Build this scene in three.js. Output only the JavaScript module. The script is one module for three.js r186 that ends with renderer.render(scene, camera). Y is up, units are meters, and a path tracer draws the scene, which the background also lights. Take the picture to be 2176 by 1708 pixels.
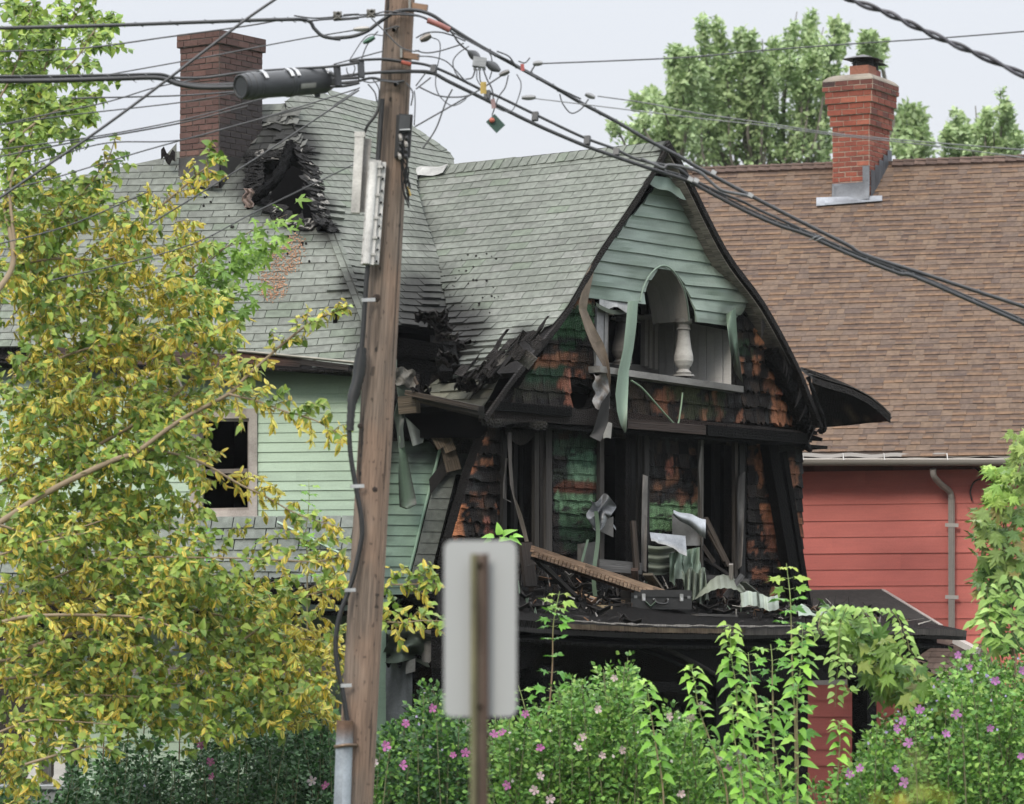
import * as THREE from 'three';

// ---------------------------------------------------------------- camera, sky, sun, exposure
const V = (x, y, z) => new THREE.Vector3(x, y, z);
const FOCAL = 8000, CX = 1087.5, CY = 854, EYE = V(0, 2.7, 0), PITCH = Math.atan(546 / FOCAL);   // lens measured in picture units, 2175 across
const scene = new THREE.Scene();
const camera = new THREE.PerspectiveCamera(2 * Math.atan(CY / FOCAL) * 180 / Math.PI, 1024 / 804, 0.5, 3000);
camera.position.copy(EYE); camera.rotation.x = PITCH;
camera.focus = 44; camera.userData.fStop = 2.6;
const renderer = new THREE.WebGLRenderer({ antialias: true });
renderer.toneMapping = THREE.LinearToneMapping; renderer.toneMappingExposure = 1.35;
renderer.shadowMap.enabled = true;

let seedState = 7;
function rnd() { seedState = (seedState + 0x6d2b79f5) | 0; let t = Math.imul(seedState ^ (seedState >>> 15), 1 | seedState); t = (t + Math.imul(t ^ (t >>> 7), 61 | t)) ^ t; return ((t ^ (t >>> 14)) >>> 0) / 4294967296; }
const rr = (a, b) => a + (b - a) * rnd(), pick = (l) => l[Math.floor(rnd() * l.length) % l.length], sgn = () => (rnd() < 0.5 ? -1 : 1);
const clamp = (x, a = 0, b = 1) => Math.min(b, Math.max(a, x)), lerp = (a, b, t) => a + (b - a) * t, smooth = (a, b, x) => { const t = clamp((x - a) / (b - a)); return t * t * (3 - 2 * t); };
const hash = (i, j, k) => { let h = Math.imul(i, 374761393) ^ Math.imul(j, 668265263) ^ Math.imul(k, 1274126177); h = Math.imul(h ^ (h >>> 13), 1274126177); return ((h ^ (h >>> 16)) >>> 0) / 4294967296; };
function vnoise(x, y, z = 0, per = 0) {
  const i = Math.floor(x), j = Math.floor(y), k = Math.floor(z), s = (t) => t * t * (3 - 2 * t), u = s(x - i), v = s(y - j), w = s(z - k);
  const m = (q) => (per ? ((q % per) + per) % per : q), h = (a, b, c) => hash(m(i + a), m(j + b), k + c);
  return lerp(lerp(lerp(h(0, 0, 0), h(1, 0, 0), u), lerp(h(0, 1, 0), h(1, 1, 0), u), v), lerp(lerp(h(0, 0, 1), h(1, 0, 1), u), lerp(h(0, 1, 1), h(1, 1, 1), u), v), w);
}
const fbm = (x, y, z = 0, o = 4) => { let s = 0, a = 0.5, t = 0; for (let i = 0; i < o; i++) { s += a * vnoise(x, y, z + i * 7.3); t += a; a *= 0.5; x *= 2.03; y *= 2.03; z *= 2.03; } return s / t; };

{ // overcast, raised far brighter overhead to lift the scene light; soft cloud texture all round
  const w = 512, h = 256, d = new Float32Array(w * h * 4);
  for (let y = 0; y < h; y++) for (let x = 0; x < w; x++) {
    const el = ((y + 0.5) / h - 0.5) * Math.PI, az = (x + 0.5) / w * 2 * Math.PI, e = Math.max(0, Math.sin(el)), X = Math.cos(az) * Math.cos(el), Z = Math.sin(az) * Math.cos(el);
    const n = fbm(X * 3 + 9, Z * 3 + 4, Math.sin(el) * 7, 4), L = lerp(0.62, 2.3, smooth(0.14, 1, e)) * (0.92 + 0.16 * n), hue = smooth(0.03, 0.16, e) * (1 - smooth(0.2, 0.7, e)), b = smooth(0.3, 0.7, n) * 0.5 + 0.5 * (1 - smooth(0.02, 0.2, e));
    const i = (y * w + x) * 4;
    d[i] = L * lerp(0.985, lerp(0.89, 0.96, b), hue); d[i + 1] = L * lerp(1, lerp(0.95, 0.99, b), hue); d[i + 2] = L * lerp(1.03, lerp(1.05, 1.04, b), hue); d[i + 3] = 1;
  }
  const t = new THREE.DataTexture(d, w, h, THREE.RGBAFormat, THREE.FloatType);
  t.mapping = THREE.EquirectangularReflectionMapping; t.magFilter = THREE.LinearFilter; t.minFilter = THREE.LinearFilter; t.needsUpdate = true;
  scene.background = t; scene.environment = t;
}
const sun = new THREE.DirectionalLight(0xfff4e4, 1.5);
sun.position.set(-30, 55, 25); sun.target.position.set(0, 4, -44); sun.castShadow = true; sun.shadow.radius = 30; sun.shadow.mapSize.set(2048, 2048);
Object.assign(sun.shadow.camera, { left: -40, right: 40, top: 40, bottom: -40, near: 1, far: 200 });
sun.name = 'sun'; scene.add(sun, sun.target);
scene.fog = new THREE.FogExp2(0xe6edf2, 0.00015);

// ---------------------------------------------------------------- places: a picture point and what it lies on
const ray = (x, y) => V((x - CX) / FOCAL, -(y - CY) / FOCAL, -1).applyAxisAngle(V(1, 0, 0), PITCH);
const at = (x, y, d) => { const r = ray(x, y); return r.multiplyScalar(d / -r.z).add(EYE); };
const proj = (p) => { const q = p.clone().sub(EYE).applyAxisAngle(V(1, 0, 0), -PITCH); return [CX + FOCAL * q.x / -q.z, CY - FOCAL * q.y / -q.z, -q.z]; };
const hit = (x, y, o, n) => { const r = ray(x, y); return r.multiplyScalar(o.clone().sub(EYE).dot(n) / r.dot(n)).add(EYE); };
const UP = V(0, 1, 0);
// a flat surface with axes u (along), v (up it), n (out of it); P gives the world point, L the place of a picture point
function frame(o, u, v) {
  const n = u.clone().cross(v).normalize();
  return { o, u, v, n, P: (a, b, z = 0) => o.clone().addScaledVector(u, a).addScaledVector(v, b).addScaledVector(n, z),
    L: (x, y, z = 0) => { const p = hit(x, y, o.clone().addScaledVector(n, z), n).sub(o); return [p.dot(u), p.dot(v)]; },
    W: (x, y, z = 0) => hit(x, y, o.clone().addScaledVector(n, z), n),
    off: (z) => frame(o.clone().addScaledVector(n, z), u, v) };
}
// scales of the close-ups that places were read from
const zA = (x, y) => [0.3508 * x, 0.3508 * y], zB = (x, y) => [708.1 + 0.3508 * x, 0.3508 * y], zC = (x, y) => [1412.4 + 0.3508 * x, 0.3508 * y];
const zD = (x, y) => [0.3508 * x, 544.7 + 0.3508 * y], zE = (x, y) => [708.1 + 0.3508 * x, 544.7 + 0.3508 * y], zF = (x, y) => [1412.4 + 0.3508 * x, 544.7 + 0.3508 * y];
const zG = (x, y) => [0.3508 * x, 1108.5 + 0.3508 * y], zH = (x, y) => [708.1 + 0.3508 * x, 1108.5 + 0.3508 * y], zI = (x, y) => [1412.4 + 0.3508 * x, 1108.5 + 0.3508 * y];
const zN = (x, y) => [1035 + 0.3254 * x, 544.7 + 0.3254 * y], zM = (x, y) => [1035 + 0.3254 * x, 898.8 + 0.3254 * y];
const zP = (x, y) => [735.4 + 0.1913 * x, 626.4 + 0.1913 * y], zQ = (x, y) => [735.4 + 0.2552 * x, 926 + 0.2552 * y];
const zR = (x, y) => [1089.4 + 0.2003 * x, 1089.4 + 0.2003 * y], zS = (x, y) => [1470.7 + 0.2003 * x, 1089.4 + 0.2003 * y];
const zT = (x, y) => [762.6 + 0.2003 * x, 0.2003 * y], zU = (x, y) => [1361.8 + 0.2232 * x, 272.4 + 0.2232 * y], zV = (x, y) => [326.8 + 0.2871 * x, 54.5 + 0.2871 * y];
const pl = (z, ...n) => { const o = []; for (let i = 0; i < n.length; i += 2) o.push(z(n[i], n[i + 1])); return o; };   // list of picture points
const px = (x, y) => [x, y];

// ---------------------------------------------------------------- colour and texture
const C = (h) => { const c = new THREE.Color(h), l = 0.25 * (0.3 * c.r + 0.59 * c.g + 0.11 * c.b); return [c.r * 0.75 + l, c.g * 0.75 + l, c.b * 0.75 + l]; };                       // sRGB hex to linear
const K = (h) => new THREE.Color(h).toArray();                       // the same, full strength
const mixc = (a, b, t) => [lerp(a[0], b[0], t), lerp(a[1], b[1], t), lerp(a[2], b[2], t)], mul = (a, k) => [a[0] * k, a[1] * k, a[2] * k];
function tex(w, h, f, size) {
  const d = new Uint8Array(w * h * 4);
  for (let y = 0; y < h; y++) for (let x = 0; x < w; x++) { const v = f(x / w, y / h, x, y), i = (y * w + x) * 4, a = Array.isArray(v) ? v : [v, v, v]; for (let c = 0; c < 3; c++) d[i + c] = clamp(a[c]) * 255; d[i + 3] = 255; }
  const t = new THREE.DataTexture(d, w, h); t.wrapS = t.wrapT = THREE.RepeatWrapping; t.magFilter = THREE.LinearFilter; t.minFilter = THREE.LinearMipmapLinearFilter;
  t.repeat.set(1 / size[0], 1 / size[1]); t.needsUpdate = true; return t;
}
const T = {};
T.grain = tex(512, 512, (u, v, x, y) => 0.66 + 0.2 * (hash(x >> 1, y >> 1, 1) - 0.5) + 0.42 * (hash(x, y, 2) - 0.5) + 0.26 * (vnoise(u * 16, v * 16, 0, 16) - 0.5), [0.8, 0.8]);
T.grainB = tex(512, 512, (u, v, x, y) => 0.5 + 0.7 * (hash(x >> 1, y >> 1, 1) - 0.5) + 0.3 * (vnoise(u * 32, v * 32, 3, 32) - 0.5), [0.8, 0.8]);
T.wood = tex(512, 512, (u, v) => 0.7 + 0.5 * (vnoise(u * 90, v * 4, 1, 0) - 0.5) + 0.36 * (vnoise(u * 24, v * 2, 5, 0) - 0.5) + 0.3 * (vnoise(u * 200, v * 16, 9) - 0.5), [0.6, 1.4]);
T.woodB = tex(512, 512, (u, v) => 0.5 + 0.8 * (vnoise(u * 90, v * 4, 1, 0) - 0.5) + 0.4 * (vnoise(u * 200, v * 16, 9) - 0.5), [0.6, 1.4]);
const cell = (u, v, n, k, sx = 1, sy = 1) => { let a = 9, b = 9; const x = u * n * sx, y = v * n * sy, i = Math.floor(x), j = Math.floor(y), mx = n * sx, my = n * sy; for (let p = -1; p < 2; p++) for (let q = -1; q < 2; q++) { const I = (i + p + mx) % mx, J = (j + q + my) % my, d = Math.hypot(i + p + hash(I, J, k) - x, j + q + hash(I, J, k + 1) - y); if (d < a) { b = a; a = d; } else if (d < b) b = d; } return b - a; };
T.charB = tex(512, 512, (u, v) => clamp(cell(u, v, 14, 3, 1, 2) * 1.6) * 0.75 + 0.25 * vnoise(u * 60, v * 60, 2, 60), [0.5, 0.5]);
T.char = tex(512, 512, (u, v) => 0.5 + 0.3 * clamp(cell(u, v, 14, 3, 1, 2) * 2) + 0.5 * (fbm(u * 12, v * 12, 4) - 0.4) + (vnoise(u * 70, v * 70, 6) > 0.86 ? 0.3 : 0), [0.5, 0.5]);
T.paint = tex(512, 512, (u, v) => 0.86 + 0.22 * (fbm(u * 4, v * 9, 1) - 0.5) + 0.07 * (vnoise(u * 8, v * 120, 4) - 0.5) + 0.1 * (vnoise(u * 200, v * 200, 2) - 0.5), [1.6, 1.6]);
T.brick = tex(256, 256, (u, v, x, y) => 0.74 + 0.4 * (fbm(u * 14, v * 14, 2) - 0.5) + 0.26 * (hash(x, y, 8) - 0.5) - (vnoise(u * 50, v * 50, 1) > 0.83 ? 0.2 : 0), [0.35, 0.35]);
T.brickB = tex(256, 256, (u, v, x, y) => 0.5 + 0.5 * (fbm(u * 24, v * 24, 2) - 0.5) + 0.4 * (hash(x, y, 8) - 0.5), [0.35, 0.35]);
T.metal = tex(256, 256, (u, v) => 0.78 + 0.5 * (fbm(u * 6, v * 6, 7) - 0.5) + 0.2 * (vnoise(u * 60, v * 12, 3) - 0.5), [0.5, 0.5]);
T.stain = tex(512, 512, (u, v) => 0.72 + 0.8 * (fbm(u * 5, v * 5, 11, 5) - 0.5) + 0.16 * (vnoise(u * 90, v * 90, 1) - 0.5), [1.1, 1.1]);
T.leaf = tex(128, 128, (u, v) => 0.85 + 0.3 * (fbm(u * 10, v * 10, 3) - 0.5), [0.1, 0.1]);
T.pole = tex(512, 1024, (u, v) => {
  const g = vnoise(u * 40, v * 5, 1, 0) - 0.5, big = fbm(u * 5, v * 5, 9) - 0.5, crack = smooth(0.8, 0.9, vnoise(u * 34, v * 3.2, 21)), k = 0.6 + 0.2 * g + 0.5 * big + 0.34 * (vnoise(u * 170, v * 26, 3) - 0.5) - 0.42 * crack - 0.3 * smooth(0.86, 0.92, vnoise(u * 60, v * 60, 8)), w = smooth(0.4, 0.65, fbm(u * 3, v * 5, 31));
  return [k * lerp(0.5, 0.62, w), k * lerp(0.47, 0.52, w), k * lerp(0.45, 0.46, w)];
}, [1, 3.2]); T.pole.wrapT = T.pole.wrapS = THREE.MirroredRepeatWrapping;
T.poleB = tex(512, 1024, (u, v) => 0.6 + 0.6 * (vnoise(u * 60, v * 5, 1, 0) - 0.5) - 0.6 * smooth(0.8, 0.9, vnoise(u * 34, v * 3.2, 21)), [1, 3.2]); T.poleB.wrapT = T.poleB.wrapS = THREE.MirroredRepeatWrapping;
const mat = (o) => new THREE.MeshStandardMaterial({ vertexColors: true, roughness: 0.9, side: THREE.DoubleSide, ...o });
const M = {
  shingle: mat({ map: T.grain, bumpMap: T.grainB, bumpScale: 0.004, roughness: 0.95 }), wood: mat({ map: T.wood, bumpMap: T.woodB, bumpScale: 0.006 }),
  char: new THREE.MeshPhysicalMaterial({ vertexColors: true, side: THREE.DoubleSide, map: T.char, bumpMap: T.charB, bumpScale: 0.02, roughness: 0.6, specularIntensity: 0.18 }), paint: mat({ map: T.paint, roughness: 0.6 }), vinyl: mat({ map: T.paint, bumpMap: T.paint, bumpScale: 0.004, roughness: 0.45 }),
  brick: mat({ map: T.brick, bumpMap: T.brickB, bumpScale: 0.006 }), metal: mat({ map: T.metal, roughness: 0.42, metalness: 0.65 }), galv: mat({ map: T.stain, roughness: 0.5, metalness: 0.35 }),
  plain: mat({ map: T.stain, roughness: 0.85 }), rubber: mat({ map: T.metal, roughness: 0.42 }), stem: mat({ roughness: 0.85 }), soil: mat({ map: T.stain, roughness: 1 }),
  soot: new THREE.MeshPhysicalMaterial({ vertexColors: true, side: THREE.DoubleSide, roughness: 1, specularIntensity: 0 }),  // flat black, also on the dark backing sheets
  leaf: new THREE.MeshPhysicalMaterial({ vertexColors: true, roughness: 0.52, transmission: 0.32, thickness: 0, side: THREE.DoubleSide, specularIntensity: 0.6 }),
  petal: new THREE.MeshPhysicalMaterial({ vertexColors: true, roughness: 0.8, transmission: 0.3, thickness: 0, side: THREE.DoubleSide }),
  pole: mat({ map: T.pole, bumpMap: T.poleB, bumpScale: 0.012, roughness: 0.9 }),
};
for (const k in M) M[k].name = k;

// ---------------------------------------------------------------- things and parts
const taken = {};
const numbered = (n) => { const k = (taken[n] = (taken[n] ?? -1) + 1); return k ? n + '_' + String(k).padStart(3, '0') : n; };
function thing(name, label, category, base = V(0, 0, 0), group) {
  const o = new THREE.Group(); o.name = numbered(name); o.position.copy(base); scene.add(o);
  o.userData = { label, category }; if (group) o.userData.group = group; return o;
}
// raw pieces: triangles with colours and uv, in world metres
class Raw {
  constructor() { this.p = []; this.c = []; this.t = []; this.n = []; this.smooth = false; }
  tri(a, b, c, ca, cb, cc, ua, ub, uc) { this.p.push(a.x, a.y, a.z, b.x, b.y, b.z, c.x, c.y, c.z); this.c.push(...ca, ...cb, ...cc); this.t.push(...ua, ...ub, ...uc); }
  quad(a, b, c, d, ca, cb, cc, cd, ua, ub, uc, ud) { this.tri(a, b, c, ca, cb, cc, ua, ub, uc); this.tri(a, c, d, ca, cc, cd, ua, uc, ud); }
  q(a, b, c, d, col, s = 1) { const w = a.distanceTo(b) * s, h = a.distanceTo(d) * s, o = this.o ?? 0; this.quad(a, b, c, d, col, col, col, col, [o, o], [o + w, o], [o + w, o + h], [o, o + h]); }
  get centre() { const n = this.p.length / 3, s = V(0, 0, 0); for (let i = 0; i < n; i++) s.add(V(this.p[i * 3], this.p[i * 3 + 1], this.p[i * 3 + 2])); return s.divideScalar(n || 1); }
}
const flatNormals = (p) => { const n = new Float32Array(p.length), a = V(), b = V(), c = V(); for (let i = 0; i < p.length; i += 9) { a.fromArray(p, i); b.fromArray(p, i + 3).sub(a); c.fromArray(p, i + 6).sub(a); b.cross(c).normalize(); for (let k = 0; k < 9; k += 3) b.toArray(n, i + k); } return n; };
function geo(raws, base) {
  let len = 0; for (const r of raws) len += r.p.length;
  const p = new Float32Array(len), c = new Float32Array(len), t = new Float32Array(len / 3 * 2), n = new Float32Array(len); let i = 0;
  for (const r of raws) { p.set(r.p, i); c.set(r.c, i); t.set(r.t, i / 3 * 2); n.set(r.n.length ? r.n : flatNormals(r.p), i); i += r.p.length; }
  if (base) for (let k = 0; k < len; k += 3) { p[k] -= base.x; p[k + 1] -= base.y; p[k + 2] -= base.z; }
  const g = new THREE.BufferGeometry();
  g.setAttribute('position', new THREE.BufferAttribute(p, 3)); g.setAttribute('color', new THREE.BufferAttribute(c, 3)); g.setAttribute('uv', new THREE.BufferAttribute(t, 2)); g.setAttribute('normal', new THREE.BufferAttribute(n, 3)); return g;
}
const worldOf = (o) => { const p = V(0, 0, 0); while (o && o !== scene) { p.add(o.position); o = o.parent; } return p; };
function part(name, raws, m, parent, label) {
  raws = [].concat(raws); const top = parent === scene || !parent, o = new THREE.Mesh(geo(raws, top ? null : worldOf(parent)), m);
  o.name = top ? numbered(name) : name; o.castShadow = o.receiveShadow = true; (parent ?? scene).add(o); if (label) o.userData.label = label; return o;
}
// many alike pieces: the ones that show largest are parts of their own, the rest is one part
const sizeInView = (r) => { let x0 = 1e9, x1 = -1e9, y0 = 1e9, y1 = -1e9; for (let i = 0; i < r.p.length; i += 9) { const [x, y] = proj(V(r.p[i], r.p[i + 1], r.p[i + 2])); x0 = Math.min(x0, x); x1 = Math.max(x1, x); y0 = Math.min(y0, y); y1 = Math.max(y1, y); } const w = Math.min(x1, 2175) - Math.max(x0, 0), h = Math.min(y1, 1708) - Math.max(y0, 0); return w > 0 && h > 0 ? (w + 4) * (h + 4) : 0; };
function pieces(name, raws, m, parent, most = 300, hidden = () => false) {
  const list = raws.map((r) => [r, hidden(r) ? -1 : sizeInView(r)]).sort((a, b) => b[1] - a[1]), k = list.findIndex((e) => e[1] <= 0), n = Math.min(most, k < 0 ? list.length : k);
  for (let i = 0; i < n; i++) part(name, list[i][0], m, parent);
  if (list.length > n) part(name, list.slice(n).map((e) => e[0]), m, parent).userData.kind = 'stuff';
}

// ---------------------------------------------------------------- shapes
const fn = (c) => (typeof c === 'function' ? c : () => c);
// a sheet with thickness from f(u, v) -> point; colour c(u, v, point)
function sheet(f, nu, nv, thick, c, raw = new Raw()) {
  const g = [], o = rr(0, 3); c = fn(c);
  for (let i = 0; i <= nu; i++) { g.push([]); for (let j = 0; j <= nv; j++) { const p = f(i / nu, j / nv); g[i].push({ p, c: c(i / nu, j / nv, p) }); } }
  const nor = (i, j) => { const a = g[Math.min(i + 1, nu)][j].p.clone().sub(g[Math.max(i - 1, 0)][j].p), b = g[i][Math.min(j + 1, nv)].p.clone().sub(g[i][Math.max(j - 1, 0)].p); return a.cross(b).normalize(); };
  let su = [0], sv = [0]; for (let i = 1; i <= nu; i++) su.push(su[i - 1] + g[i][nv >> 1].p.distanceTo(g[i - 1][nv >> 1].p)); for (let j = 1; j <= nv; j++) sv.push(sv[j - 1] + g[nu >> 1][j].p.distanceTo(g[nu >> 1][j - 1].p));
  for (let i = 0; i <= nu; i++) for (let j = 0; j <= nv; j++) { const e = g[i][j]; e.n = nor(i, j); e.b = thick ? e.p.clone().addScaledVector(e.n, -thick) : e.p; e.t = [su[i] + o, sv[j] + o]; }
  const put = (A, B, Cc, D, k, s) => { raw.quad(A[k], B[k], Cc[k], D[k], A.c, B.c, Cc.c, D.c, A.t, B.t, Cc.t, D.t); for (const e of [A, B, Cc, A, Cc, D]) raw.n.push(e.n.x * s, e.n.y * s, e.n.z * s); };
  for (let i = 0; i < nu; i++) for (let j = 0; j < nv; j++) { put(g[i][j], g[i + 1][j], g[i + 1][j + 1], g[i][j + 1], 'p', 1); if (thick) put(g[i][j], g[i][j + 1], g[i + 1][j + 1], g[i + 1][j], 'b', -1); }
  if (thick) { const rim = []; for (let i = 0; i < nu; i++) rim.push([g[i][0], g[i + 1][0]], [g[nu - i][nv], g[nu - i - 1][nv]]); for (let j = 0; j < nv; j++) rim.push([g[nu][j], g[nu][j + 1]], [g[0][nv - j], g[0][nv - j - 1]]);
    for (const [a, b] of rim) { const st = raw.p.length; raw.quad(a.b, b.b, b.p, a.p, a.c, b.c, b.c, a.c, a.t, b.t, b.t, a.t); const fnn = flatNormals(raw.p.slice(st)); raw.n.push(...fnn); } }
  return raw;
}
// a prism over a polygon [[a,b]...] lying on surface s, from height z0 to z1 (numbers or functions)
function prism(s, poly, z0, z1, c, raw = new Raw(), back = false) {
  c = fn(c); const f1 = fn(z1), f0 = fn(z0), o = rr(0, 3), top = poly.map(([a, b]) => s.P(a, b, f1(a, b))), bot = poly.map(([a, b]) => s.P(a, b, f0(a, b))), k = poly.map(([a, b], i) => c(a, b, top[i]));
  const tri = poly.length < 5 ? (poly.length === 3 ? [[0, 1, 2]] : [[0, 1, 2], [0, 2, 3]]) : THREE.ShapeUtils.triangulateShape(poly.map(([a, b]) => new THREE.Vector2(a, b)), []), t = poly.map(([a, b]) => [a + o, b + o]);
  for (const [i, j, l] of tri) { raw.tri(top[i], top[j], top[l], k[i], k[j], k[l], t[i], t[j], t[l]); if (back) raw.tri(bot[i], bot[l], bot[j], k[i], k[l], k[j], t[i], t[l], t[j]); }
  for (let i = 0; i < poly.length; i++) { const j = (i + 1) % poly.length, w = top[i].distanceTo(top[j]), h = top[i].distanceTo(bot[i]); raw.quad(bot[i], bot[j], top[j], top[i], k[i], k[j], k[j], k[i], [o, o], [o + w, o], [o + w, o + h], [o, o + h]); }
  return raw;
}
// a wall sheet with openings: outline and holes in surface coordinates
function wallSheet(s, outline, holes, thick, c, z = 0, raw = new Raw()) {
  c = fn(c); const v2 = (l) => l.map(([a, b]) => new THREE.Vector2(a, b)), o = v2(outline), h = holes.map(v2);
  if (THREE.ShapeUtils.isClockWise(o)) o.reverse(); h.forEach((q) => { if (!THREE.ShapeUtils.isClockWise(q)) q.reverse(); });
  const all = [...o, ...h.flat()], tri = THREE.ShapeUtils.triangulateShape(o, h), A = all.map((q) => s.P(q.x, q.y, z)), B = all.map((q) => s.P(q.x, q.y, z - thick)), k = all.map((q, i) => c(q.x, q.y, A[i])), t = all.map((q) => [q.x, q.y]);
  for (const [i, j, l] of tri) { raw.tri(A[i], A[j], A[l], k[i], k[j], k[l], t[i], t[j], t[l]); raw.tri(B[i], B[l], B[j], k[i], k[l], k[j], t[i], t[l], t[j]); }
  let at0 = 0; for (const ring of [o, ...h]) { for (let i = 0; i < ring.length; i++) { const a = at0 + i, b = at0 + (i + 1) % ring.length; raw.quad(B[a], B[b], A[b], A[a], k[a], k[b], k[b], k[a], [0, 0], [A[a].distanceTo(A[b]), 0], [A[a].distanceTo(A[b]), thick], [0, thick]); } at0 += ring.length; }
  return raw;
}
// a straight bar with a rectangular section between two points, w across (along side), h along up
function bar(p, q, w, h, c, up = UP, raw = new Raw(), taper = 1) {
  c = fn(c); const d = q.clone().sub(p).normalize(), s = d.clone().cross(up).normalize(), t = s.clone().cross(d).normalize(), E = (o, k, i) => o.clone().addScaledVector(s, [-1, 1, 1, -1][i] * w / 2 * k).addScaledVector(t, [-1, -1, 1, 1][i] * h / 2 * k);
  const a = [0, 1, 2, 3].map((i) => E(p, 1, i)), b = [0, 1, 2, 3].map((i) => E(q, taper, i)), ca = c(0, p), cb = c(1, q), L = p.distanceTo(q), o = rr(0, 3);
  for (let i = 0; i < 4; i++) { const j = (i + 1) % 4, ww = i % 2 ? h : w; raw.quad(a[i], a[j], b[j], b[i], ca, ca, cb, cb, [o, o], [o + ww, o], [o + ww, o + L], [o, o + L]); }
  raw.q(a[0], a[3], a[2], a[1], ca); raw.q(b[0], b[1], b[2], b[3], cb); return raw;
}
// a round tube through points; r number or function of 0..1
function tube(pts, r, c, radial = 6, seg = 0, raw = new Raw(), cap = true) {
  r = fn(r); c = fn(c); const n = seg || Math.max(1, pts.length - 1), curve = pts.length > 2 ? new THREE.CatmullRomCurve3(pts, false, 'catmullrom', 0.5) : new THREE.LineCurve3(pts[0], pts[1]), P = []; let up = null, len = 0;
  for (let i = 0; i <= n; i++) { const u = i / n, p = curve.getPoint(u), d = curve.getTangent(u); if (!up) up = Math.abs(d.y) > 0.9 ? V(1, 0, 0) : UP.clone(); const s = d.clone().cross(up).normalize(); up = s.clone().cross(d).normalize(); if (i) len += p.distanceTo(P[i - 1].o); const e = { o: p, t: len, c: c(u, p), ring: [], nr: [] };
    for (let k = 0; k <= radial; k++) { const a = k / radial * 2 * Math.PI, q = s.clone().multiplyScalar(Math.cos(a)).addScaledVector(up, Math.sin(a)); e.nr.push(q); e.ring.push(p.clone().addScaledVector(q, r(u, a))); } P.push(e); }
  const R0 = r(0, 0) * 6.283;
  for (let i = 0; i < n; i++) for (let k = 0; k < radial; k++) { const a = P[i], b = P[i + 1], u0 = k / radial * R0, u1 = (k + 1) / radial * R0; raw.quad(a.ring[k], b.ring[k], b.ring[k + 1], a.ring[k + 1], a.c, b.c, b.c, a.c, [u0, a.t], [u0, b.t], [u1, b.t], [u1, a.t]); for (const q of [a.nr[k], b.nr[k], b.nr[k + 1], a.nr[k], b.nr[k + 1], a.nr[k + 1]]) raw.n.push(q.x, q.y, q.z); }
  if (cap) for (const [e, s] of [[P[0], 1], [P[n], -1]]) { const d = curve.getTangent(e === P[0] ? 0 : 1).multiplyScalar(-s); for (let k = 0; k < radial; k++) { raw.tri(e.o, e.ring[k], e.ring[k + 1], e.c, e.c, e.c, [0, 0], [0.02, 0], [0.02, 0.02]); for (let m = 0; m < 3; m++) raw.n.push(d.x, d.y, d.z); } }
  return raw;
}
// turned shape about an axis from p to q; prof = [[fraction along, radius]...]
function turned(p, q, prof, c, radial = 14, raw = new Raw()) { const L = prof.length - 1, rf = (u) => { const x = u * L, i = Math.min(L - 1, Math.floor(x)); return lerp(prof[i][1], prof[i + 1][1], x - i); }, d = q.clone().sub(p); c = fn(c);
  const s = d.clone().normalize().cross(Math.abs(d.y) > 0.9 * d.length() ? V(1, 0, 0) : UP).normalize(), t = s.clone().cross(d.clone().normalize()).normalize(), P = prof.map(([u, r]) => { const o = p.clone().addScaledVector(d, u); return { c: c(u, o), u, r, ring: Array.from({ length: radial + 1 }, (_, k) => o.clone().addScaledVector(s, r * Math.cos(k / radial * 6.2832)).addScaledVector(t, r * Math.sin(k / radial * 6.2832))), o }; });
  for (let i = 0; i < L; i++) for (let k = 0; k < radial; k++) { const a = P[i], b = P[i + 1], st = raw.p.length; raw.quad(a.ring[k], b.ring[k], b.ring[k + 1], a.ring[k + 1], a.c, b.c, b.c, a.c, [k * 0.03, a.u], [k * 0.03, b.u], [k * 0.03 + 0.03, b.u], [k * 0.03 + 0.03, a.u]);
    const sl = (a.r - b.r) / Math.max(1e-4, (b.u - a.u) * d.length()), nn = (kk) => s.clone().multiplyScalar(Math.cos(kk / radial * 6.2832)).addScaledVector(t, Math.sin(kk / radial * 6.2832)).addScaledVector(d.clone().normalize(), clamp(sl, -8, 8)).normalize(), n0 = nn(k), n1 = nn(k + 1); for (const e of [n0, n0, n1, n0, n1, n1]) raw.n.push(e.x, e.y, e.z); }
  for (const [e, sg] of [[P[0], -1], [P[L], 1]]) if (e.r > 1e-4) for (let k = 0; k < radial; k++) { raw.tri(e.o, e.ring[k], e.ring[k + 1], e.c, e.c, e.c, [0, 0], [0.1, 0], [0.1, 0.1]); const n = d.clone().normalize().multiplyScalar(sg); for (let m = 0; m < 3; m++) raw.n.push(n.x, n.y, n.z); }
  return raw; }
// where a polygon is cut by the line b = const: list of [a0, a1]
function spans(poly, b) { const x = []; for (let i = 0; i < poly.length; i++) { const [a0, b0] = poly[i], [a1, b1] = poly[(i + 1) % poly.length]; if ((b0 <= b) !== (b1 <= b)) x.push(a0 + (b - b0) / (b1 - b0) * (a1 - a0)); } x.sort((p, q) => p - q); const o = []; for (let i = 0; i + 1 < x.length; i += 2) o.push([x[i], x[i + 1]]); return o; }
const inside = (poly, a, b) => { let r = false; for (let i = 0, j = poly.length - 1; i < poly.length; j = i++) { const [xi, yi] = poly[i], [xj, yj] = poly[j]; if ((yi > b) !== (yj > b) && a < (xj - xi) * (b - yi) / (yj - yi) + xi) r = !r; } return r; };
function minus(sp, cut) { let o = sp; for (const [c0, c1] of cut) { const q = []; for (const [a, b] of o) { if (c1 <= a || c0 >= b) q.push([a, b]); else { if (c0 > a) q.push([a, c0]); if (c1 < b) q.push([c1, b]); } } o = q; } return o; }
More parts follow.
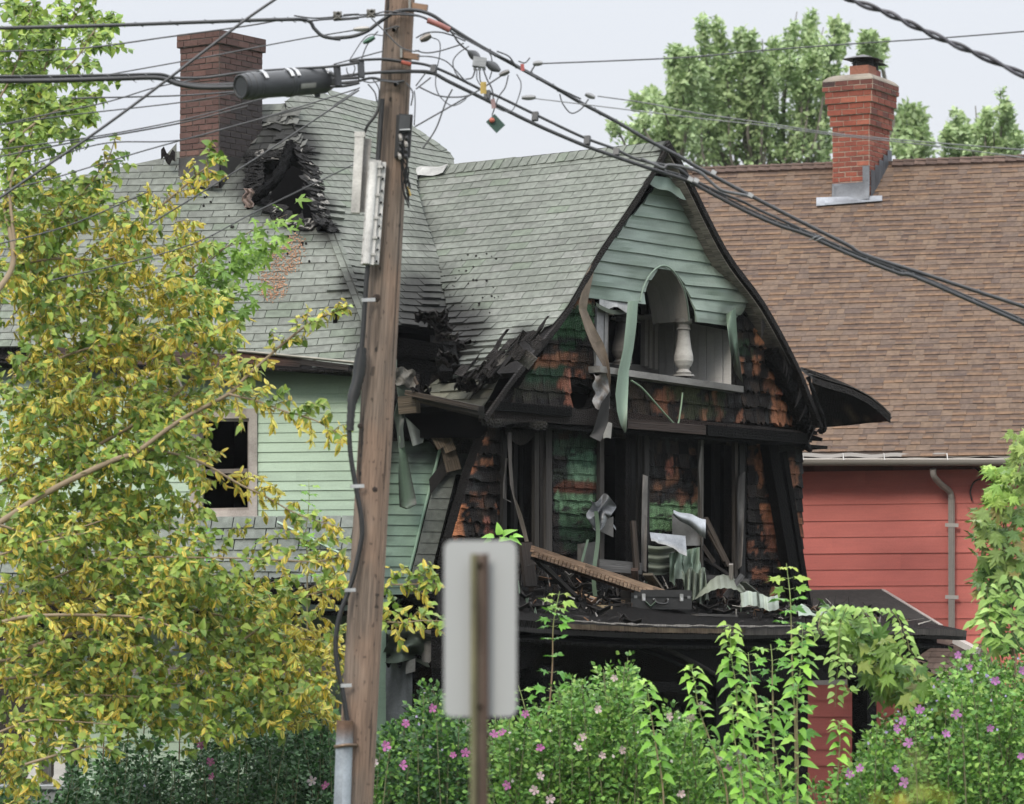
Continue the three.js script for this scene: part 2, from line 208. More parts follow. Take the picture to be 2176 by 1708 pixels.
// rows of lapped pieces (shingles, shakes, boards) over a polygon on surface s
function courses(s, poly, o) {
  const out = [], bs = poly.map((q) => q[1]), b0 = o.from ?? Math.min(...bs), b1 = Math.max(...bs), holes = o.holes ?? []; let row = 0;
  for (let b = b0; b < b1; b += o.exp, row++) {
    const cut = (y) => { let sp = spans(poly, y); for (const h of holes) sp = minus(sp, spans(h, y)); return sp; }, mid = cut(b + o.exp / 2), lo = cut(Math.max(b + 0.002, b0 + 0.002)), hi = cut(Math.min(b + o.exp - 0.002, b1 - 0.002));
    const near = (list, v, e) => { let best = v, d = 1e9; for (const q of list) { const x = Math.abs(q[e] - v); if (x < d) { d = x; best = q[e]; } } return d < o.exp * 2.5 ? best : v; };
    for (const [L, R] of mid) {
      const Ll = near(lo, L, 0), Lh = near(hi, L, 0), Rl = near(lo, R, 1), Rh = near(hi, R, 1); let a = o.fixed ? Math.floor(L / o.fixed) * o.fixed + ((row * (o.stagger ?? 0.5)) % 1) * o.fixed - o.fixed : L, guard = 0;
      while (a < R && guard++ < 500) {
        const w = o.fixed ?? Math.min(rr(...o.width), R - a + 0.0001), e = R - a - w < (o.width?.[0] ?? 0) * 0.5 && !o.fixed ? R : a + w, x0 = Math.max(a, L), x1 = Math.min(e, R); a = e;
        if (x1 - x0 < 0.012) continue;
        const ca = (x0 + x1) / 2, cb = b + o.exp / 2, pq = proj(s.P(ca, cb)), R1 = rnd(), R2 = rnd(); if (o.skip?.(pq[0], pq[1], ca, cb, R1)) continue;
        const g = o.gap ?? 0.002, j = o.jitter ?? 0, d0 = rr(-j, j), d1 = rr(-j, j), lift = (o.lift ? o.lift(pq[0], pq[1], R2) : 0), th = o.thick * rr(0.85, 1.2), top = b + o.exp * (o.lap ?? 1.12);
        const xl0 = x0 === L ? Ll : x0 + g, xl1 = x0 === L ? Lh : x0 + g, xr0 = x1 === R ? Rl : x1 - g, xr1 = x1 === R ? Rh : x1 - g;
        const nx = o.sub?.[0] ?? 1, ny = o.sub?.[1] ?? 1, raw = new Raw(), off = rr(0, 9), G = []; raw.row = row;
        for (let i = 0; i <= nx; i++) { G.push([]); for (let k = 0; k <= ny; k++) { const u = i / nx, v = k / ny, A = lerp(lerp(xl0, xl1, v), lerp(xr0, xr1, v), u), B = lerp(b + lerp(d0, d1, u) + (k === 0 && o.ragged ? o.ragged(pq[0], pq[1]) * rr(0, 1) * o.exp : 0), Math.min(top, o.topMost ?? 1e9), v), z = lerp(th + lift, th * 0.2, v) + (o.warp ? o.warp(A, B, pq) : 0), P = s.P(A, B, z), Q = proj(P); G[i].push({ P, c: o.color(A, B, Q[0], Q[1], R1, R2), t: [A + off, B + off * 0.7], b: s.P(A, B, -0.004 + (o.warp ? o.warp(A, B, pq) : 0)) }); } }
        for (let i = 0; i < nx; i++) for (let k = 0; k < ny; k++) { const A = G[i][k], B = G[i + 1][k], D = G[i + 1][k + 1], E = G[i][k + 1]; raw.quad(A.P, B.P, D.P, E.P, A.c, B.c, D.c, E.c, A.t, B.t, D.t, E.t); }
        for (let i = 0; i < nx; i++) { const A = G[i][0], B = G[i + 1][0]; raw.quad(A.b, B.b, B.P, A.P, A.c, B.c, B.c, A.c, A.t, B.t, B.t, A.t); }
        for (let k = 0; k < ny; k++) { let A = G[nx][k], B = G[nx][k + 1]; raw.quad(A.b, B.b, B.P, A.P, A.c, B.c, B.c, A.c, A.t, B.t, B.t, A.t); A = G[0][k + 1]; B = G[0][k]; raw.quad(A.b, B.b, B.P, A.P, A.c, B.c, B.c, A.c, A.t, B.t, B.t, A.t); }
        out.push(raw);
      }
    }
  }
  return out;
}
// ragged torn outline between picture points
function ragged(list, amp, n = 4) { const o = []; for (let i = 0; i < list.length; i++) { const a = list[i], b = list[(i + 1) % list.length]; for (let k = 0; k < n; k++) o.push([lerp(a[0], b[0], k / n) + rr(-amp, amp), lerp(a[1], b[1], k / n) + rr(-amp, amp)]); } return o; }
const blob = (list, x, y) => { let s = 0; for (const [bx, by, r, k] of list) { const d = Math.hypot(x - bx, y - by) / r; s = Math.max(s, k * (1 - smooth(0.35, 1, d + 0.5 * (fbm(x * 0.03, y * 0.03, 5, 3) - 0.5)))); } return clamp(s); };
// ---------------------------------------------------------------- ground
{
  const g = new THREE.Mesh(new THREE.CircleGeometry(1500, 64), new THREE.MeshStandardMaterial({ color: new THREE.Color().setRGB(0.07, 0.085, 0.05), roughness: 1, map: T.stain })); g.rotation.x = -Math.PI / 2; g.name = 'ground'; g.userData.kind = 'structure'; g.receiveShadow = true; scene.add(g);
}
// ---------------------------------------------------------------- the burned house
const dirF = V(Math.cos(0.873), 0, -Math.sin(0.873)), dirN = dirF.clone().cross(UP), dirW = V(Math.cos(0.21), 0, Math.sin(0.21));
const F = frame(at(960, 1400, 42), dirF, UP), G = F.off(0.18), GE = F.off(0.43), FE = F.off(1.7);
const S = frame(F.P(0, 0, -2), dirN, UP);                                    // flank of the front bay
const W = frame(at(830, 1400, 42.7), dirW, UP);
const loc = (s, list) => list.map(([x, y]) => s.L(x, y));
const house = thing('burned_house', 'fire-gutted green house with charred front gable and a hole burned in its roof', 'house', F.P(3, -2.7, -3));
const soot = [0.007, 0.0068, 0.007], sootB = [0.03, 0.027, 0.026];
const sootC = (k = 1) => (a, b, p) => { const q = p ?? V(a, b, 0); return mul(mixc(soot, sootB, fbm(q.x * 3, q.y * 3, q.z * 3)), k); };
const bare = [C('#8a5a38'), C('#a3683f'), C('#6e4630'), C('#94523a')];

// patches of surviving paint and bare wood on the shakes: x0, y0, x1, y1, colour, strength
const patches = [];
const patch = (z, x0, y0, x1, y1, c, k = 1) => { const [a, b] = z(x0, y0), [d, e] = z(x1, y1); patches.push([a, b, d, e, C(c), k]); };
patch(zN, 420, 300, 690, 440, '#34623c'); patch(zN, 400, 420, 640, 545, '#38683f'); patch(zN, 470, 540, 585, 625, '#1e4a2c', 0.8); patch(zN, 240, 690, 505, 835, '#2b5138', 0.75); patch(zN, 130, 820, 515, 935, '#3a3a2e', 0.7); patch(zN, 250, 625, 570, 715, '#8a5636', 0.9); patch(zN, 570, 640, 700, 750, '#3e2e22', 0.8); patch(zN, 495, 740, 560, 860, '#a8654a', 0.95); patch(zN, 580, 750, 650, 860, '#a05a34', 0.7); patch(zN, 520, 262, 700, 315, '#8d5836', 0.9); patch(zN, 510, 880, 560, 970, '#93543a', 0.8);
patch(zN, 1745, 470, 1810, 575, '#a86a3e'); patch(zN, 1635, 650, 1668, 790, '#9a5f38', 0.9); patch(zN, 1740, 660, 1790, 770, '#9a5f38', 0.8); patch(zN, 1830, 770, 1880, 890, '#8e5836', 0.8); patch(zN, 1850, 920, 1960, 1100, '#a2653e'); patch(zN, 1935, 780, 1965, 870, '#b06a4c'); patch(zN, 1985, 930, 2035, 1100, '#7a4b2e', 0.8); patch(zN, 1635, 555, 1720, 650, '#26442c', 0.7); patch(zN, 1085, 870, 1185, 1020, '#8e5534', 0.85); patch(zN, 1185, 830, 1390, 935, '#4c5230', 0.8); patch(zN, 1270, 920, 1550, 1060, '#3c4428', 0.65); patch(zN, 930, 800, 1080, 1030, '#43362a', 0.7); patch(zN, 1450, 870, 1560, 935, '#34432a', 0.7); patch(zN, 1640, 1010, 1665, 1080, '#8e5534', 0.8);
patch(zM, 415, 100, 720, 210, '#3b5a45', 0.65); patch(zM, 540, 190, 720, 300, '#4a7a5c', 0.8); patch(zM, 535, 280, 720, 385, '#6c9672', 0.95); patch(zM, 420, 280, 540, 385, '#3d4a3c', 0.5); patch(zM, 455, 385, 718, 462, '#6b3c28', 0.85); patch(zM, 450, 460, 720, 560, '#5f8a60', 0.95); patch(zM, 470, 555, 720, 655, '#4c7550', 0.75); patch(zM, 470, 640, 700, 745, '#30553a', 0.7); patch(zM, 480, 735, 690, 830, '#2a4c33', 0.55);
patch(zM, 1055, 515, 1385, 610, '#66905c', 1); patch(zM, 1055, 600, 1385, 710, '#648f58', 1); patch(zM, 1230, 460, 1330, 515, '#5a3826', 0.7); patch(zM, 1100, 380, 1180, 420, '#5a3a28', 0.5);
patch(zM, 1765, 140, 1808, 410, '#9a5c30', 0.95); patch(zM, 1785, 530, 1900, 680, '#a05f33', 0.95); patch(zM, 1805, 680, 1905, 850, '#8a5136', 0.85); patch(zM, 1965, 240, 2030, 405, '#9a5f38', 0.8); patch(zM, 2000, 600, 2055, 740, '#9a5c30', 0.8); patch(zM, 1675, 760, 1725, 860, '#8e5434', 0.9); patch(zM, 1725, 950, 1830, 1030, '#8e5434', 0.85); patch(zM, 1520, 1090, 1570, 1180, '#7e4a30', 0.8); patch(zM, 1740, 830, 1760, 890, '#8e5434', 0.8); patch(zM, 1660, 960, 1690, 1010, '#8e5434', 0.8);
patch(zQ, 1065, 0, 1115, 150, '#a5663a'); patch(zQ, 1140, 0, 1200, 70, '#a5663a'); patch(zQ, 1005, 160, 1080, 310, '#8a4f2c', 0.95); patch(zQ, 1130, 190, 1200, 270, '#99603a', 0.9); patch(zQ, 890, 560, 990, 860, '#a3602f'); patch(zQ, 985, 620, 1030, 700, '#8a4f2c', 0.8); patch(zQ, 1140, 670, 1225, 850, '#7f4a3a', 0.9); patch(zQ, 1040, 470, 1110, 550, '#6b4630', 0.8); patch(zQ, 1250, 560, 1280, 650, '#8a4f2c', 0.9); patch(zQ, 780, 1060, 850, 1200, '#8a4a36', 0.8); patch(zQ, 1060, 720, 1110, 800, '#6b4630', 0.6); patch(zQ, 930, 380, 985, 520, '#8a4f2c', 0.8);
for (let k = 0; k < 54; k++) { const [x0, x1, y0, y1] = pick([[1588, 1698, 940, 1270], [1588, 1698, 940, 1270], [955, 1066, 920, 1230], [1585, 1690, 690, 900], [1110, 1230, 700, 845], [1380, 1484, 920, 1060], [1400, 1540, 825, 890]]), x = rr(x0, x1), y = rr(y0, y1), w = rr(5, 15), h = rr(10, 42); patches.push([x, y, x + w, y + h, pick(bare), rr(0.5, 0.95)]); }
function charColor(x, y, r1) {
  const t = fbm(x * 0.05, y * 0.05, 2, 3); let c = mul(mixc(soot, sootB, r1 * 0.7 + t * 0.5), 0.9 + 0.7 * r1); c = mixc(c, r1 > 0.5 ? C('#4a3c33') : C('#474849'), 0.75 * smooth(0.5, 0.72, fbm(x * 0.11, y * 0.04, 31, 3) + 0.12 * (r1 - 0.5)));
  const wob = (fbm(x * 0.12, y * 0.05, 3, 3) - 0.5) * 30, wo2 = (fbm(x * 0.06, y * 0.12, 13, 3) - 0.5) * 26;
  for (const [x0, y0, x1, y1, k, s] of patches) { const d = Math.min(x - x0 + wob, x1 - x + wob, y - y0 + wo2, y1 - y + wo2); if (d > -2.5) c = mixc(c, mul(k, 1.15 + 0.6 * r1), s * smooth(-1.2, 1.5, d) * (0.5 + 0.5 * smooth(0.33, 0.47, fbm(x * 0.3, y * 0.06, 8, 3)))); }
  return c;
}
// ---- front wall with its three window openings, and the wall of the porch below
const wallPx = [[1040, 895], [1002, 1000], [958, 1150], [938, 1255], [936, 1900], [1716, 1900], [1716, 1290], [1704, 1200], [1703, 960], [1718, 915]];
const openPx = [[[1072, 918], [1133, 918], [1133, 1178], [1072, 1176]], [[1281, 924], [1326, 926], [1326, 1193], [1281, 1191]], [[1492, 936], [1557, 940], [1557, 1222], [1492, 1217]]];
const lowOpen = [[[1120, 1470], [1215, 1474], [1215, 1690], [1120, 1690]], [[1500, 1470], [1600, 1474], [1600, 1800], [1500, 1800]]];
const frontWall = part('front_wall', wallSheet(F, loc(F, wallPx), [...openPx, ...lowOpen].map((o) => loc(F, o)), 0.14, sootC()), M.char, house, 'charred front wall with three burned-out windows');
const shakePoly = loc(F, [[1040, 900], [1002, 1000], [958, 1150], [940, 1240], [1716, 1300], [1704, 1200], [1703, 960], [1716, 925]]);
const shakes = courses(F, shakePoly, { exp: 0.155, width: [0.1, 0.24], thick: 0.022, jitter: 0.012, lap: 1.1, sub: [4, 5], ragged: (x) => (x < 1075 ? 0.28 : x > 1580 ? 0.15 : 0.05), holes: [[[1060, 905], [1172, 905], [1172, 1185], [1060, 1180]], [[1270, 915], [1377, 918], [1377, 1205], [1270, 1200]], [[1486, 930], [1586, 935], [1586, 1235], [1486, 1225]]].map((o) => loc(F, o)),
  skip: (x, y, a, b, r) => x < 1075 && r < 0.06, lift: (x, y, r) => (x < 1075 ? r * 0.045 : r * 0.012), color: (a, b, x, y, r) => charColor(x, y, r) });
pieces('shake', shakes, M.char, frontWall, 190);

// ---- the gable: wall sheet, shakes, crumpled siding, arched niche
const nichePx = [[1263, 781], [1265, 648], [1360, 640], [1366, 612], [1379, 586], [1394, 570], [1409, 564], [1424, 570], [1438, 586], [1452, 612], [1460, 645], [1464, 682], [1556, 700], [1556, 822]];
const holePx = pl(zN, 525, 850, 600, 830, 690, 870, 700, 900, 690, 960, 660, 990, 570, 1000, 545, 950);
const gablePx = [[1415, 340], [1380, 400], [1300, 500], [1263, 548], [1212, 632], [1185, 690], [1138, 770], [1085, 838], [1050, 862], [1050, 905], [1725, 940], [1722, 905], [1690, 845], [1650, 752], [1590, 650], [1540, 560], [1480, 452]];
const gable = part('gable_wall', wallSheet(G, loc(G, gablePx), [loc(G, nichePx), loc(G, ragged(holePx, 1.5, 3))], 0.1, sootC()), M.char, house, 'gable of charred shakes under crumpled green siding');
const sidingPx = [[1427, 360], [1392, 392], [1262, 545], [1216, 626], [1216, 632], [1360, 641], [1366, 612], [1379, 586], [1394, 570], [1409, 564], [1424, 570], [1438, 586], [1452, 612], [1460, 645], [1465, 680], [1543, 694], [1560, 672], [1572, 632], [1540, 571], [1507, 509], [1478, 464], [1440, 392]];
const gShakes = courses(G, loc(G, [[1216, 625], [1188, 682], [1140, 768], [1088, 838], [1066, 858], [1712, 912], [1690, 850], [1650, 758], [1590, 660], [1572, 632], [1560, 672], [1543, 696], [1262, 650], [1262, 630]]), { exp: 0.187, width: [0.08, 0.21], thick: 0.025, jitter: 0.014, lap: 1.1, sub: [4, 5], holes: [loc(G, [[1258, 786], [1260, 640], [1562, 690], [1561, 832]]), loc(G, holePx)], ragged: (x) => (x > 1570 ? 0.3 : 0.08), skip: (x, y, a, b, r) => x > 1600 && r < 0.05, lift: (x, y, r) => r * 0.022 * (x > 1560 ? 1.8 : 1), color: (a, b, x, y, r) => charColor(x, y, r) });
pieces('shake', gShakes, M.char, gable, 110);
{
  const green = C('#8ba494'), dark = C('#565f54');
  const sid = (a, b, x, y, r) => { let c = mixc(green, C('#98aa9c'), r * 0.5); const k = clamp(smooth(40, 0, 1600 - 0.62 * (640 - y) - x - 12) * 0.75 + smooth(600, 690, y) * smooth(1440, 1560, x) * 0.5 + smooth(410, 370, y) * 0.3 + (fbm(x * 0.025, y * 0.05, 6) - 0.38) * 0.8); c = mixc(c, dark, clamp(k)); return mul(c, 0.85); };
  const rows = courses(G, loc(G, sidingPx), { exp: 0.148, width: [6, 8], thick: 0.03, lap: 1.04, sub: [26, 3], color: sid, warp: (a, b, [x, y]) => { const n = G.P(a, b), q = proj(n), k = smooth(1420, 1570, q[0]); return 0.045 + (fbm(a * 1.3, b * 2.5, 3, 3) - 0.45) * (0.11 + 0.2 * k) + 0.022 * Math.sin(a * 5 + b * 9) * (0.5 + k); } });
  pieces('siding_board', rows, M.vinyl, gable, 60);
  // torn flap under the peak, hanging flap beside the niche
  const fl = loc(G, [[1379, 374], [1428, 375], [1456, 426], [1420, 412], [1384, 395]]);
  part('torn_flap', sheet((u, v) => { const p0 = [lerp(1380, 1432, u), lerp(372, 380, u)], p1 = [lerp(1381, 1457, u), lerp(392, 424, u) + 3 * Math.sin(u * 9)]; return G.W(lerp(p0[0], p1[0], v), lerp(p0[1], p1[1], v), 0.07 + 0.14 * v + 0.02 * Math.sin(u * 11 + v * 4)); }, 12, 5, 0.003, (u, v) => mul(mixc(C('#8fa99a'), C('#5a6a60'), smooth(0.4, 1, v) * 0.6), 0.85)), M.vinyl, gable);
  part('torn_flap', sheet((u, v) => { const x = lerp(1543, 1562, u) + v * lerp(16, 17, u) * (0.4 + 0.6 * v), y = lerp(668, 655, u) + v * lerp(120, 160, u); return G.W(x, y, 0.08 + 0.09 * Math.sin(v * 5 + u * 3) + 0.06 * u); }, 6, 14, 0.003, (u, v) => mixc(C('#7d9a83'), C('#23281f'), smooth(0.25, 0.75, v + 0.2 * Math.sin(u * 7)))), M.vinyl, gable);
  // niche: vault, side wall of boards, back wall with a broken window, sill, two turned columns
  const grey = C('#77746f'), smoky = (u, v, p) => mul(mixc(C('#a5a29b'), C('#605d59'), clamp(fbm(p.x * 4, p.y * 4, p.z * 4) * 0.9)), 0.8);
  const arch = nichePx.slice(2, 12), dIn = 0.55, nb = 6, boards = [];
  for (let k = 0; k < nb; k++) boards.push(sheet((u, v) => { const x = u * (arch.length - 1), i = Math.min(arch.length - 2, Math.floor(x)), p = [lerp(arch[i][0], arch[i + 1][0], x - i), lerp(arch[i][1], arch[i + 1][1], x - i)]; const q = G.W(p[0], p[1], 0.02); return q.addScaledVector(G.n, -dIn * (k + v * 0.97) / nb - (v > 0.9 ? 0 : 0.0)); }, 24, 1, 0.02, (u, v, p) => mul(mixc(C('#77736e'), C('#98948c'), fbm(p.x * 3, p.y * 3, p.z * 3) + 0.3 * (1 - smooth(0.3, 0.7, u))), 0.85)));
  const niche = part('arched_niche', boards.splice(0, nb), M.paint, house, 'arched niche with grey smoky boards and two turned columns');
  // hoop of green trim along the arch
  part('arch_trim', tube(arch.map(([x, y]) => G.W(x, y, 0.085)), 0.012, (u) => mixc(C('#86a08c'), C('#49584b'), smooth(0.55, 0.9, u)), 6, 40), M.vinyl, niche);
  const R = G.L(1556, 822), Rt = G.L(1556, 690), side = frame(G.P(R[0], 0, 0), G.n, UP);   // right cheek of the niche, running inwards
  for (let k = 0; k < 9; k++) { const a1 = -0.02 - k * 0.125, a0 = a1 - 0.113; part('panel_board', prism(side, [[a0, R[1] + 0.02], [a1, R[1] + 0.02], [a1, Rt[1] + 0.08], [a0, Rt[1] + 0.08]], -0.03, 0.012 * (k % 2) + 0.006, (a, b, p) => mul(mixc(C('#e0deda'), C('#8f8c88'), clamp(smooth(Rt[1] - 0.35, Rt[1] + 0.05, b) * 0.75 + 0.4 * fbm(p.x * 4, p.y * 4, p.z * 4) - 0.1)), 0.9)), M.paint, niche); }
  const B = G.off(-1.12), bl = (x, y) => B.L(x, y), base = R[1];
  // back wall of the niche with window opening
  const bo = [bl(1180, 640), bl(1400, 560), bl(1420, 560), [bl(1398, 800)[0], base - 0.1], [bl(1180, 800)[0], base - 0.1]];
  part('niche_back_wall', wallSheet(B, [[bl(1160, 700)[0], base - 0.1], [bl(1160, 600)[0], bl(1300, 540)[1]], [bl(1412, 560)[0], bl(1300, 540)[1]], [bl(1405, 700)[0], base - 0.1]], [[bl(1290, 672), bl(1374, 560), bl(1375, 776), bl(1290, 770)]], 0.08, smoky), M.paint, niche);
  for (const [x0, x1, y0, y1, z] of [[1284, 1292, 660, 775, 0.03], [1335, 1342, 590, 772, 0.02], [1368, 1376, 585, 778, 0.03], [1378, 1386, 575, 782, 0.05], [1390, 1397, 570, 785, 0.06]]) part('window_post', bar(B.W(x0, y1, z), B.W(x0 + 2, y0, z), (x1 - x0) / 120, 0.06, (u) => mixc(C('#a8a29a'), C('#5a544f'), u * 0.8)), M.paint, niche);
  part('window_rail', bar(B.W(1340, 671, 0.03), B.W(1376, 670, 0.03), 0.05, 0.04, C('#5f584f')), M.wood, niche); part('window_rail', bar(B.W(1290, 664, 0.03), B.W(1318, 668, 0.03), 0.05, 0.04, C('#b9ad98')), M.wood, niche);
  part('niche_floor', prism({ P: (a, b, z) => G.P(a, base - 0.04 + z, b) }, [[G.L(1255, 780)[0], -1.2], [R[0] + 0.05, -1.2], [R[0] + 0.05, -0.02], [G.L(1255, 780)[0], -0.02]], -0.06, 0, smoky), M.paint, niche);
  part('niche_ceiling', prism({ P: (a, b, z) => G.P(a, Rt[1] + 0.1 + z, b) }, [[G.L(1464, 690)[0], -1.2], [R[0] + 0.05, -1.2], [R[0] + 0.05, -0.02], [G.L(1464, 690)[0], -0.02]], -0.03, 0, smoky), M.paint, niche);
  part('sill', bar(G.W(1256, 785, 0.06), G.W(1561, 828, 0.06), 0.26, 0.075, (u, p) => mixc(C('#93918d'), C('#3c3b3a'), u * 0.75), UP), M.plain, niche);
  part('left_cheek', prism(frame(G.P(G.L(1262, 780)[0], 0, 0), G.n, UP), [[-1.1, base], [0, base], [0, base + 0.85], [-1.1, base + 0.85]], -0.02, 0.02, smoky), M.paint, niche);
  part('jamb_board', bar(G.W(1270, 778, 0.02), G.W(1272, 652, 0.02), 0.13, 0.05, (u) => mixc(C('#a3a3a4'), C('#77777a'), u), G.n), M.plain, niche); part('jamb_board', bar(G.W(1283, 778, 0), G.W(1285, 655, 0), 0.06, 0.05, C('#8c8b8a'), G.n), M.plain, niche);
  const prof = [[0, 0.13], [0.035, 0.13], [0.04, 0.085], [0.07, 0.1], [0.1, 0.075], [0.13, 0.062], [0.19, 0.095], [0.27, 0.118], [0.36, 0.115], [0.5, 0.094], [0.68, 0.078], [0.8, 0.072], [0.815, 0.088], [0.84, 0.088], [0.85, 0.072], [0.9, 0.075], [0.94, 0.105], [1, 0.11]];
  part('turned_column', turned(G.W(1452, 800, -0.1), G.W(1452, 678, -0.1), prof, (u) => mul(mixc(C('#b3b0a9'), C('#77746f'), smooth(0.35, 1, u)), 0.95), 16), M.plain, niche, 'pale grey turned column');
  part('turned_column', turned(G.W(1318, 778, -0.1), G.W(1322, 664, -0.1), prof.map(([a, b]) => [a, b * 0.95]), (u) => mixc(C('#6d665e'), C('#2b2725'), smooth(0.2, 0.7, u)), 16), M.plain, niche, 'smoke-blackened turned column');
  part('torn_foil', sheet((u, v) => G.W(lerp(1273, 1334, u), lerp(634, 644, u) + lerp(0, 17 + 5 * Math.sin(u * 8), v), 0.05 + 0.05 * v), 8, 3, 0.004, C('#aeb0b0')), M.plain, niche);
  part('drooping_strip', sheet((u, v) => G.W(lerp(1266, 1336, u), lerp(642, 655, u) + 14 * Math.sin(u * 3.14) * 0.7 + v * 9, 0.08 + 0.03 * Math.sin(u * 6)), 12, 2, 0.003, C('#4f5a48')), M.vinyl, niche);
}
// ---- long strips peeled off and hanging from the gable
const strip = (name, s, a, m, c, parent, label) => part(name, sheet((u, v) => { const x = u * (a.length - 1), i = Math.min(a.length - 2, Math.floor(x)), t = x - i, g = (k) => lerp(a[i][k], a[i + 1][k], t); return s.W(lerp(g(0), g(2), v), lerp(g(1), g(3), v), g(4) + 0.03 * Math.sin(v * 3.1 + u * 5)); }, (a.length - 1) * 3, 3, 0.004, c), m, parent, label);
strip('peeled_strip', G, [...[[700, 10, 706, 0], [650, 90, 700, 80], [600, 300, 655, 300], [598, 345, 650, 350], [640, 480, 695, 450], [690, 600, 760, 570], [750, 700, 785, 650], [790, 800, 800, 740], [800, 890, 803, 800]]].map(([a, b, c, d], i) => [...zN(a, b), ...zN(c, d), 0.2 + 0.03 * Math.sin(i)]), M.plain, (u, v) => mul(mixc(C('#a18b72'), C('#54463a'), clamp(u * 0.9 - 0.2 + 0.5 * Math.sin(u * 17 + v * 2) ** 2 * 0.5)), 0.9), house, 'tan trim strip peeled off the gable');
strip('hanging_siding', G, [[918, 290, 985, 290], [905, 450, 975, 440], [890, 600, 955, 600], [855, 760, 925, 750], [838, 900, 920, 880], [848, 1010, 915, 980], [870, 1100, 912, 1060], [895, 1152, 905, 1145]].map(([a, b, c, d], i) => [...zN(a, b), ...zN(c, d), 0.22]), M.vinyl, (u, v) => mul(mixc(C('#8aa890'), C('#3c463c'), smooth(0.7, 1, u) * 0.8 + smooth(0.5, 0.2, v) * 0.2), 0.9), house, 'long strip of green siding hanging past the niche sill');
strip('hanging_siding', G, [[800, 880, 806, 870], [745, 960, 800, 930], [690, 1140, 790, 1080], [670, 1175, 740, 1210]].map(([a, b, c, d]) => [...zN(a, b), ...zN(c, d), 0.25]), M.plain, (u, v) => mixc(C('#1d1b1a'), C('#4a4745'), smooth(0.6, 1, u)), house, 'sooty strip hanging under the gable beam');
part('torn_foil', sheet((u, v) => G.W(zN(lerp(695, 800, u) + 10 * Math.sin(v * 14) * (1 - u), 0)[0], zN(0, lerp(770, 990, v) + 12 * Math.sin(u * 8))[1], 0.12 + 0.04 * Math.sin(u * 5 + v * 7)), 6, 14, 0.003, (u, v) => mixc(C('#a9aaab'), C('#7c6a58'), smooth(0.6, 1, fbm(u * 4, v * 7, 2) + 0.2))), M.plain, house);
part('torn_foil', sheet((u, v) => G.W(zN(lerp(765, 815, u), 0)[0] - v * 3, zN(0, lerp(1080, 1180, v) + 20 * Math.abs(u - 0.5))[1], 0.16 + 0.03 * u), 3, 5, 0.003, C('#a9a49c')), M.plain, house);
part('hanging_strap', tube(pl(zN, 940, 810, 1010, 860, 1100, 960, 1180, 1050, 1240, 1100, 1262, 1000, 1275, 890).map(([x, y]) => G.W(x, y, 0.18)), 0.012, C('#72906f'), 5, 24), M.vinyl, house);

// ---- frieze beam between gable and second floor, with its broken left end
{
  const beamPx = [[1046, 852], [1200, 861], [1238, 872], [1280, 866], [1400, 886], [1560, 901], [1712, 916], [1722, 930], [1715, 944], [1560, 926], [1400, 915], [1276, 905], [1160, 898], [1052, 895]];
  part('frieze_beam', wallSheet(F, loc(F.off(0.32), ragged(beamPx, 0.7, 3)), [], 0.24, (a, b, p) => { const q = proj(p); return mixc(mul(sootB, 1.15), C('#3a271d'), q[0] > 1330 && q[0] < 1495 ? 0.8 : 0.25 * fbm(a * 3, b * 5)); }, 0.32), M.char, house, 'charred frieze beam under the gable');
  part('frieze_board', bar(F.W(1500, 914, 0.36), F.W(1712, 932, 0.36), 0.06, 0.13, sootC(1.4)), M.char, house); part('frieze_board', bar(F.W(1050, 862, 0.34), F.W(1212, 876, 0.34), 0.05, 0.1, sootC(1.9)), M.char, house);
  part('frieze_board', bar(F.W(1330, 900, 0.36), F.W(1496, 914, 0.36), 0.05, 0.11, C('#38271f')), M.wood, house);
  part('soffit', prism({ P: (a, b, z) => F.P(a, F.L(1400, 915, 0.3)[1] - 0.05 + z - a * 0.0, b) }, [[F.L(1050, 880)[0], 0], [F.L(1716, 930)[0], 0], [F.L(1716, 930)[0], 0.3], [F.L(1050, 880)[0], 0.3]], -0.02, 0.02, soot), M.char, house);
}
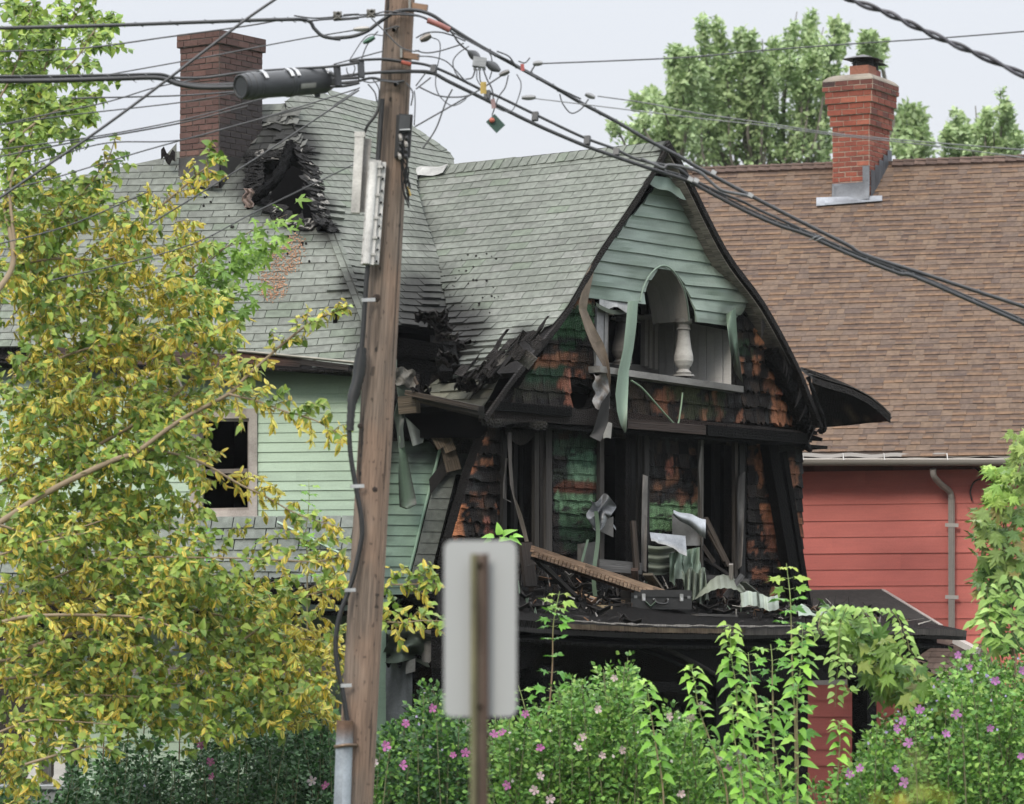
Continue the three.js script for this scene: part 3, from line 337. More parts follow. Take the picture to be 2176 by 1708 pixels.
// ---- second-floor windows: casings, jambs, burned strips, sills
{
  const win = (x0, x1, y0, y1, parts, label) => { const w = part('window', wallSheet(F, [F.L(x0 - 4, y0), F.L(x1 + 4, y0 + 2), F.L(x1 + 4, y1 + 4), F.L(x0 - 4, y1 + 2)], [[F.L(x0, y0 + 4), F.L(x1, y0 + 6), F.L(x1, y1), F.L(x0, y1 - 2)]], 0.16, sootC(1.3), 0.02), M.char, house, label); for (const [n, a, b, c, d, wd, col, z = 0.05, cc] of parts) part(n, bar(F.W(a, b, z), F.W(c, d, z), wd / 118, 0.05, (u) => (cc ? mixc(C(col), C(cc), u) : C(col)), F.n), M.wood, w); return w; };
  win(1072, 1133, 918, 1178, [['casing', 1137, 1185, 1137, 920, 9, '#3b3630', 0.06, '#241f1b'], ['casing', 1149, 1186, 1149, 905, 10, '#241d18', 0.04], ['casing', 1163, 1190, 1163, 904, 13, '#4a4541', 0.08, '#282422'], ['jamb', 1069, 1178, 1069, 915, 8, '#1c1a19', 0.05], ['sill', 1064, 1184, 1176, 1196, 10, '#5a534c', 0.12], ['jamb', 1092, 1178, 1092, 930, 7, '#110f0e', -0.14], ['jamb', 1110, 1178, 1110, 930, 6, '#110f0e', -0.2]], 'burned-out window left of the green shakes');
  win(1281, 1326, 924, 1193, [['casing', 1275, 1196, 1275, 918, 9, '#3a3531', 0.08], ['casing', 1331, 1196, 1331, 925, 8, '#171514', -0.05], ['casing', 1343, 1198, 1343, 925, 11, '#110f0e', -0.02], ['casing', 1357, 1200, 1357, 925, 10, '#1d1916', 0.02], ['casing', 1371, 1206, 1371, 926, 11, '#2a2623', 0.07], ['sill', 1270, 1200, 1360, 1208, 16, '#6a6866', 0.12]], 'burned-out middle window with torn foil');
  win(1492, 1557, 936, 1222, [['casing', 1488, 1226, 1488, 930, 6, '#55504a', 0.08], ['casing', 1561, 1226, 1561, 940, 7, '#3a322b', 0.05], ['casing', 1574, 1230, 1574, 945, 12, '#1c1a19', 0.06], ['jamb', 1520, 1222, 1520, 945, 14, '#0d0c0c', -0.3], ['sill', 1484, 1226, 1588, 1237, 9, '#4b4845', 0.12]], 'burned-out right window with fallen sash bars');
  strip('peeled_strip', F, pl(zM, 1015, 335, 1012, 500, 1008, 700, 1005, 960).map(([x, y]) => [x, y, x + 11, y + 4, 0.14]), M.plain, (u) => mixc(C('#86807a'), C('#4a4542'), u * 0.6), house);
  strip('peeled_strip', F, [[1640, 345, 1685, 315], [1632, 500, 1680, 500], [1635, 700, 1672, 700], [1632, 960, 1662, 930]].map(([a, b, c, d]) => [...zM(a, b), ...zM(c, d), 0.12]), M.plain, (u, v) => mixc(C('#8a847e'), C('#2f2b29'), smooth(0.1, 0.9, fbm(u * 4, v * 3, 4) + 0.3 * (1 - v))), house);
  strip('peeled_strip', F, [[1390, 150, 1402, 150], [1380, 290, 1400, 280], [1393, 500, 1402, 500], [1390, 1000, 1400, 990]].map(([a, b, c, d]) => [...zM(a, b), ...zM(c, d), 0.12]), M.plain, C('#6b6660'), house);
  strip('peeled_strip', F, [[125, 60, 160, 60], [138, 200, 160, 250], [150, 400, 178, 480], [200, 600, 225, 600], [245, 775, 270, 772]].map(([a, b, c, d]) => [...zM(a, b), ...zM(c, d), 0.18]), M.plain, (u) => mixc(C('#3a3532'), C('#8c8176'), u), house);
  strip('peeled_strip', F, [[120, 230, 133, 230], [106, 400, 118, 390], [104, 490, 120, 500], [150, 512, 155, 518]].map(([a, b, c, d]) => [...zM(a, b), ...zM(c, d), 0.16]), M.plain, C('#5f5a55'), house);
  part('charred_board', bar(F.W(...zM(248, 780), 0.3), F.W(...zM(282, 1065), 0.36), 0.2, 0.04, (u) => mixc(C('#3a2c22'), C('#1c1512'), u), F.n), M.wood, house, 'charred board hanging below the left window');
  // droop of burned cloth over the first window, loose sticks in the third
  part('burned_curtain', sheet((u, v) => F.W(zM(lerp(115, 330, u), 0)[0], zM(0, 20 + v * 45 + 100 * Math.sin(u * 3.1) * (0.4 + 0.5 * v) - u * 20)[1], 0.06 + 0.06 * v), 14, 4, 0.004, (u, v) => mixc(sootB, C('#3a352f'), v)), M.char, house);
  part('burned_curtain', sheet((u, v) => F.W(lerp(1022, 1162, u), 888 + 8 * u + v * (14 + 6 * Math.sin(u * 9)), 0.34 + 0.05 * Math.sin(u * 7)), 14, 2, 0.004, (u, v) => mixc(C('#45413b'), soot, v)), M.char, house);
  for (const [a, b, c, d, w] of [[1420, 620, 1570, 930, 0.06], [1405, 800, 1480, 910, 0.05], [1440, 700, 1545, 900, 0.04], [1410, 880, 1660, 1050, 0.04], [950, 640, 975, 960, 0.06]]) part('fallen_bar', bar(F.W(...zM(a, b), 0.1), F.W(...zM(c, d), 0.2), w, w, mixc(C('#2a2320'), C('#5b4a3a'), rnd() * 0.6)), M.wood, house);
  part('corner_post', bar(F.W(1632, 938, 0.12), F.W(1690, 1275, 0.2), 0.15, 0.16, sootC(0.9)), M.char, house, 'charred corner post leaning at the right end');
  part('corner_post', bar(F.W(1655, 960, 0.06), F.W(1708, 1290, 0.12), 0.2, 0.08, sootC(0.75)), M.char, house);
}
// ---- dark rooms behind the openings
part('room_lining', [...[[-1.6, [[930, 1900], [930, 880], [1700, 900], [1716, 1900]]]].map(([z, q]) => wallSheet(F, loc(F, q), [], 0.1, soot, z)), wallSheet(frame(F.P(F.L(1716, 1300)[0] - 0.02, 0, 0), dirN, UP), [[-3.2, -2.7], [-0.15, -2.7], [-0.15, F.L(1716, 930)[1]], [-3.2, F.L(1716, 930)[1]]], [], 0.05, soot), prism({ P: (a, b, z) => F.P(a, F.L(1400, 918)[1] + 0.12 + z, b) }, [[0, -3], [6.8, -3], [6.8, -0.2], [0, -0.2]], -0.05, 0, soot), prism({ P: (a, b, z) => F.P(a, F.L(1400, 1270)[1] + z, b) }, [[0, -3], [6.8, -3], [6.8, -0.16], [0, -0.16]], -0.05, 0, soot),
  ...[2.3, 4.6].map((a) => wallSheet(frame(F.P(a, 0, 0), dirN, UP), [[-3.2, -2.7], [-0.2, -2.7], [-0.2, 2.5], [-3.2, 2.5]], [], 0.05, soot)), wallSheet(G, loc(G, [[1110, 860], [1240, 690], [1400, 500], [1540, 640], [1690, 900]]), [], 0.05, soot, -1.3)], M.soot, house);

// ---- left wing wall: light green boards, window, corner
{
  const wl = (l) => loc(W, l), wo = [[424, 890], [531, 889], [531, 1084], [424, 1086]];
  const wing = part('wing_wall', wallSheet(W, wl([[-90, 760], [838, 762], [838, 1900], [-90, 1900]]), [wl(wo), wl([[590, 1440], [690, 1440], [690, 1800], [590, 1800]])], 0.12, C('#6d8473')), M.plain, house, 'light green clapboard wall of the left wing');
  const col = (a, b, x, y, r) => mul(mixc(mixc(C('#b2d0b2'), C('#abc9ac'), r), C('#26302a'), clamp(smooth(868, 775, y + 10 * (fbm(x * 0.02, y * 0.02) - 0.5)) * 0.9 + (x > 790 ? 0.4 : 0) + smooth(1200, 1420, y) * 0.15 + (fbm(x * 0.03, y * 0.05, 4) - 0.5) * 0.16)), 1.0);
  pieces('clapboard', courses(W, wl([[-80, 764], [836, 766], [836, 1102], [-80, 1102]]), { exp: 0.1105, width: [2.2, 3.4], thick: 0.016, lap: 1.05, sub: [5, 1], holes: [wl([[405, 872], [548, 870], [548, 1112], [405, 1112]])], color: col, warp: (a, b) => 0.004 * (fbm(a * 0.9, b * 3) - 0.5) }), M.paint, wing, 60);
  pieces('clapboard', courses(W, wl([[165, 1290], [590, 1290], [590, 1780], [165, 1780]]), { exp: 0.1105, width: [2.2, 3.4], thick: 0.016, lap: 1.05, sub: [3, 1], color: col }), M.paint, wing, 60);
  part('porch_shade_sheet', wallSheet(W, wl([[-90, 1285], [163, 1285], [163, 1900], [-90, 1900]]), [], 0.03, (a, b, p) => mixc(C('#3f372f'), C('#2a2622'), fbm(p.x * 3, p.y * 3, 2)), 0.04), M.wood, house, 'flat dark sheet painted as porch shade at the lower left');  // flat brown sheet paints the shaded porch interior onto the wall
  const w = part('window', wallSheet(W, wl([[405, 870], [548, 868], [548, 1106], [405, 1108]]), [wl(wo)], 0.1, C('#b5aba2'), 0.045), M.plain, house, 'burned-out window with pale frame in the left wing');
  part('sill', bar(W.W(386, 1103, 0.08), W.W(552, 1101, 0.08), 0.16, 0.05, C('#c4b9b2')), M.plain, w); part('inner_frame', wallSheet(W, wl([[422, 888], [533, 887], [533, 1086], [422, 1088]]), [wl([[430, 895], [526, 895], [526, 1078], [430, 1080]])], 0.05, C('#a79a8f'), 0.0), M.plain, w); part('sash_rail', bar(W.W(430, 1002, -0.08), W.W(526, 1000, -0.08), 0.04, 0.05, C('#7d736a')), M.plain, w);
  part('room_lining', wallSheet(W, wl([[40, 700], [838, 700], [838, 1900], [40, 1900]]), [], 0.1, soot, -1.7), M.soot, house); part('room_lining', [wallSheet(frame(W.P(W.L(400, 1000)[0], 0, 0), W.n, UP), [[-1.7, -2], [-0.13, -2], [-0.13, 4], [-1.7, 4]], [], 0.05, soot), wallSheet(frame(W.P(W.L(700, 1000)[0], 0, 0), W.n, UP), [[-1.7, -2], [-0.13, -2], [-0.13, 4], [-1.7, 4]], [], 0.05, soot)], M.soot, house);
}
// ---- flank between wing and bay: green siding cut to a slope, then a slanting strip of grey tiles
{
  const s2 = frame(W.P(W.L(835, 1400)[0], 0, 0.02), V(Math.cos(0.35), 0, -Math.sin(0.35)), UP), sl = (l) => loc(s2, l);
  const flank = part('flank_wall', wallSheet(s2, sl([[790, 790], [1015, 800], [1015, 930], [990, 1010], [945, 1180], [935, 1900], [790, 1900]]), [], 0.1, sootC(1.5)), M.char, house, 'flank of green siding cut to a slope beside grey tiles');
  const edge = [[933, 952], [921, 1000], [900, 1080], [876, 1180], [856, 1256], [838, 1290]];
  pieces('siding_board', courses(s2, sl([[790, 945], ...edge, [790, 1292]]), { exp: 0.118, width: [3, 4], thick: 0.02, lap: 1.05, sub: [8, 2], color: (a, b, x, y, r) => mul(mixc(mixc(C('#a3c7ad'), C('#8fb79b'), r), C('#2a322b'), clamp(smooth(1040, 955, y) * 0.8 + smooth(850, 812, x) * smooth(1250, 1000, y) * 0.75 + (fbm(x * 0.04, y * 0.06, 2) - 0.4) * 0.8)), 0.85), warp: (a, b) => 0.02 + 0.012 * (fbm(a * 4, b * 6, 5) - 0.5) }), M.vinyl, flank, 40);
  part('edge_trim', tube(edge.map(([x, y]) => s2.W(x + 2, y, 0.05)), 0.02, C('#8bb397'), 6, 20), M.vinyl, flank);
  const st = [[937, 955], [925, 1002], [904, 1082], [880, 1182], [860, 1257], [845, 1292], [905, 1296], [914, 1268], [925, 1217], [950, 1120], [975, 1030], [992, 960]];
  pieces('tile', courses(s2, sl(st), { exp: 0.127, width: [0.3, 0.42], thick: 0.012, lap: 1.05, color: (a, b, x, y, r) => mul(mixc(mixc(C('#8e968f'), C('#7c857d'), r), soot, clamp(smooth(1035, 985, y) * 0.9 + smooth(1215, 1260, y) * 0.75 + (fbm(x * 0.05, y * 0.05, 3) - 0.55) * 0.9)), 1), warp: () => 0.06 }), M.shingle, flank, 60);
  strip('peeled_strip', s2, [[985, 1006, 995, 1004], [962, 1070, 975, 1075], [948, 1140, 957, 1142], [930, 1205, 937, 1208]].map((q, i) => [...q, 0.16 + 0.03 * (i % 2)]), M.plain, C('#817972'), house);
  part('charred_board', bar(s2.W(978, 1010, 0.1), s2.W(926, 1215, 0.12), 0.09, 0.06, sootC(1.2), s2.n), M.char, house);
  pieces('shake', courses(s2, sl([[930, 900], [1012, 900], [1005, 1000], [960, 1000]]), { exp: 0.15, width: [0.12, 0.25], thick: 0.02, color: (a, b, x, y, r) => mixc(mul(sootB, 1.6), C('#3a352d'), r * 0.7) }), M.char, flank, 30);
  // melted siding and foil hanging beside the pole
  strip('hanging_siding', s2, [[430, 0, 480, 0], [440, 150, 500, 120], [435, 330, 540, 330], [440, 500, 580, 520], [445, 590, 585, 570], [500, 610, 530, 600]].map(([a, b, c, d]) => [...zQ(a, b), ...zQ(c, d), 0.3]), M.vinyl, (u, v) => mul(mixc(C('#6f8f72'), C('#2c2f27'), smooth(0.25, 0.75, Math.abs(v - 0.45) + 0.4 * u)), 0.8), house, 'melted green siding hanging beside the pole');
  strip('hanging_siding', s2, [[540, 900, 640, 900], [560, 1040, 740, 1090], [580, 1140, 660, 1200], [530, 1340, 650, 1340], [560, 1500, 630, 1480], [580, 1708, 650, 1690]].map(([a, b, c, d]) => [...zP(a, b), ...zP(c, d), 0.34]), M.vinyl, (u, v) => mul(mixc(C('#56685a'), C('#232721'), fbm(u * 6, v * 3, 3)), 0.8), house);
  part('torn_foil', sheet((u, v) => s2.W(...zP(lerp(lerp(655, 740, v), lerp(870, 850, v), u), lerp(lerp(1350, 1680, v), lerp(1560, 1640, v), u)), 0.34 + 0.05 * Math.sin(u * 5)), 6, 5, 0.003, (u, v) => mixc(C('#4d5651'), C('#8c9290'), v * 0.7)), M.plain, house, 'grey torn sheet hanging below the cornice');
  for (const [a, b, c, d, w, k] of [[1080, 1560, 1160, 1740, 0.13, 0.5], [940, 1490, 1060, 1700, 0.1, 0.35], [700, 880, 760, 1010, 0.1, 0.3]]) part('loose_board', bar(s2.W(...zP(a, b), 0.3), s2.W(...zP(c, d), 0.33), w, 0.03, (u) => mixc(C('#2a221c'), C('#7a6650'), k + 0.3 * u), s2.n), M.wood, house);
  part('loose_board', bar(s2.W(...zQ(820, 0), 0.25), s2.W(...zQ(895, 290), 0.28), 0.17, 0.03, (u) => mixc(C('#332a22'), C('#6d5c48'), u), s2.n), M.wood, house);
  part('torn_foil', sheet((u, v) => s2.W(...zP(lerp(535, 755, u) + 20 * Math.sin(v * 9), lerp(790, 990, v) + 50 * u + 14 * Math.sin(u * 12)), 0.4 + 0.04 * Math.sin(u * 9 + v * 5)), 9, 6, 0.004, (u, v) => mixc(C('#9a968c'), C('#3c3933'), fbm(u * 6, v * 6, 4) + 0.15)), M.plain, house);
  part('roof_felt', sheet((u, v) => s2.W(...zQ(lerp(700, 850, u) - v * 10, lerp(490, 300, u) - v * 130), 0.12), 4, 4, 0.006, sootC(2.2)), M.shingle, house);
}
// ---------------------------------------------------------------- roofs of the burned house
// a roof slope with a bent profile (points in the plane of the gable edge, lowest first), swept back from the gable
function swept(list) {
  const q = new THREE.CatmullRomCurve3(list.map(([x, y]) => GE.W(x, y)), false, 'catmullrom', 0.5).getPoints(22), s = [0]; for (let i = 1; i < q.length; i++) s.push(s[i - 1] + q[i].distanceTo(q[i - 1]));
  const v = q.slice(1).map((p, i) => p.clone().sub(q[i]).normalize()), n = v.map((d) => dirN.clone().cross(d).normalize()), N = q.length - 1, seg = (b) => { let i = 0; while (i < N - 1 && b > s[i + 1]) i++; return i; };
  return { len: s[N], P: (a, b, z = 0) => { const i = seg(b), t = clamp((b - s[i]) / (s[i + 1] - s[i])), j = t < 0.5 ? Math.max(0, i - 1) : Math.min(N - 1, i + 1), nn = n[i].clone().lerp(n[j], Math.abs(t - 0.5)).normalize(); return q[i].clone().addScaledVector(v[i], b - s[i]).addScaledVector(dirN, a).addScaledVector(nn, z); },
    L: (x, y) => { let best, bd = 1e9; for (let i = 0; i < N; i++) { const w = hit(x, y, q[i], n[i]), p = w.clone().sub(q[i]), b = p.dot(v[i]), L = s[i + 1] - s[i], d = Math.max(0, -b - 0.01, b - L - 0.01) * 100 + w.distanceTo(EYE) * 0.01; if (d < bd) { bd = d; best = [p.dot(dirN), s[i] + b]; } } return best; } };
}
const R1 = swept([[1030, 882], [1085, 802], [1128, 750], [1165, 706], [1205, 650], [1265, 545], [1330, 447], [1383, 363], [1418, 303]]);
const sootSpots = [[930, 690, 150, 1], [880, 660, 130, 0.95], [930, 600, 90, 0.55], [900, 480, 60, 0.35], [1000, 800, 70, 0.8], [1120, 720, 45, 0.8], [870, 590, 60, 0.35], [640, 312, 66, 1], [590, 300, 95, 1], [548, 345, 88, 1], [535, 400, 62, 0.9], [575, 440, 45, 0.7], [500, 380, 60, 0.5], [690, 440, 34, 0.95], [560, 425, 40, 0.55], [700, 490, 40, 0.9], [640, 490, 40, 0.6], [755, 600, 55, 0.9], [745, 640, 80, 0.45], [770, 720, 50, 0.6], [460, 330, 60, 0.5], [1405, 312, 26, 0.9], [905, 520, 30, 0.4], [560, 240, 40, 0.5], [940, 585, 30, 0.4], [790, 690, 40, 0.6]];
function roofColor(x, y, r, r2) {
  let c = mixc(C('#8d9489'), C('#828a7e'), r); if (r2 > 0.93) c = mixc(c, C('#7c8d75'), 0.6); else if (r2 < 0.1) c = mixc(c, C('#83887f'), 0.7); else if (r2 < 0.18) c = mixc(c, C('#999c95'), 0.5);
  const st = (fbm(x * 0.012, y * 0.012, 21, 3) - 0.42) * 0.5; c = mul(c, 1.02 - Math.max(0, st));
  return mixc(c, mul(soot, 1.5 + r * 1.8), blob(sootSpots, x, y) * 0.95);
}
const litter = (x, y) => blob([[605, 545, 45, 1], [575, 600, 40, 0.9], [620, 520, 30, 0.9]], x, y);
const mainRoof = part('front_gable_roof', (() => { const v = loc(R1, [[1410, 307], [1383, 364], [1330, 448], [1265, 546], [1205, 651], [1165, 703], [1118, 710], [1083, 741], [1040, 772], [985, 770], [962, 742], [958, 695], [943, 620], [915, 540], [893, 470], [878, 400], [868, 346]]); return sheet((u, k) => { const b = lerp(0.75, R1.len, k), sp = spans(v, clamp(b, Math.min(...v.map((q) => q[1])) + 0.01, R1.len - 0.05))[0] ?? [-0.5, 0]; return R1.P(lerp(sp[0] - 0.35, 0, u), b, -0.02); }, 10, 26, 0.07, sootC(1.4)); })(), M.char, house, 'grey-green shingled roof of the front gable');
const valley = [[958, 695], [943, 620], [915, 540], [893, 470], [880, 400], [868, 344]];
const g1 = loc(R1, [[1411, 305], [1384, 362], [1331, 446], [1266, 544], [1206, 649], [1166, 699], [1118, 709], [1083, 741], [1049, 766], [1034, 777], [984, 795], [951, 812], [962, 784], [986, 760], [964, 738], ...valley]);
const curlUp = (x, y, r) => 0.004 + r * 0.05 * blob([[930, 690, 110, 1], [1010, 770, 90, 1], [1100, 730, 60, 1], [960, 600, 40, 0.6], [630, 310, 60, 0.9], [690, 450, 36, 0.9], [745, 600, 60, 0.7]], x, y);
const roofPieces = courses(R1, g1, { exp: 0.127, fixed: 0.305, stagger: 0.37, thick: 0.007, lap: 1.1, gap: 0.004, jitter: 0.004, sub: [3, 2], lift: curlUp, topMost: R1.len, warp: (a, b) => 0.02 * (fbm(a * 0.9, b * 0.9, 4, 2) - 0.5) + 0.05 * smooth(-2.2, -3.8, a) * smooth(3, 1, b), color: (a, b, x, y, r, r2) => roofColor(x, y, r, r2) });
const patchRoof = courses(R1, loc(R1, [[884, 838], [900, 816], [925, 803], [950, 814], [985, 806], [1030, 796], [1058, 806], [1042, 842], [1024, 866], [950, 856]]), { exp: 0.15, fixed: 0.305, thick: 0.01, lap: 1.1, jitter: 0.01, lift: (x, y, r) => r * 0.02, color: (a, b, x, y, r) => mixc(mixc(C('#7d7a62'), C('#5d5f4f'), r), soot, clamp(smooth(960, 1040, x) * 0.8 + (fbm(x * 0.06, y * 0.06, 1) - 0.5))) });
// main roof: two slopes that meet in a hip
const ridgeEnd = R1.P(-3.95, R1.len), hipLow = at(812, 768, 42.3), nR = dirF.clone().cross(ridgeEnd.clone().sub(hipLow)).normalize(); if (nR.y < 0) nR.negate();
const R0R = frame(hipLow, dirF, nR.clone().cross(dirF).normalize()), hipTop = R0R.W(600, 216), nL = dirW.clone().cross(hipTop.clone().sub(hipLow)).normalize(); if (nL.y < 0) nL.negate();
const R0L = frame(hipLow, dirW, nL.clone().cross(dirW).normalize());
const hip = (y) => lerp(600, 812, (y - 216) / (768 - 216));
const holeL = [[hip(322), 322], [614, 322], [590, 338], [543, 335], [540, 380], [545, 415], [556, 432], [575, 449], [600, 466], [622, 476], [655, 483], [hip(486), 486]], holeR = [[hip(486), 486], [684, 480], [676, 455], [671, 428], [663, 393], [657, 359], [645, 331], [hip(322), 322]];
const rag = (l, amp) => l.flatMap((p, i) => (i + 1 < l.length ? [0, 0.33, 0.67].map((t) => { const k = t ? amp : amp * 0.4; return [lerp(p[0], l[i + 1][0], t) + (i || t ? rr(-k, k) : 0), lerp(p[1], l[i + 1][1], t) + (i || t ? rr(-k, k) : 0)]; }) : [p]));
const hL = rag(holeL, 7), hR = rag(holeR, 6);
const outL = [[600, 216], ...hL, [812, 766], [745, 771], [480, 750], [200, 743], [-60, 744], [-60, 430], [165, 376], [337, 340], [372, 330], [552, 226]];
const outR = [[600, 216], [690, 205], [800, 219], [880, 275], [964, 331], [964, 354], [886, 368], ...valley.slice(0, -1).reverse(), [946, 700], [900, 696], [850, 692], [812, 700], [792, 716], ...hR];
const bowL = (a, b) => -0.1 * Math.exp(-(((a + 1.6) / 1.3) ** 2)) * smooth(2.2, 0.2, b) + 0.02 * (fbm(a * 0.8, b * 0.8, 6, 2) - 0.5), bowR = (a, b) => 0.02 * (fbm(a * 0.8, b * 0.8, 2, 2) - 0.5) + 0.09 * Math.exp(-(((a - 2.6) / 0.8) ** 2));
const leftRoof = part('wing_roof', wallSheet(R0L, loc(R0L, outL), [], 0.07, sootC(1.4), -0.14), M.char, house, 'left slope of the main roof with orange leaf litter'), rightRoof = part('main_roof', wallSheet(R0R, loc(R0R, outR), [], 0.07, (a, b, p) => (proj(p)[1] < 420 && proj(p)[0] > 700 ? C('#8a8d87') : soot), -0.03), M.char, house, 'right slope of the main roof beside the burned hole');
const rawL = courses(R0L, loc(R0L, outL), { exp: 0.127, fixed: 0.305, stagger: 0.41, thick: 0.008, lap: 1.1, gap: 0.004, jitter: 0.004, sub: [3, 1], lift: curlUp, warp: bowL, color: (a, b, x, y, r, r2) => roofColor(x, y, r, r2) });
const rawR = courses(R0R, loc(R0R, outR), { exp: 0.127, fixed: 0.305, stagger: 0.37, thick: 0.009, lap: 1.1, gap: 0.004, jitter: 0.004, sub: [3, 1], lift: curlUp, warp: bowR, color: (a, b, x, y, r, r2) => mul(roofColor(x, y, r, r2), 0.97) });
pieces('shingle', [...roofPieces, ...patchRoof], M.shingle, mainRoof, 170); pieces('shingle', rawL, M.shingle, leftRoof, 70, (r) => { const [x] = proj(r.centre); return x < 400; }); pieces('shingle', rawR, M.shingle, rightRoof, 60);
{ // caps along the ridge and the hips
  const caps = []; for (let i = 0; i < 27; i++) { const a1 = -0.02 - i * 0.147, a0 = a1 - 0.155, x = proj(R1.P(a1, R1.len))[0], r = rnd(), c = (a, b, p) => { const q = proj(p); return roofColor(q[0], q[1], r, i % 7 === 3 ? 0.95 : 0.4); }; caps.push(prism(R1, [[a0, R1.len - 0.15], [a1, R1.len - 0.15 + rr(-0.01, 0.01)], [a1, R1.len + 0.005], [a0, R1.len + 0.005]], 0, (a) => (a > a1 - 0.05 ? 0.028 : 0.014), c)); }
  pieces('ridge_cap', caps, M.shingle, mainRoof, 30);
  const hc = (s, p, q, n, w, side) => { const o = []; for (let i = 0; i < n; i++) { const A = [lerp(p[0], q[0], i / n), lerp(p[1], q[1], i / n)], B = [lerp(p[0], q[0], (i + 1.1) / n), lerp(p[1], q[1], (i + 1.1) / n)], r = rnd(); o.push(prism(s, [A, B, [B[0] + w[0], B[1] + w[1]], [A[0] + w[0], A[1] + w[1]]], -0.02, (a, b) => 0.022 + 0.006 * (i % 2), (a, b, p3) => { const g = proj(p3); return roofColor(g[0], g[1], r, 0.3); })); } return o; };
  const h0 = R0R.L(hip(500), 500), h1 = R0R.L(811, 765), l0 = R0L.L(hip(500), 500), l1 = R0L.L(811, 765), t0 = R0R.L(800, 219), t1 = R0R.L(948, 320);
  pieces('hip_cap', [...hc(R0R, h1, h0, 18, [0.07, 0]), ...hc(R0L, l1, l0, 18, [-0.07, 0])], M.shingle, rightRoof, 40); pieces('hip_cap', hc(R0R, t1, t0, 10, [-0.16, -0.05]), M.shingle, rightRoof, 12);
  // a bent sheet of white flashing where ridge and roof meet
  part('bent_flashing', sheet((u, v) => R1.P(-3.95 + 0.55 * u, R1.len - 0.17 + 0.16 * v, 0.05 + 0.02 * Math.sin(u * 7)), 6, 2, 0.004, C('#b6b7b4')), M.plain, mainRoof);
}
// rake boards, soffit and right slope of the gable
{
  const lp = [[1418, 305], [1383, 365], [1330, 449], [1265, 547], [1205, 653], [1160, 712], [1122, 758], [1080, 812], [1026, 888]], rp = [[1418, 305], [1456, 372], [1540, 537], [1621, 650], [1690, 777], [1725, 862], [1746, 908]];
  const bd = (list, w, c, z0, z1, name, label) => part(name, sheet((u, v) => { const cv = new THREE.CatmullRomCurve3(list.map(([x, y]) => GE.W(x, y)), false, 'catmullrom', 0.5), p = cv.getPoint(u), t = cv.getTangent(u), dn = V(0, 0, 0).addVectors(t, V(0, 0, 0)).cross(dirN).normalize(); if (dn.y > 0) dn.negate(); return p.addScaledVector(dn, w * v + 0.01).addScaledVector(dirN, lerp(z0, z1, v)); }, 28, 1, 0.035, c), M.char, house, label);
  bd(lp, 0.055, (u, v, p) => mixc(mul(sootB, 1.2), C('#33302d'), smooth(0.55, 0.1, u) * 0.9), 0.01, 0.01, 'rake_board', 'blackened rake board on the left of the gable'); bd(rp, 0.045, sootC(1.1), 0.01, 0.01, 'rake_board', 'charred rake board on the right of the gable');
  const cv = new THREE.CatmullRomCurve3(rp.map(([x, y]) => GE.W(x, y)), false, 'catmullrom', 0.5), nn = (u) => { const n = cv.getTangent(u).cross(dirN).normalize(); if (n.y > 0) n.negate(); return n; };
  const rs = part('gable_roof_far_side', sheet((u, v) => cv.getPoint(u).addScaledVector(dirN, -v * 4.3), 24, 2, -0.06, sootC(1.3)), M.char, house);
  part('rake_soffit', sheet((u, v) => cv.getPoint(u * 0.62 + 0.03).addScaledVector(nn(u * 0.62 + 0.03), 0.065).addScaledVector(dirN, -0.0 - v * 0.32), 24, 6, 0.015, (u, v, p) => mixc(mixc(C('#8c857b'), C('#6d665d'), fbm(p.x * 30, p.y * 2, p.z * 30)), soot, clamp(smooth(0.75, 1, u + 0.15 * (fbm(u * 9, v * 4, 3) - 0.5)) + 0.35 * smooth(0.6, 1, v)))), M.wood, house, 'smoke-stained soffit under the right rake');
  part('charred_rafter', tube([0.6, 0.7, 0.8, 0.9, 0.985].map((u) => cv.getPoint(u).addScaledVector(nn(u), 0.16).addScaledVector(dirN, -0.12)), (u, a) => 0.1 + 0.03 * Math.sin(a * 3 + u * 40), sootC(0.9), 8, 40), M.char, house);
  for (let k = 0; k < 10; k++) { const u = rr(0.5, 0.98), L = rr(0.1, 0.35); part('charred_flake', sheet((i, j) => cv.getPoint(u + i * 0.02).addScaledVector(nn(u), 0.05 + j * L * (0.5 + 0.5 * i)).addScaledVector(dirN, -0.05 + 0.06 * j), 2, 3, 0.006, sootC(rr(0.8, 2.5))), M.char, house); }
  // ragged black bits along the broken left rake
  for (let k = 0; k < 20; k++) { const t = rnd(), x = lerp(1150, 985, t) + rr(-18, 10), y = lerp(690, 806, t) + rr(-16, 26), d = lerp(41.6, 42.0, t), L = rr(0.1, 0.28), an = rr(-0.2, 1), q = at(x, y, d + rr(-0.1, 0.3)); part('charred_flake', sheet((i, j) => q.clone().add(V(Math.cos(an) * L * i - 0.1 * j, Math.sin(an) * L * i - 0.12 * j + 0.05 * Math.sin(i * 5 + k), 0.12 * j * Math.sin(k))), 4, 3, 0.008, (i, j) => mixc(mul(sootB, rr(0.7, 2)), C('#8f8a85'), k % 9 === 0 && i > 0.6 ? 0.8 : 0)), M.char, house); }
}
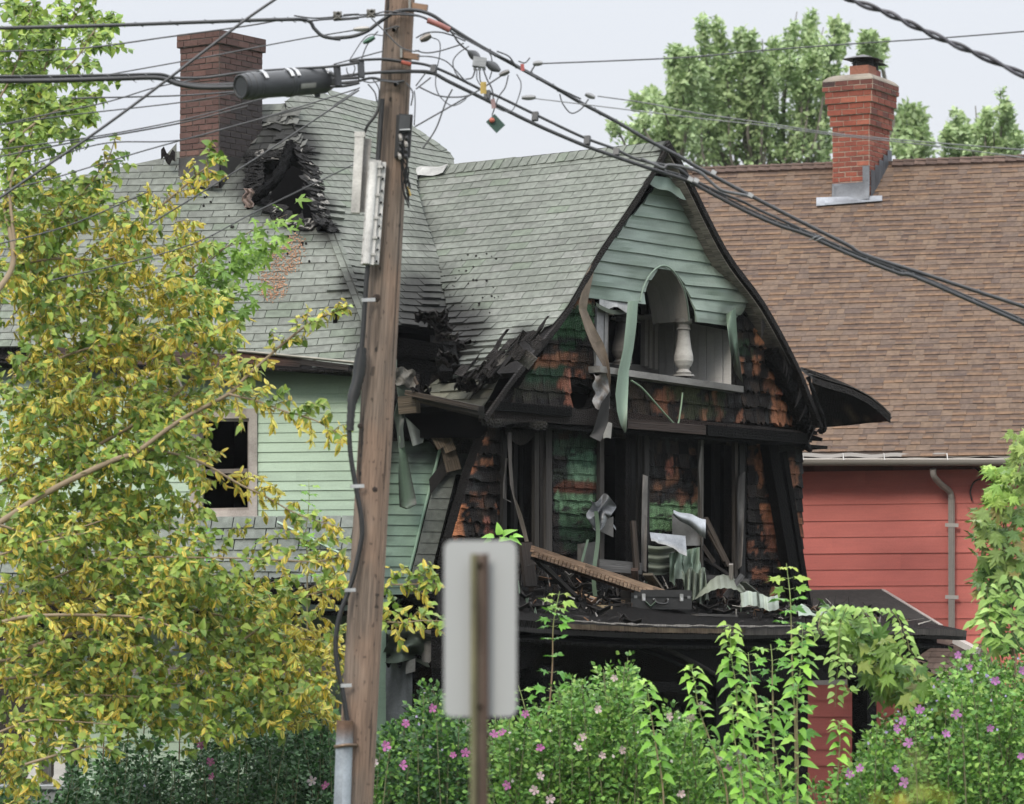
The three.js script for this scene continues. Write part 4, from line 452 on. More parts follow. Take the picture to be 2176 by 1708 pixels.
// burned gap between the roofs: charred beams, fallen pieces, cornice
{
  part('void_backing', [wallSheet(F, loc(F.off(-2.2), [[770, 640], [1120, 640], [1120, 980], [770, 980]]), [], 0.1, soot, -2.2)], M.soot, house);  // black sheet added behind the gap to stand for the unlit attic
  for (const [a, b, c, d, w, z, k] of [[500, 540, 1190, 640, 0.16, 43.1, 0.9], [500, 610, 1180, 690, 0.12, 43.0, 1.2], [540, 700, 960, 770, 0.2, 43.2, 1], [560, 800, 1150, 880, 0.22, 43, 1.4], [700, 830, 1120, 850, 0.07, 42.9, 2.6], [1120, 560, 1190, 830, 0.12, 42.8, 1], [1060, 740, 1110, 900, 0.12, 42.7, 1.4], [560, 930, 900, 960, 0.18, 42.9, 1.8]]) part('charred_beam', bar(at(...zP(a, b), z + 0.3), at(...zP(c, d), z - 0.1), 0.15, w, sootC(k)), M.char, house);
  const cor = [[838, 858, 1022, 872, '#4d3c28', 0.055, 0.02], [856, 873, 1022, 892, '#3b3022', 0.06, -0.02], [872, 886, 1024, 903, '#54442c', 0.05, -0.08]];
  cor.forEach(([x0, , x1, , c, h, z], i) => { const y0 = [834, 842, 851][i] + 0, y1 = [868, 876, 884][i]; part('cornice_board', bar(at(x0 + 28 - i * 2, y0, 42.15 + z * -1), at(x1, y1, 41.65 - z), 0.12, h, (u) => mixc(C(c), soot, 0.2 + 0.6 * u)), M.wood, house); });
  part('cornice_board', bar(at(850, 862, 42.35), at(888, 858, 42.25), 0.1, 0.2, C('#5a4c38')), M.wood, house);
  part('cornice_lining', prism({ P: (a, b, z) => at(a, b, 42.5 - z) }, [[836, 850], [1030, 884], [1040, 930], [836, 930]], -0.05, 0.05, soot), M.char, house);
  for (const [x, y, r, k] of [[930, 685, 0.2, 1.3], [955, 715, 0.16, 3.5], [915, 672, 0.18, 1.6], [985, 735, 0.22, 1.2], [900, 830, 0.1, 1], [985, 815, 0.14, 1.4], [1005, 824, 0.12, 2], [950, 760, 0.16, 2]]) for (let k2 = 0; k2 < 4; k2++) { const q = at(x + rr(-16, 16), y + rr(-10, 10), 42.3 + (y < 760 ? 0.9 : -0.2)), s = rr(1, 7); part('charred_flake', sheet((u, v) => q.clone().add(V((u - 0.5) * 1.1 * r, (v - 0.5) * r * 0.5 + 0.03 * Math.sin(u * 9 + s) - 0.2 * r * u, 0.12 * Math.sin(v * 5 + u * 4 + s))), 5, 4, 0.006, (u, v) => mixc(mul(sootB, k * rr(0.7, 1.2)), C('#9a958c'), k > 3 && v > 0.7 && u > 0.5 ? 0.7 : 0)), M.char, house); }
}
// fascia and soffit of the left eave
{
  const e = (x, y, z = 0) => R0L.W(x, y).add(V(0, 0, z));
  part('eave_board', bar(e(100, 752, 0.06), e(486, 768, 0.06), 0.04, 0.16, (u, p) => mixc(C('#6e5344'), C('#4a3b33'), fbm(p.x * 3, p.y * 9))), M.wood, house, 'brown eave board with peeling paint'); part('eave_board', bar(e(486, 757, 0.0), e(640, 768, 0.0), 0.04, 0.13, (u) => mixc(C('#7a4a38'), C('#2a2320'), u)), M.wood, house); part('eave_board', bar(e(640, 769, 0.02), e(742, 782, 0.02), 0.05, 0.07, C('#2a2320')), M.wood, house);
  part('gutter_strip', tube([e(480, 745, 0.1), e(560, 752, 0.1), e(680, 764, 0.1), e(780, 774, 0.1)], 0.02, C('#8f8c80'), 6, 12), M.metal, house);
  part('eave_soffit', sheet((u, v) => { const p = e(lerp(-40, 800, u), lerp(762, 786, u) + 4, 0), q = W.P(W.L(lerp(-40, 800, u), 780)[0], W.L(400, 772)[1], 0.0); return p.lerp(q, v); }, 10, 2, 0.02, sootC(1.2)), M.char, house);
  part('hanging_panel', sheet((u, v) => e(lerp(250, 372, u) + 30 * v, lerp(800, 788, u) + v * (28 + 30 * u), 0.1 - 0.1 * v), 4, 3, 0.02, (u, v) => mixc(C('#8f877a'), C('#3b3733'), v)), M.wood, house);
}
// eave that sticks out on the right
{
  const A = [[1700, 786], [1745, 800], [1795, 825], [1840, 848], [1868, 866], [1890, 888]], B = [[1725, 806], [1762, 818], [1810, 832], [1845, 850], [1868, 868], [1891, 891]], D = [[1722, 908], [1755, 905], [1795, 902], [1830, 898], [1860, 894], [1889, 892]], cu = (l, u, d) => { const x = u * 5, i = Math.min(4, Math.floor(x)); return at(lerp(l[i][0], l[i + 1][0], x - i), lerp(l[i][1], l[i + 1][1], x - i), d); };
  const er = part('side_eave', sheet((u, v) => cu(A, u, lerp(49.2, 48.4, u)).lerp(cu(B, u, 48.0), v), 14, 4, 0.03, (u, v, p) => mixc(C('#504d4b'), soot, 0.35 + 0.5 * fbm(p.x * 9, p.y * 20))), M.shingle, house, 'charred eave sticking out to the right');
  part('soffit', sheet((u, v) => cu(B, u, 48).add(V(0, -0.03, 0)).lerp(cu(D, u, lerp(48.8, 48.2, u)), v), 12, 4, 0.02, (u, v, p) => mixc(soot, C('#6d5a48'), fbm(p.x * 14, p.y * 14, 3) > 0.72 ? 0.6 : 0)), M.char, er); part('fascia', sheet((u, v) => cu(B, u, 47.97).add(V(0, 0.02 - 0.07 * v, 0)), 12, 1, 0.03, (u) => mixc(C('#3b3a3a'), soot, u * 0.5)), M.char, er);
  pieces('shingle', Array.from({ length: 36 }, (_, k) => { const u = (k % 12) / 12, v = Math.floor(k / 12) / 3; return sheet((i, j) => cu(A, u + i / 12.4, lerp(49.2, 48.4, u)).lerp(cu(B, u + i / 12.4, 48), v + j / 3).add(V(0, 0.03 + 0.025 * j, 0.02)), 1, 1, 0.012, mixc(C('#5d5a58'), soot, rr(0.2, 0.9))); }), M.shingle, er, 36);
  part('dangling_bit', tube(pl(px, 1716, 800, 1738, 860, 1752, 905, 1745, 918, 1738, 912).map(([x, y]) => at(x, y, 46.6)), (u, a) => 0.025 + 0.012 * Math.sin(a * 2 + u * 30), sootC(1.2), 6, 20), M.char, house);
  for (const [x0, y0, x1, y1] of [[1700, 925, 1746, 934], [1690, 912, 1735, 920], [1705, 940, 1722, 958]]) part('charred_beam', bar(at(x0, y0, 46.7), at(x1, y1, 46.6), 0.12, 0.1, sootC(0.8), UP, undefined, 0.4), M.char, house);
}
// hole in the main roof: fallen rafter, ragged rim
{
  part('charred_rafter', tube(pl(px, 618, 312, 608, 345, 588, 388, 560, 415, 540, 432, 530, 445).map(([x, y], i) => R0L.W(x, y).add(V(0, 0.02, 0.12 + 0.03 * i))), (u, a) => 0.062 + 0.014 * Math.sin(a * 4 + u * 50), sootC(1.5), 9, 50), M.char, leftRoof, 'charred rafter fallen across the roof hole');
  const rim = [...holeR.map((p) => [...p, R0R]), ...holeL.map((p) => [...p, R0L])]; let n = 0;
  for (let i = 0; i + 1 < rim.length; i++) { if (rim[i][2] === R0L && rnd() < 0.45) continue; const [x0, y0, s] = rim[i], [x1, y1] = rim[i + 1], L = Math.hypot(x1 - x0, y1 - y0); for (let d = 0; d < L; d += 5.5) { const x = lerp(x0, x1, d / L) + rr(-4, 5), y = lerp(y0, y1, d / L) + rr(-5, 4), w = rr(0.1, 0.22), h = rr(0.07, 0.16), c = rr(0, 6), ash = rnd() < 0.14, an = rr(-0.5, 0.5), [a, b] = s.L(x, y); part('charred_flake', sheet((u, v) => s.P(a + (u - 0.5) * w * 1.4 * Math.cos(an) - (v - 0.5) * h * Math.sin(an), b + (v - 0.4) * h * 1.3 + (u - 0.5) * w * Math.sin(an), 0.012 + 0.03 * (1 - v) * rr(0.8, 1.1) + 0.014 * Math.sin(u * 8 + c + v * 4)), 4, 3, 0.006, (u, v) => mixc(mul(mixc(soot, C('#4b4a49'), 0.35), 0.7 + v), C('#b5b1aa'), ash && fbm(u * 5, v * 5, c) > 0.5 ? 0.9 : 0)), M.char, s === R0R ? rightRoof : leftRoof); n++; } }
  for (let k = 0; k < 14; k++) { const x = rr(525, 640), y = rr(236, 325), [a, b] = R0L.L(Math.min(x, hip(y) + 8), y), w = rr(0.16, 0.34), h = rr(0.12, 0.2), c = rr(0, 6); part('loose_shingle', sheet((u, v) => R0L.P(a + (u - 0.5) * w, b + (v - 0.5) * h + 0.1 * u * Math.sin(c), 0.012 + 0.03 * (1 - v) + 0.012 * Math.sin(u * 7 + c)), 4, 2, 0.007, mixc(C('#8d8f88'), soot, rr(0.15, 0.95))), M.shingle, leftRoof); }
  part('void_backing', [wallSheet(R0L, [[420,230],[760,230],[800,560],[420,560]].map(([x,y])=>R0L.L(x,y,-2.2)), [], 0.05, mul(soot, 0.5), -2.2), wallSheet(R0R, [[520,250],[760,300],[760,540],[520,540]].map(([x,y])=>R0R.L(x,y,-2.4)), [], 0.05, mul(soot, 0.5), -2.4)], M.soot, house);  // black sheets added under the hole so its depth reads dark
  // pinkish torn insulation on the rim
  for (const [x, y] of [[533, 432]]) part('torn_insulation', sheet((u, v) => at(x, y, 43.8).add(V((u - 0.5) * 0.1 + 0.03 * Math.sin(v * 9), (v - 0.5) * -0.22, 0.5 + 0.05 * Math.sin(u * 8 + v * 6))), 3, 5, 0.01, mixc(C('#b99c90'), C('#5c4c46'), rr(0, 0.6))), M.plain, house);
  // orange dry leaf litter on the left slope, char crumbs below the valley
  const lit = []; for (let k = 0; k < 2200; k++) { const x = rr(545, 660), y = rr(495, 645); if (rnd() > litter(x, y) * 1.3) continue; const [a, b] = R0L.L(x, y), w = rr(0.008, 0.022); lit.push(prism(R0L, [[a, b], [a + w, b + rr(-0.02, 0.02)], [a + rr(0, w), b + w]], 0.01 + bowL(a, b), 0.017 + bowL(a, b), mixc(C('#c98f5c'), C('#a06f4a'), rnd()))); }
  for (let k = 0; k < 160; k++) { const x = rr(200, 480), y = rr(715, 745), [a, b] = R0L.L(x, y), w = rr(0.03, 0.07); lit.push(prism(R0L, [[a, b], [a + w, b], [a + w * 0.5, b + w]], 0.01, 0.035, mixc(C('#8a5a3c'), C('#5a4436'), rnd()))); }
  part('leaf_litter', lit, M.plain, leftRoof).userData.kind = 'stuff';
  const cr = []; for (let k = 0; k < 90; k++) { const on = rnd() < 0.6, x = on ? rr(880, 1060) : rr(430, 720), y = on ? rr(540, 700) : rr(400, 560), s = on ? R1 : R0L; if (on && x < 915 + (y - 540) * 0.3) continue; const [a, b] = s.L(x, y), w = rnd() < 0.04 ? rr(0.03, 0.04) : rr(0.008, 0.022); cr.push(prism(s, [[a, b], [a + w, b - w * 0.3], [a + w * 1.2, b + w * 0.6], [a + w * 0.3, b + w * 0.8]], 0.0, 0.018 + w * 0.3, mul(sootB, rr(0.6, 1.6)))); }
  part('char_crumbs', cr, M.char, mainRoof).userData.kind = 'stuff';
}
// ---------------------------------------------------------------- brick chimneys
function chimney(root, name, corner, a, hL, wL, wR, levels, rowH, color, mortar, label) {
  // levels: [y from, y to, how far the brick face stands out]; rows of bricks on the four sides of a mortar core
  const uL = V(Math.cos(a), 0, Math.sin(a)), uR = V(Math.sin(a), 0, -Math.cos(a)), o = part(name, [], M.brick, root, label), core = [], bricks = [];
  for (const [y0, y1, e] of levels) {
    const A = corner.clone().setY(y0).addScaledVector(uL, e).addScaledVector(uR, -e), sides = [[uL, A.clone().addScaledVector(uL, -wL - 2 * e), wL + 2 * e], [uR, A.clone(), wR + 2 * e], [uL.clone().negate(), A.clone().addScaledVector(uR, wR + 2 * e), wL + 2 * e], [uR.clone().negate(), A.clone().addScaledVector(uR, wR + 2 * e).addScaledVector(uL, -wL - 2 * e), wR + 2 * e]];
    const c4 = [sides[0][1], A, sides[2][1], sides[3][1]], up = c4.map((p) => p.clone().setY(y1)), cr = new Raw();
    for (let i = 0; i < 4; i++) { const j = (i + 1) % 4; cr.q(c4[i], c4[j], up[j], up[i], mortar); } cr.q(up[0], up[1], up[2], up[3], mortar); cr.q(c4[0], c4[3], c4[2], c4[1], mortar); core.push(cr);
    const n = Math.max(1, Math.round((y1 - y0) / rowH));
    sides.forEach(([u, p, w], k) => { const s = frame(p, u, UP), row0 = Math.round((y0 - levels[0][0]) / rowH); for (let r = 0; r < n; r++) { let x = ((r + row0) % 2) * 0.5 - 0.5; const bl = w / Math.max(2, Math.round(w / 0.215)); for (let q = x; q * bl < w - 0.01; q++) { const a0 = Math.max(0, q * bl) + 0.006, a1 = Math.min(w, (q + 1) * bl) - 0.006, b0 = r * (y1 - y0) / n + 0.007, b1 = (r + 1) * (y1 - y0) / n - 0.007; if (a1 - a0 < 0.03) continue; const pq = proj(s.P(a0, b0)), cc = color(pq[0], pq[1], rnd(), k), pr = rr(0.006, 0.012), jt = () => rr(-0.003, 0.003); bricks.push(Object.assign(prism(s, [[a0 + jt(), b0 + jt()], [a1 + jt(), b0 + jt()], [a1 + jt(), b1 + jt()], [a0 + jt(), b1 + jt()]], -0.004, pr, cc), { back: k > 1 })); } } });
  }
  o.geometry = geo(core, worldOf(o)); pieces('brick', bricks, M.brick, o, 150, (r) => r.back); return { o, uL, uR };
}
{
  const cd = -R0L.W(465, 400).z, c0 = at(465, 332, cd), y = (v) => at(465, v, cd).y, dark = (x, yy, r, k) => mixc(mixc(mixc(C('#7d544a'), C('#66433b'), r), C('#8a6052'), r > 0.9 ? 0.8 : 0), C('#3a3233'), clamp((k === 1 ? 0.3 : 0) + smooth(150, 330, yy) * (x > 480 ? 0.7 : 0.05) + (k === 1 ? smooth(-60, 40, (x - 490) + (yy - 240) * 0.9 + 60 * (fbm(x * 0.04, yy * 0.04, 2) - 0.5)) * 0.75 : 0) + (fbm(x * 0.05, yy * 0.05, 4) - 0.45) * 0.8));
  const ch = chimney(house, 'chimney', c0, 0.6, 0, 0.605, 0.83, [[y(560), y(93), 0], [y(93), y(64), 0.03]], 0.0735, dark, C('#6b6058'), 'tall brown brick chimney blackened on its right side');
  // smooth cement skirt at the foot, tar on the right face
  const sk = (s, w, t, y0, y1, e) => sheet((u, v) => s.clone().addScaledVector(t, -w * u).setY(lerp(y1, y0, v)).add(V(0, 0, 0.03 + e * v * v)), 6, 6, 0.02, (u, v, p) => mixc(C('#5c5b59'), C('#33312f'), fbm(p.x * 5, p.y * 5, 3)));
  part('cement_skirt', sk(c0.clone(), 0.62, ch.uL, y(398), y(328), 0.14), M.plain, ch.o, 'grey cement skirt at the chimney foot');
  part('cement_skirt', sheet((u, v) => c0.clone().addScaledVector(ch.uR, 0.86 * u).setY(lerp(y(402), y(330), v)).addScaledVector(ch.uL, 0.03), 6, 6, 0.02, (u, v, p) => mixc(C('#45423f'), soot, 0.4 + 0.5 * fbm(p.x * 5, p.y * 5, 3))), M.plain, ch.o, 'sooty skirt on the right chimney face');
  part('charred_flake', sheet((u, v) => at(lerp(342, 372, u), lerp(318, 345, u * 0.3 + v * 0.8), 45.2).add(V(0, 0.05 * Math.sin(u * 9), 0)), 5, 4, 0.01, sootC(1.5)), M.char, house); part('roof_patch', sheet((u, v) => at(lerp(352, 375, u), lerp(330 - 26 * u, 342, v), 45.4), 2, 2, 0.01, C('#8d9188')), M.shingle, house);
}
// ---------------------------------------------------------------- skirt roof and lower storey of the left wing
{
  const top = at(500, 1096, 42.3), low = at(500, 1270, 41.95), u = dirW, n = u.clone().cross(top.clone().sub(low)).normalize(), R2 = frame(low, u, n.clone().cross(u).normalize());
  const poly = [[-80, 1096], [792, 1098], [800, 1262], [-80, 1256]], sr = part('skirt_roof', wallSheet(R2, loc(R2, poly), [], 0.06, soot, -0.02), M.char, house, 'steep band of grey shingles below the left window');
  pieces('shingle', courses(R2, loc(R2, poly), { exp: 0.132, fixed: 0.25, stagger: 0.42, thick: 0.012, lap: 1.1, gap: 0.006, jitter: 0.006, sub: [3, 1], lift: (x, y, r) => 0.004 + 0.012 * r, color: (a, b, x, y, r) => mixc(mixc(C('#a4aca3'), C('#8d978d'), r), soot, clamp(smooth(1232, 1262, y) * 0.9 + (fbm(x * 0.02, y * 0.03, 3) - 0.55) * 0.7)) }), M.shingle, sr, 60, (r) => proj(r.centre)[0] < 420);
  // torn green trim lying across it
  part('loose_trim', bar(R2.W(590, 1110, 0.1), R2.W(735, 1182, 0.06), 0.02, 0.07, C('#b3d3bb'), R2.n), M.vinyl, house);
  part('edge_board', bar(R2.W(60, 1268, -0.02), R2.W(800, 1276, 0.02), 0.3, 0.1, sootC(1.6)), M.char, house);
  const W2 = W.off(0.35); part('gutter_piece', bar(W2.W(330, 1331, 0.3), W2.W(440, 1328, 0.3), 0.12, 0.1, C('#c9cccb')), M.paint, house); part('gutter_elbow', tube(pl(zG, 1065, 690, 1060, 740, 1020, 775, 900, 810, 720, 850).map(([x, y]) => W2.W(x, y, 0.25)), 0.05, C('#bcbfc0'), 8, 20), M.paint, house);
  part('porch_ceiling', prism({ P: (a, b, z) => W.P(a, W.L(500, 1300)[1] + z, b) }, [[W.L(0, 1300)[0], 0], [W.L(800, 1300)[0], 0], [W.L(800, 1300)[0], 0.9], [W.L(0, 1300)[0], 0.9]], -0.05, 0, sootC(1.6)), M.char, house);
  part('porch_beam', bar(W2.W(40, 1420, 0.3), W2.W(760, 1424, 0.3), 0.12, 0.14, C('#8c8378')), M.wood, house);
  const deb = []; for (let k = 0; k < 420; k++) { const x = rr(380, 800), y = 1262 + rr(-22, 14) + 8 * Math.sin(x * 0.02), q = R2.W(x, Math.min(y, 1268), 0.02).add(V(0, (1268 - y) > 0 ? 0 : -0.02, rr(0, 0.25))), L = rr(0.03, 0.22), an = rr(0, 3.1); deb.push(bar(q, q.clone().add(V(Math.cos(an) * L, rr(-0.03, 0.05), Math.sin(an) * 0.1)), rr(0.01, 0.05), rr(0.01, 0.035), mixc(mul(sootB, rr(0.6, 1.6)), pick([C('#8f8a83'), C('#6d513c'), C('#4e7f75')]), rnd() < 0.1 ? 0.8 : 0))); }
  part('char_debris', deb, M.char, house).userData.kind = 'stuff';
  // corner board, crumpled siding, bare foil and dark wall at the porch corner
  const s2 = frame(W.P(W.L(835, 1400)[0], 0, 0.02), V(Math.cos(0.35), 0, -Math.sin(0.35)), UP);
  part('corner_board', bar(s2.W(808, 1333, 0.05), s2.W(806, 1900, 0.05), 0.12, 0.05, (u) => mixc(C('#a9cdb1'), C('#8fb398'), u), s2.n), M.paint, house, 'light green corner board behind the pole');
  part('crumpled_siding', sheet((u, v) => s2.W(lerp(819, 915, u) + 6 * Math.sin(v * 6), lerp(1338, 1408, v) + 10 * Math.sin(u * 7 + 1) * u, 0.1 + 0.08 * Math.sin(u * 9 + v * 5) + 0.05 * Math.sin(v * 14)), 16, 12, 0.004, (u, v, p) => mul(mixc(C('#8fa78f'), C('#3d4038'), clamp(fbm(p.x * 5, p.y * 6, 2) * 1.4 - 0.1)), 0.85)), M.vinyl, house, 'crumpled smoky siding at the porch corner');
  part('bare_sheet', sheet((u, v) => s2.W(lerp(896, 936, u), lerp(1338, 1402 + 8 * Math.sin(u * 6), v), 0.05 + 0.07 * Math.sin(u * 4)), 8, 6, 0.004, (u, v) => mixc(C('#bdb7b3'), C('#6e6a68'), smooth(0.4, 0, u))), M.plain, house);
  part('foil_sheet', sheet((u, v) => s2.W(lerp(819, 876, u) - v * 1, lerp(1408 + 12 * Math.sin(u * 15) * (1 - v), 1600, v), 0.06 + 0.015 * Math.sin(u * 5 + v * 7)), 14, 16, 0.004, (u, v, p) => mixc(C('#a6adb4'), C('#7d8286'), fbm(p.x * 7, p.y * 4, 2))), M.galv, house, 'grey insulation foil at the porch corner');
  part('torn_foil', sheet((u, v) => s2.W(lerp(862, 882, u), lerp(1405, 1432, v) - 6 * u, 0.1 + 0.05 * u), 4, 4, 0.004, C('#b9b6b0')), M.plain, house);
  pieces('shake', courses(s2, loc(s2, [[880, 1408], [934, 1404], [934, 1560], [880, 1570]]), { exp: 0.155, width: [0.2, 0.34], thick: 0.02, color: (a, b, x, y, r) => mixc(mul(sootB, 1.2), y > 1450 ? C('#26402c') : C('#5a3a28'), fbm(x * 0.1, y * 0.1, 3) > 0.5 ? 0.7 : 0.2) }), M.char, house, 20);
  part('red_door_edge', bar(s2.W(937, 1420, 0.08), s2.W(937, 1540, 0.08), 0.05, 0.06, C('#c4705f')), M.paint, house);
}
// ---------------------------------------------------------------- front porch
const porchA = FE.W(930, 1303), porchB = FE.W(2054, 1350), pdir = porchB.clone().sub(porchA);
const porchAt = (u, v) => { const f = porchA.clone().addScaledVector(pdir, u), b = F.W(lerp(930, 1716, Math.min(1, u / 0.8)), lerp(1240, 1296, Math.min(1, u / 0.8)), 0.0); if (u > 0.8) b.addScaledVector(dirF, (u - 0.8) * 7); return f.lerp(b, v).add(V(0, -0.06 * Math.sin(u * 5) * (1 - v), 0)); };
{
  const pr = part('porch_roof', sheet((u, v) => porchAt(u, v).add(V(0, 0.03 * (fbm(u * 30, v * 6, 2) - 0.5), 0)), 60, 8, 0.1, (u, v, p) => mul(mixc(soot, sootB, fbm(p.x * 4, p.y * 4, p.z * 4)), 0.5 + 0.6 * fbm(p.x * 9, p.y * 9, p.z * 9))), M.char, house, 'sagging charred porch roof covered with debris');
  const edge = (u0, u1, dy, h, c, name, z = 0.02, amp = 0.0) => part(name, sheet((u, v) => porchAt(lerp(u0, u1, u), 0).addScaledVector(dirN, z).add(V(0, dy - h * v + amp * (fbm(u * 40, v * 2, dy * 50) - 0.5), 0)), 50, 1, 0.03, c), M.wood, pr);
  edge(0.2, 0.53, 0.0, 0.055, (u, v, p) => mixc(C('#8d7a58'), C('#4a3524'), clamp(fbm(p.x * 9, p.y * 20, p.z * 9) * 1.5 - 0.2 + v * 0.3)), 'fascia_board', 0.03, 0.02); edge(0.5, 0.99, 0.0, 0.075, (u, v, p) => mixc(C('#57504a'), C('#2e2926'), fbm(p.x * 7, p.y * 9, p.z * 7)), 'fascia_board', 0.03, 0.012); edge(0.2, 0.62, 0.035, 0.014, C('#9a948d'), 'drip_edge', 0.05, 0.03); edge(0.0, 1, -0.07, 0.05, sootC(0.8), 'gutter_board', -0.04, 0.02);
  // black frieze with a shallow arch, porch ceiling, posts
  const P2 = F.off(1.5), fr = [[940, 1330], [1700, 1352], [1990, 1352], [1990, 1368], [1880, 1440], [1560, 1452], [1530, 1436], [1478, 1408], [1400, 1372], [1330, 1352], [1262, 1346], [1200, 1352], [1150, 1380], [1126, 1418], [1100, 1424], [940, 1420]];
  part('porch_frieze', wallSheet(P2, loc(P2, fr.map(([x, y]) => [x, y])), [], 0.16, sootC(0.7)), M.char, house, 'charred porch frieze with a shallow arch'); part('arch_moulding', tube(pl(px, 1196, 1336, 1260, 1340, 1330, 1350, 1400, 1372, 1478, 1410, 1530, 1440).map(([x, y]) => P2.W(x, y, 0.05)), 0.03, (u, p) => mixc(sootB, C('#4b4845'), fbm(p.x * 9, p.y * 9, 2)), 6, 40), M.char, house); part('arch_moulding', tube(pl(px, 1190, 1350, 1300, 1362, 1400, 1392, 1470, 1426, 1500, 1446).map(([x, y]) => P2.W(x, y, 0.04)), 0.025, sootC(1.3), 6, 40), M.char, house);
  part('porch_lintel', bar(P2.W(1140, 1452, 0.06), P2.W(1500, 1462, 0.06), 0.05, 0.12, sootC(0.8)), M.char, house);
  part('porch_ceiling', sheet((u, v) => porchAt(u * 0.97, v).add(V(0, -0.2, 0)), 10, 2, 0.03, soot), M.char, house);
  const post = (x, y0, w, k, label) => { const s = part('porch_post', [0, 1, 2, 3].map((i) => bar(P2.W(x, 1900, -0.02 - i * 0.0), P2.W(x, y0, -0.02), w * (1 - i * 0.0) - i * 0.012, w * 0.9 - i * 0.012 + 0.006 * i, sootC(k))).slice(0, 1), M.char, house, label); part('post_capital', [bar(P2.W(x, y0 + 22, -0.02), P2.W(x, y0 - 2, -0.02), w * 1.35, w * 1.3, sootC(k * 1.2)), bar(P2.W(x, y0 + 30, -0.02), P2.W(x, y0 + 24, -0.02), w * 1.18, w * 1.1, sootC(k * 1.6))], M.char, s); };
  post(1140, 1418, 0.26, 1.8, 'charred porch post left of the tall sapling'); post(1514, 1440, 0.28, 1.6, 'charred porch post beside the mulberry shoots'); post(1836, 1440, 0.22, 1.4, 'charred porch post before the red wall'); post(955, 1420, 0.2, 1.2);
  part('scaly_wall', sheet((u, v) => F.W(lerp(1402, 1482, u), lerp(1450, 1760, v), 0.06), 6, 20, 0.05, (u, v, p) => mul(sootB, 1 + 0.9 * fbm(p.x * 12, p.y * 20, 3))), M.char, house);
  for (const [x0, x1] of [[1508, 1548]]) { part('door_panel', bar(F.W(1520, 1640, 0.5), F.W(1520, 1440, 0.5), 0.22, 0.05, C('#9a8d84'), F.n), M.paint, house, 'pale door edge behind the porch post'); }
  part('white_post', bar(P2.W(1562, 1900, -0.4), P2.W(1560, 1590, -0.4), 0.2, 0.2, (u) => mixc(C('#cfcac3'), C('#8f8881'), u)), M.paint, house, 'remains of a white porch post low behind the shoots');
  part('white_shutter', bar(F.W(985, 1640, 0.6), F.W(985, 1528, 0.6), 0.2, 0.06, C('#c9c3b4')), M.paint, house); part('porch_rail', bar(P2.W(940, 1588, 0), P2.W(1000, 1590, 0), 0.05, 0.06, soot), M.char, house); part('porch_floor', prism({ P: (a, b, z) => F.P(a, -2.0 + z, b) }, [[-0.5, 0], [9, 0], [9, 1.8], [-0.5, 1.8]], -0.15, 0, sootC(1.4)), M.char, house);
  for (const [a, b, c, d] of [[1480, 800, 1585, 845], [1540, 860, 1610, 905]]) part('charred_beam', bar(P2.W(...zI(a, b), 0.3), P2.W(...zI(c, d), 0.4), 0.08, 0.06, sootC(0.8), UP, undefined, 0.3), M.char, house);
}
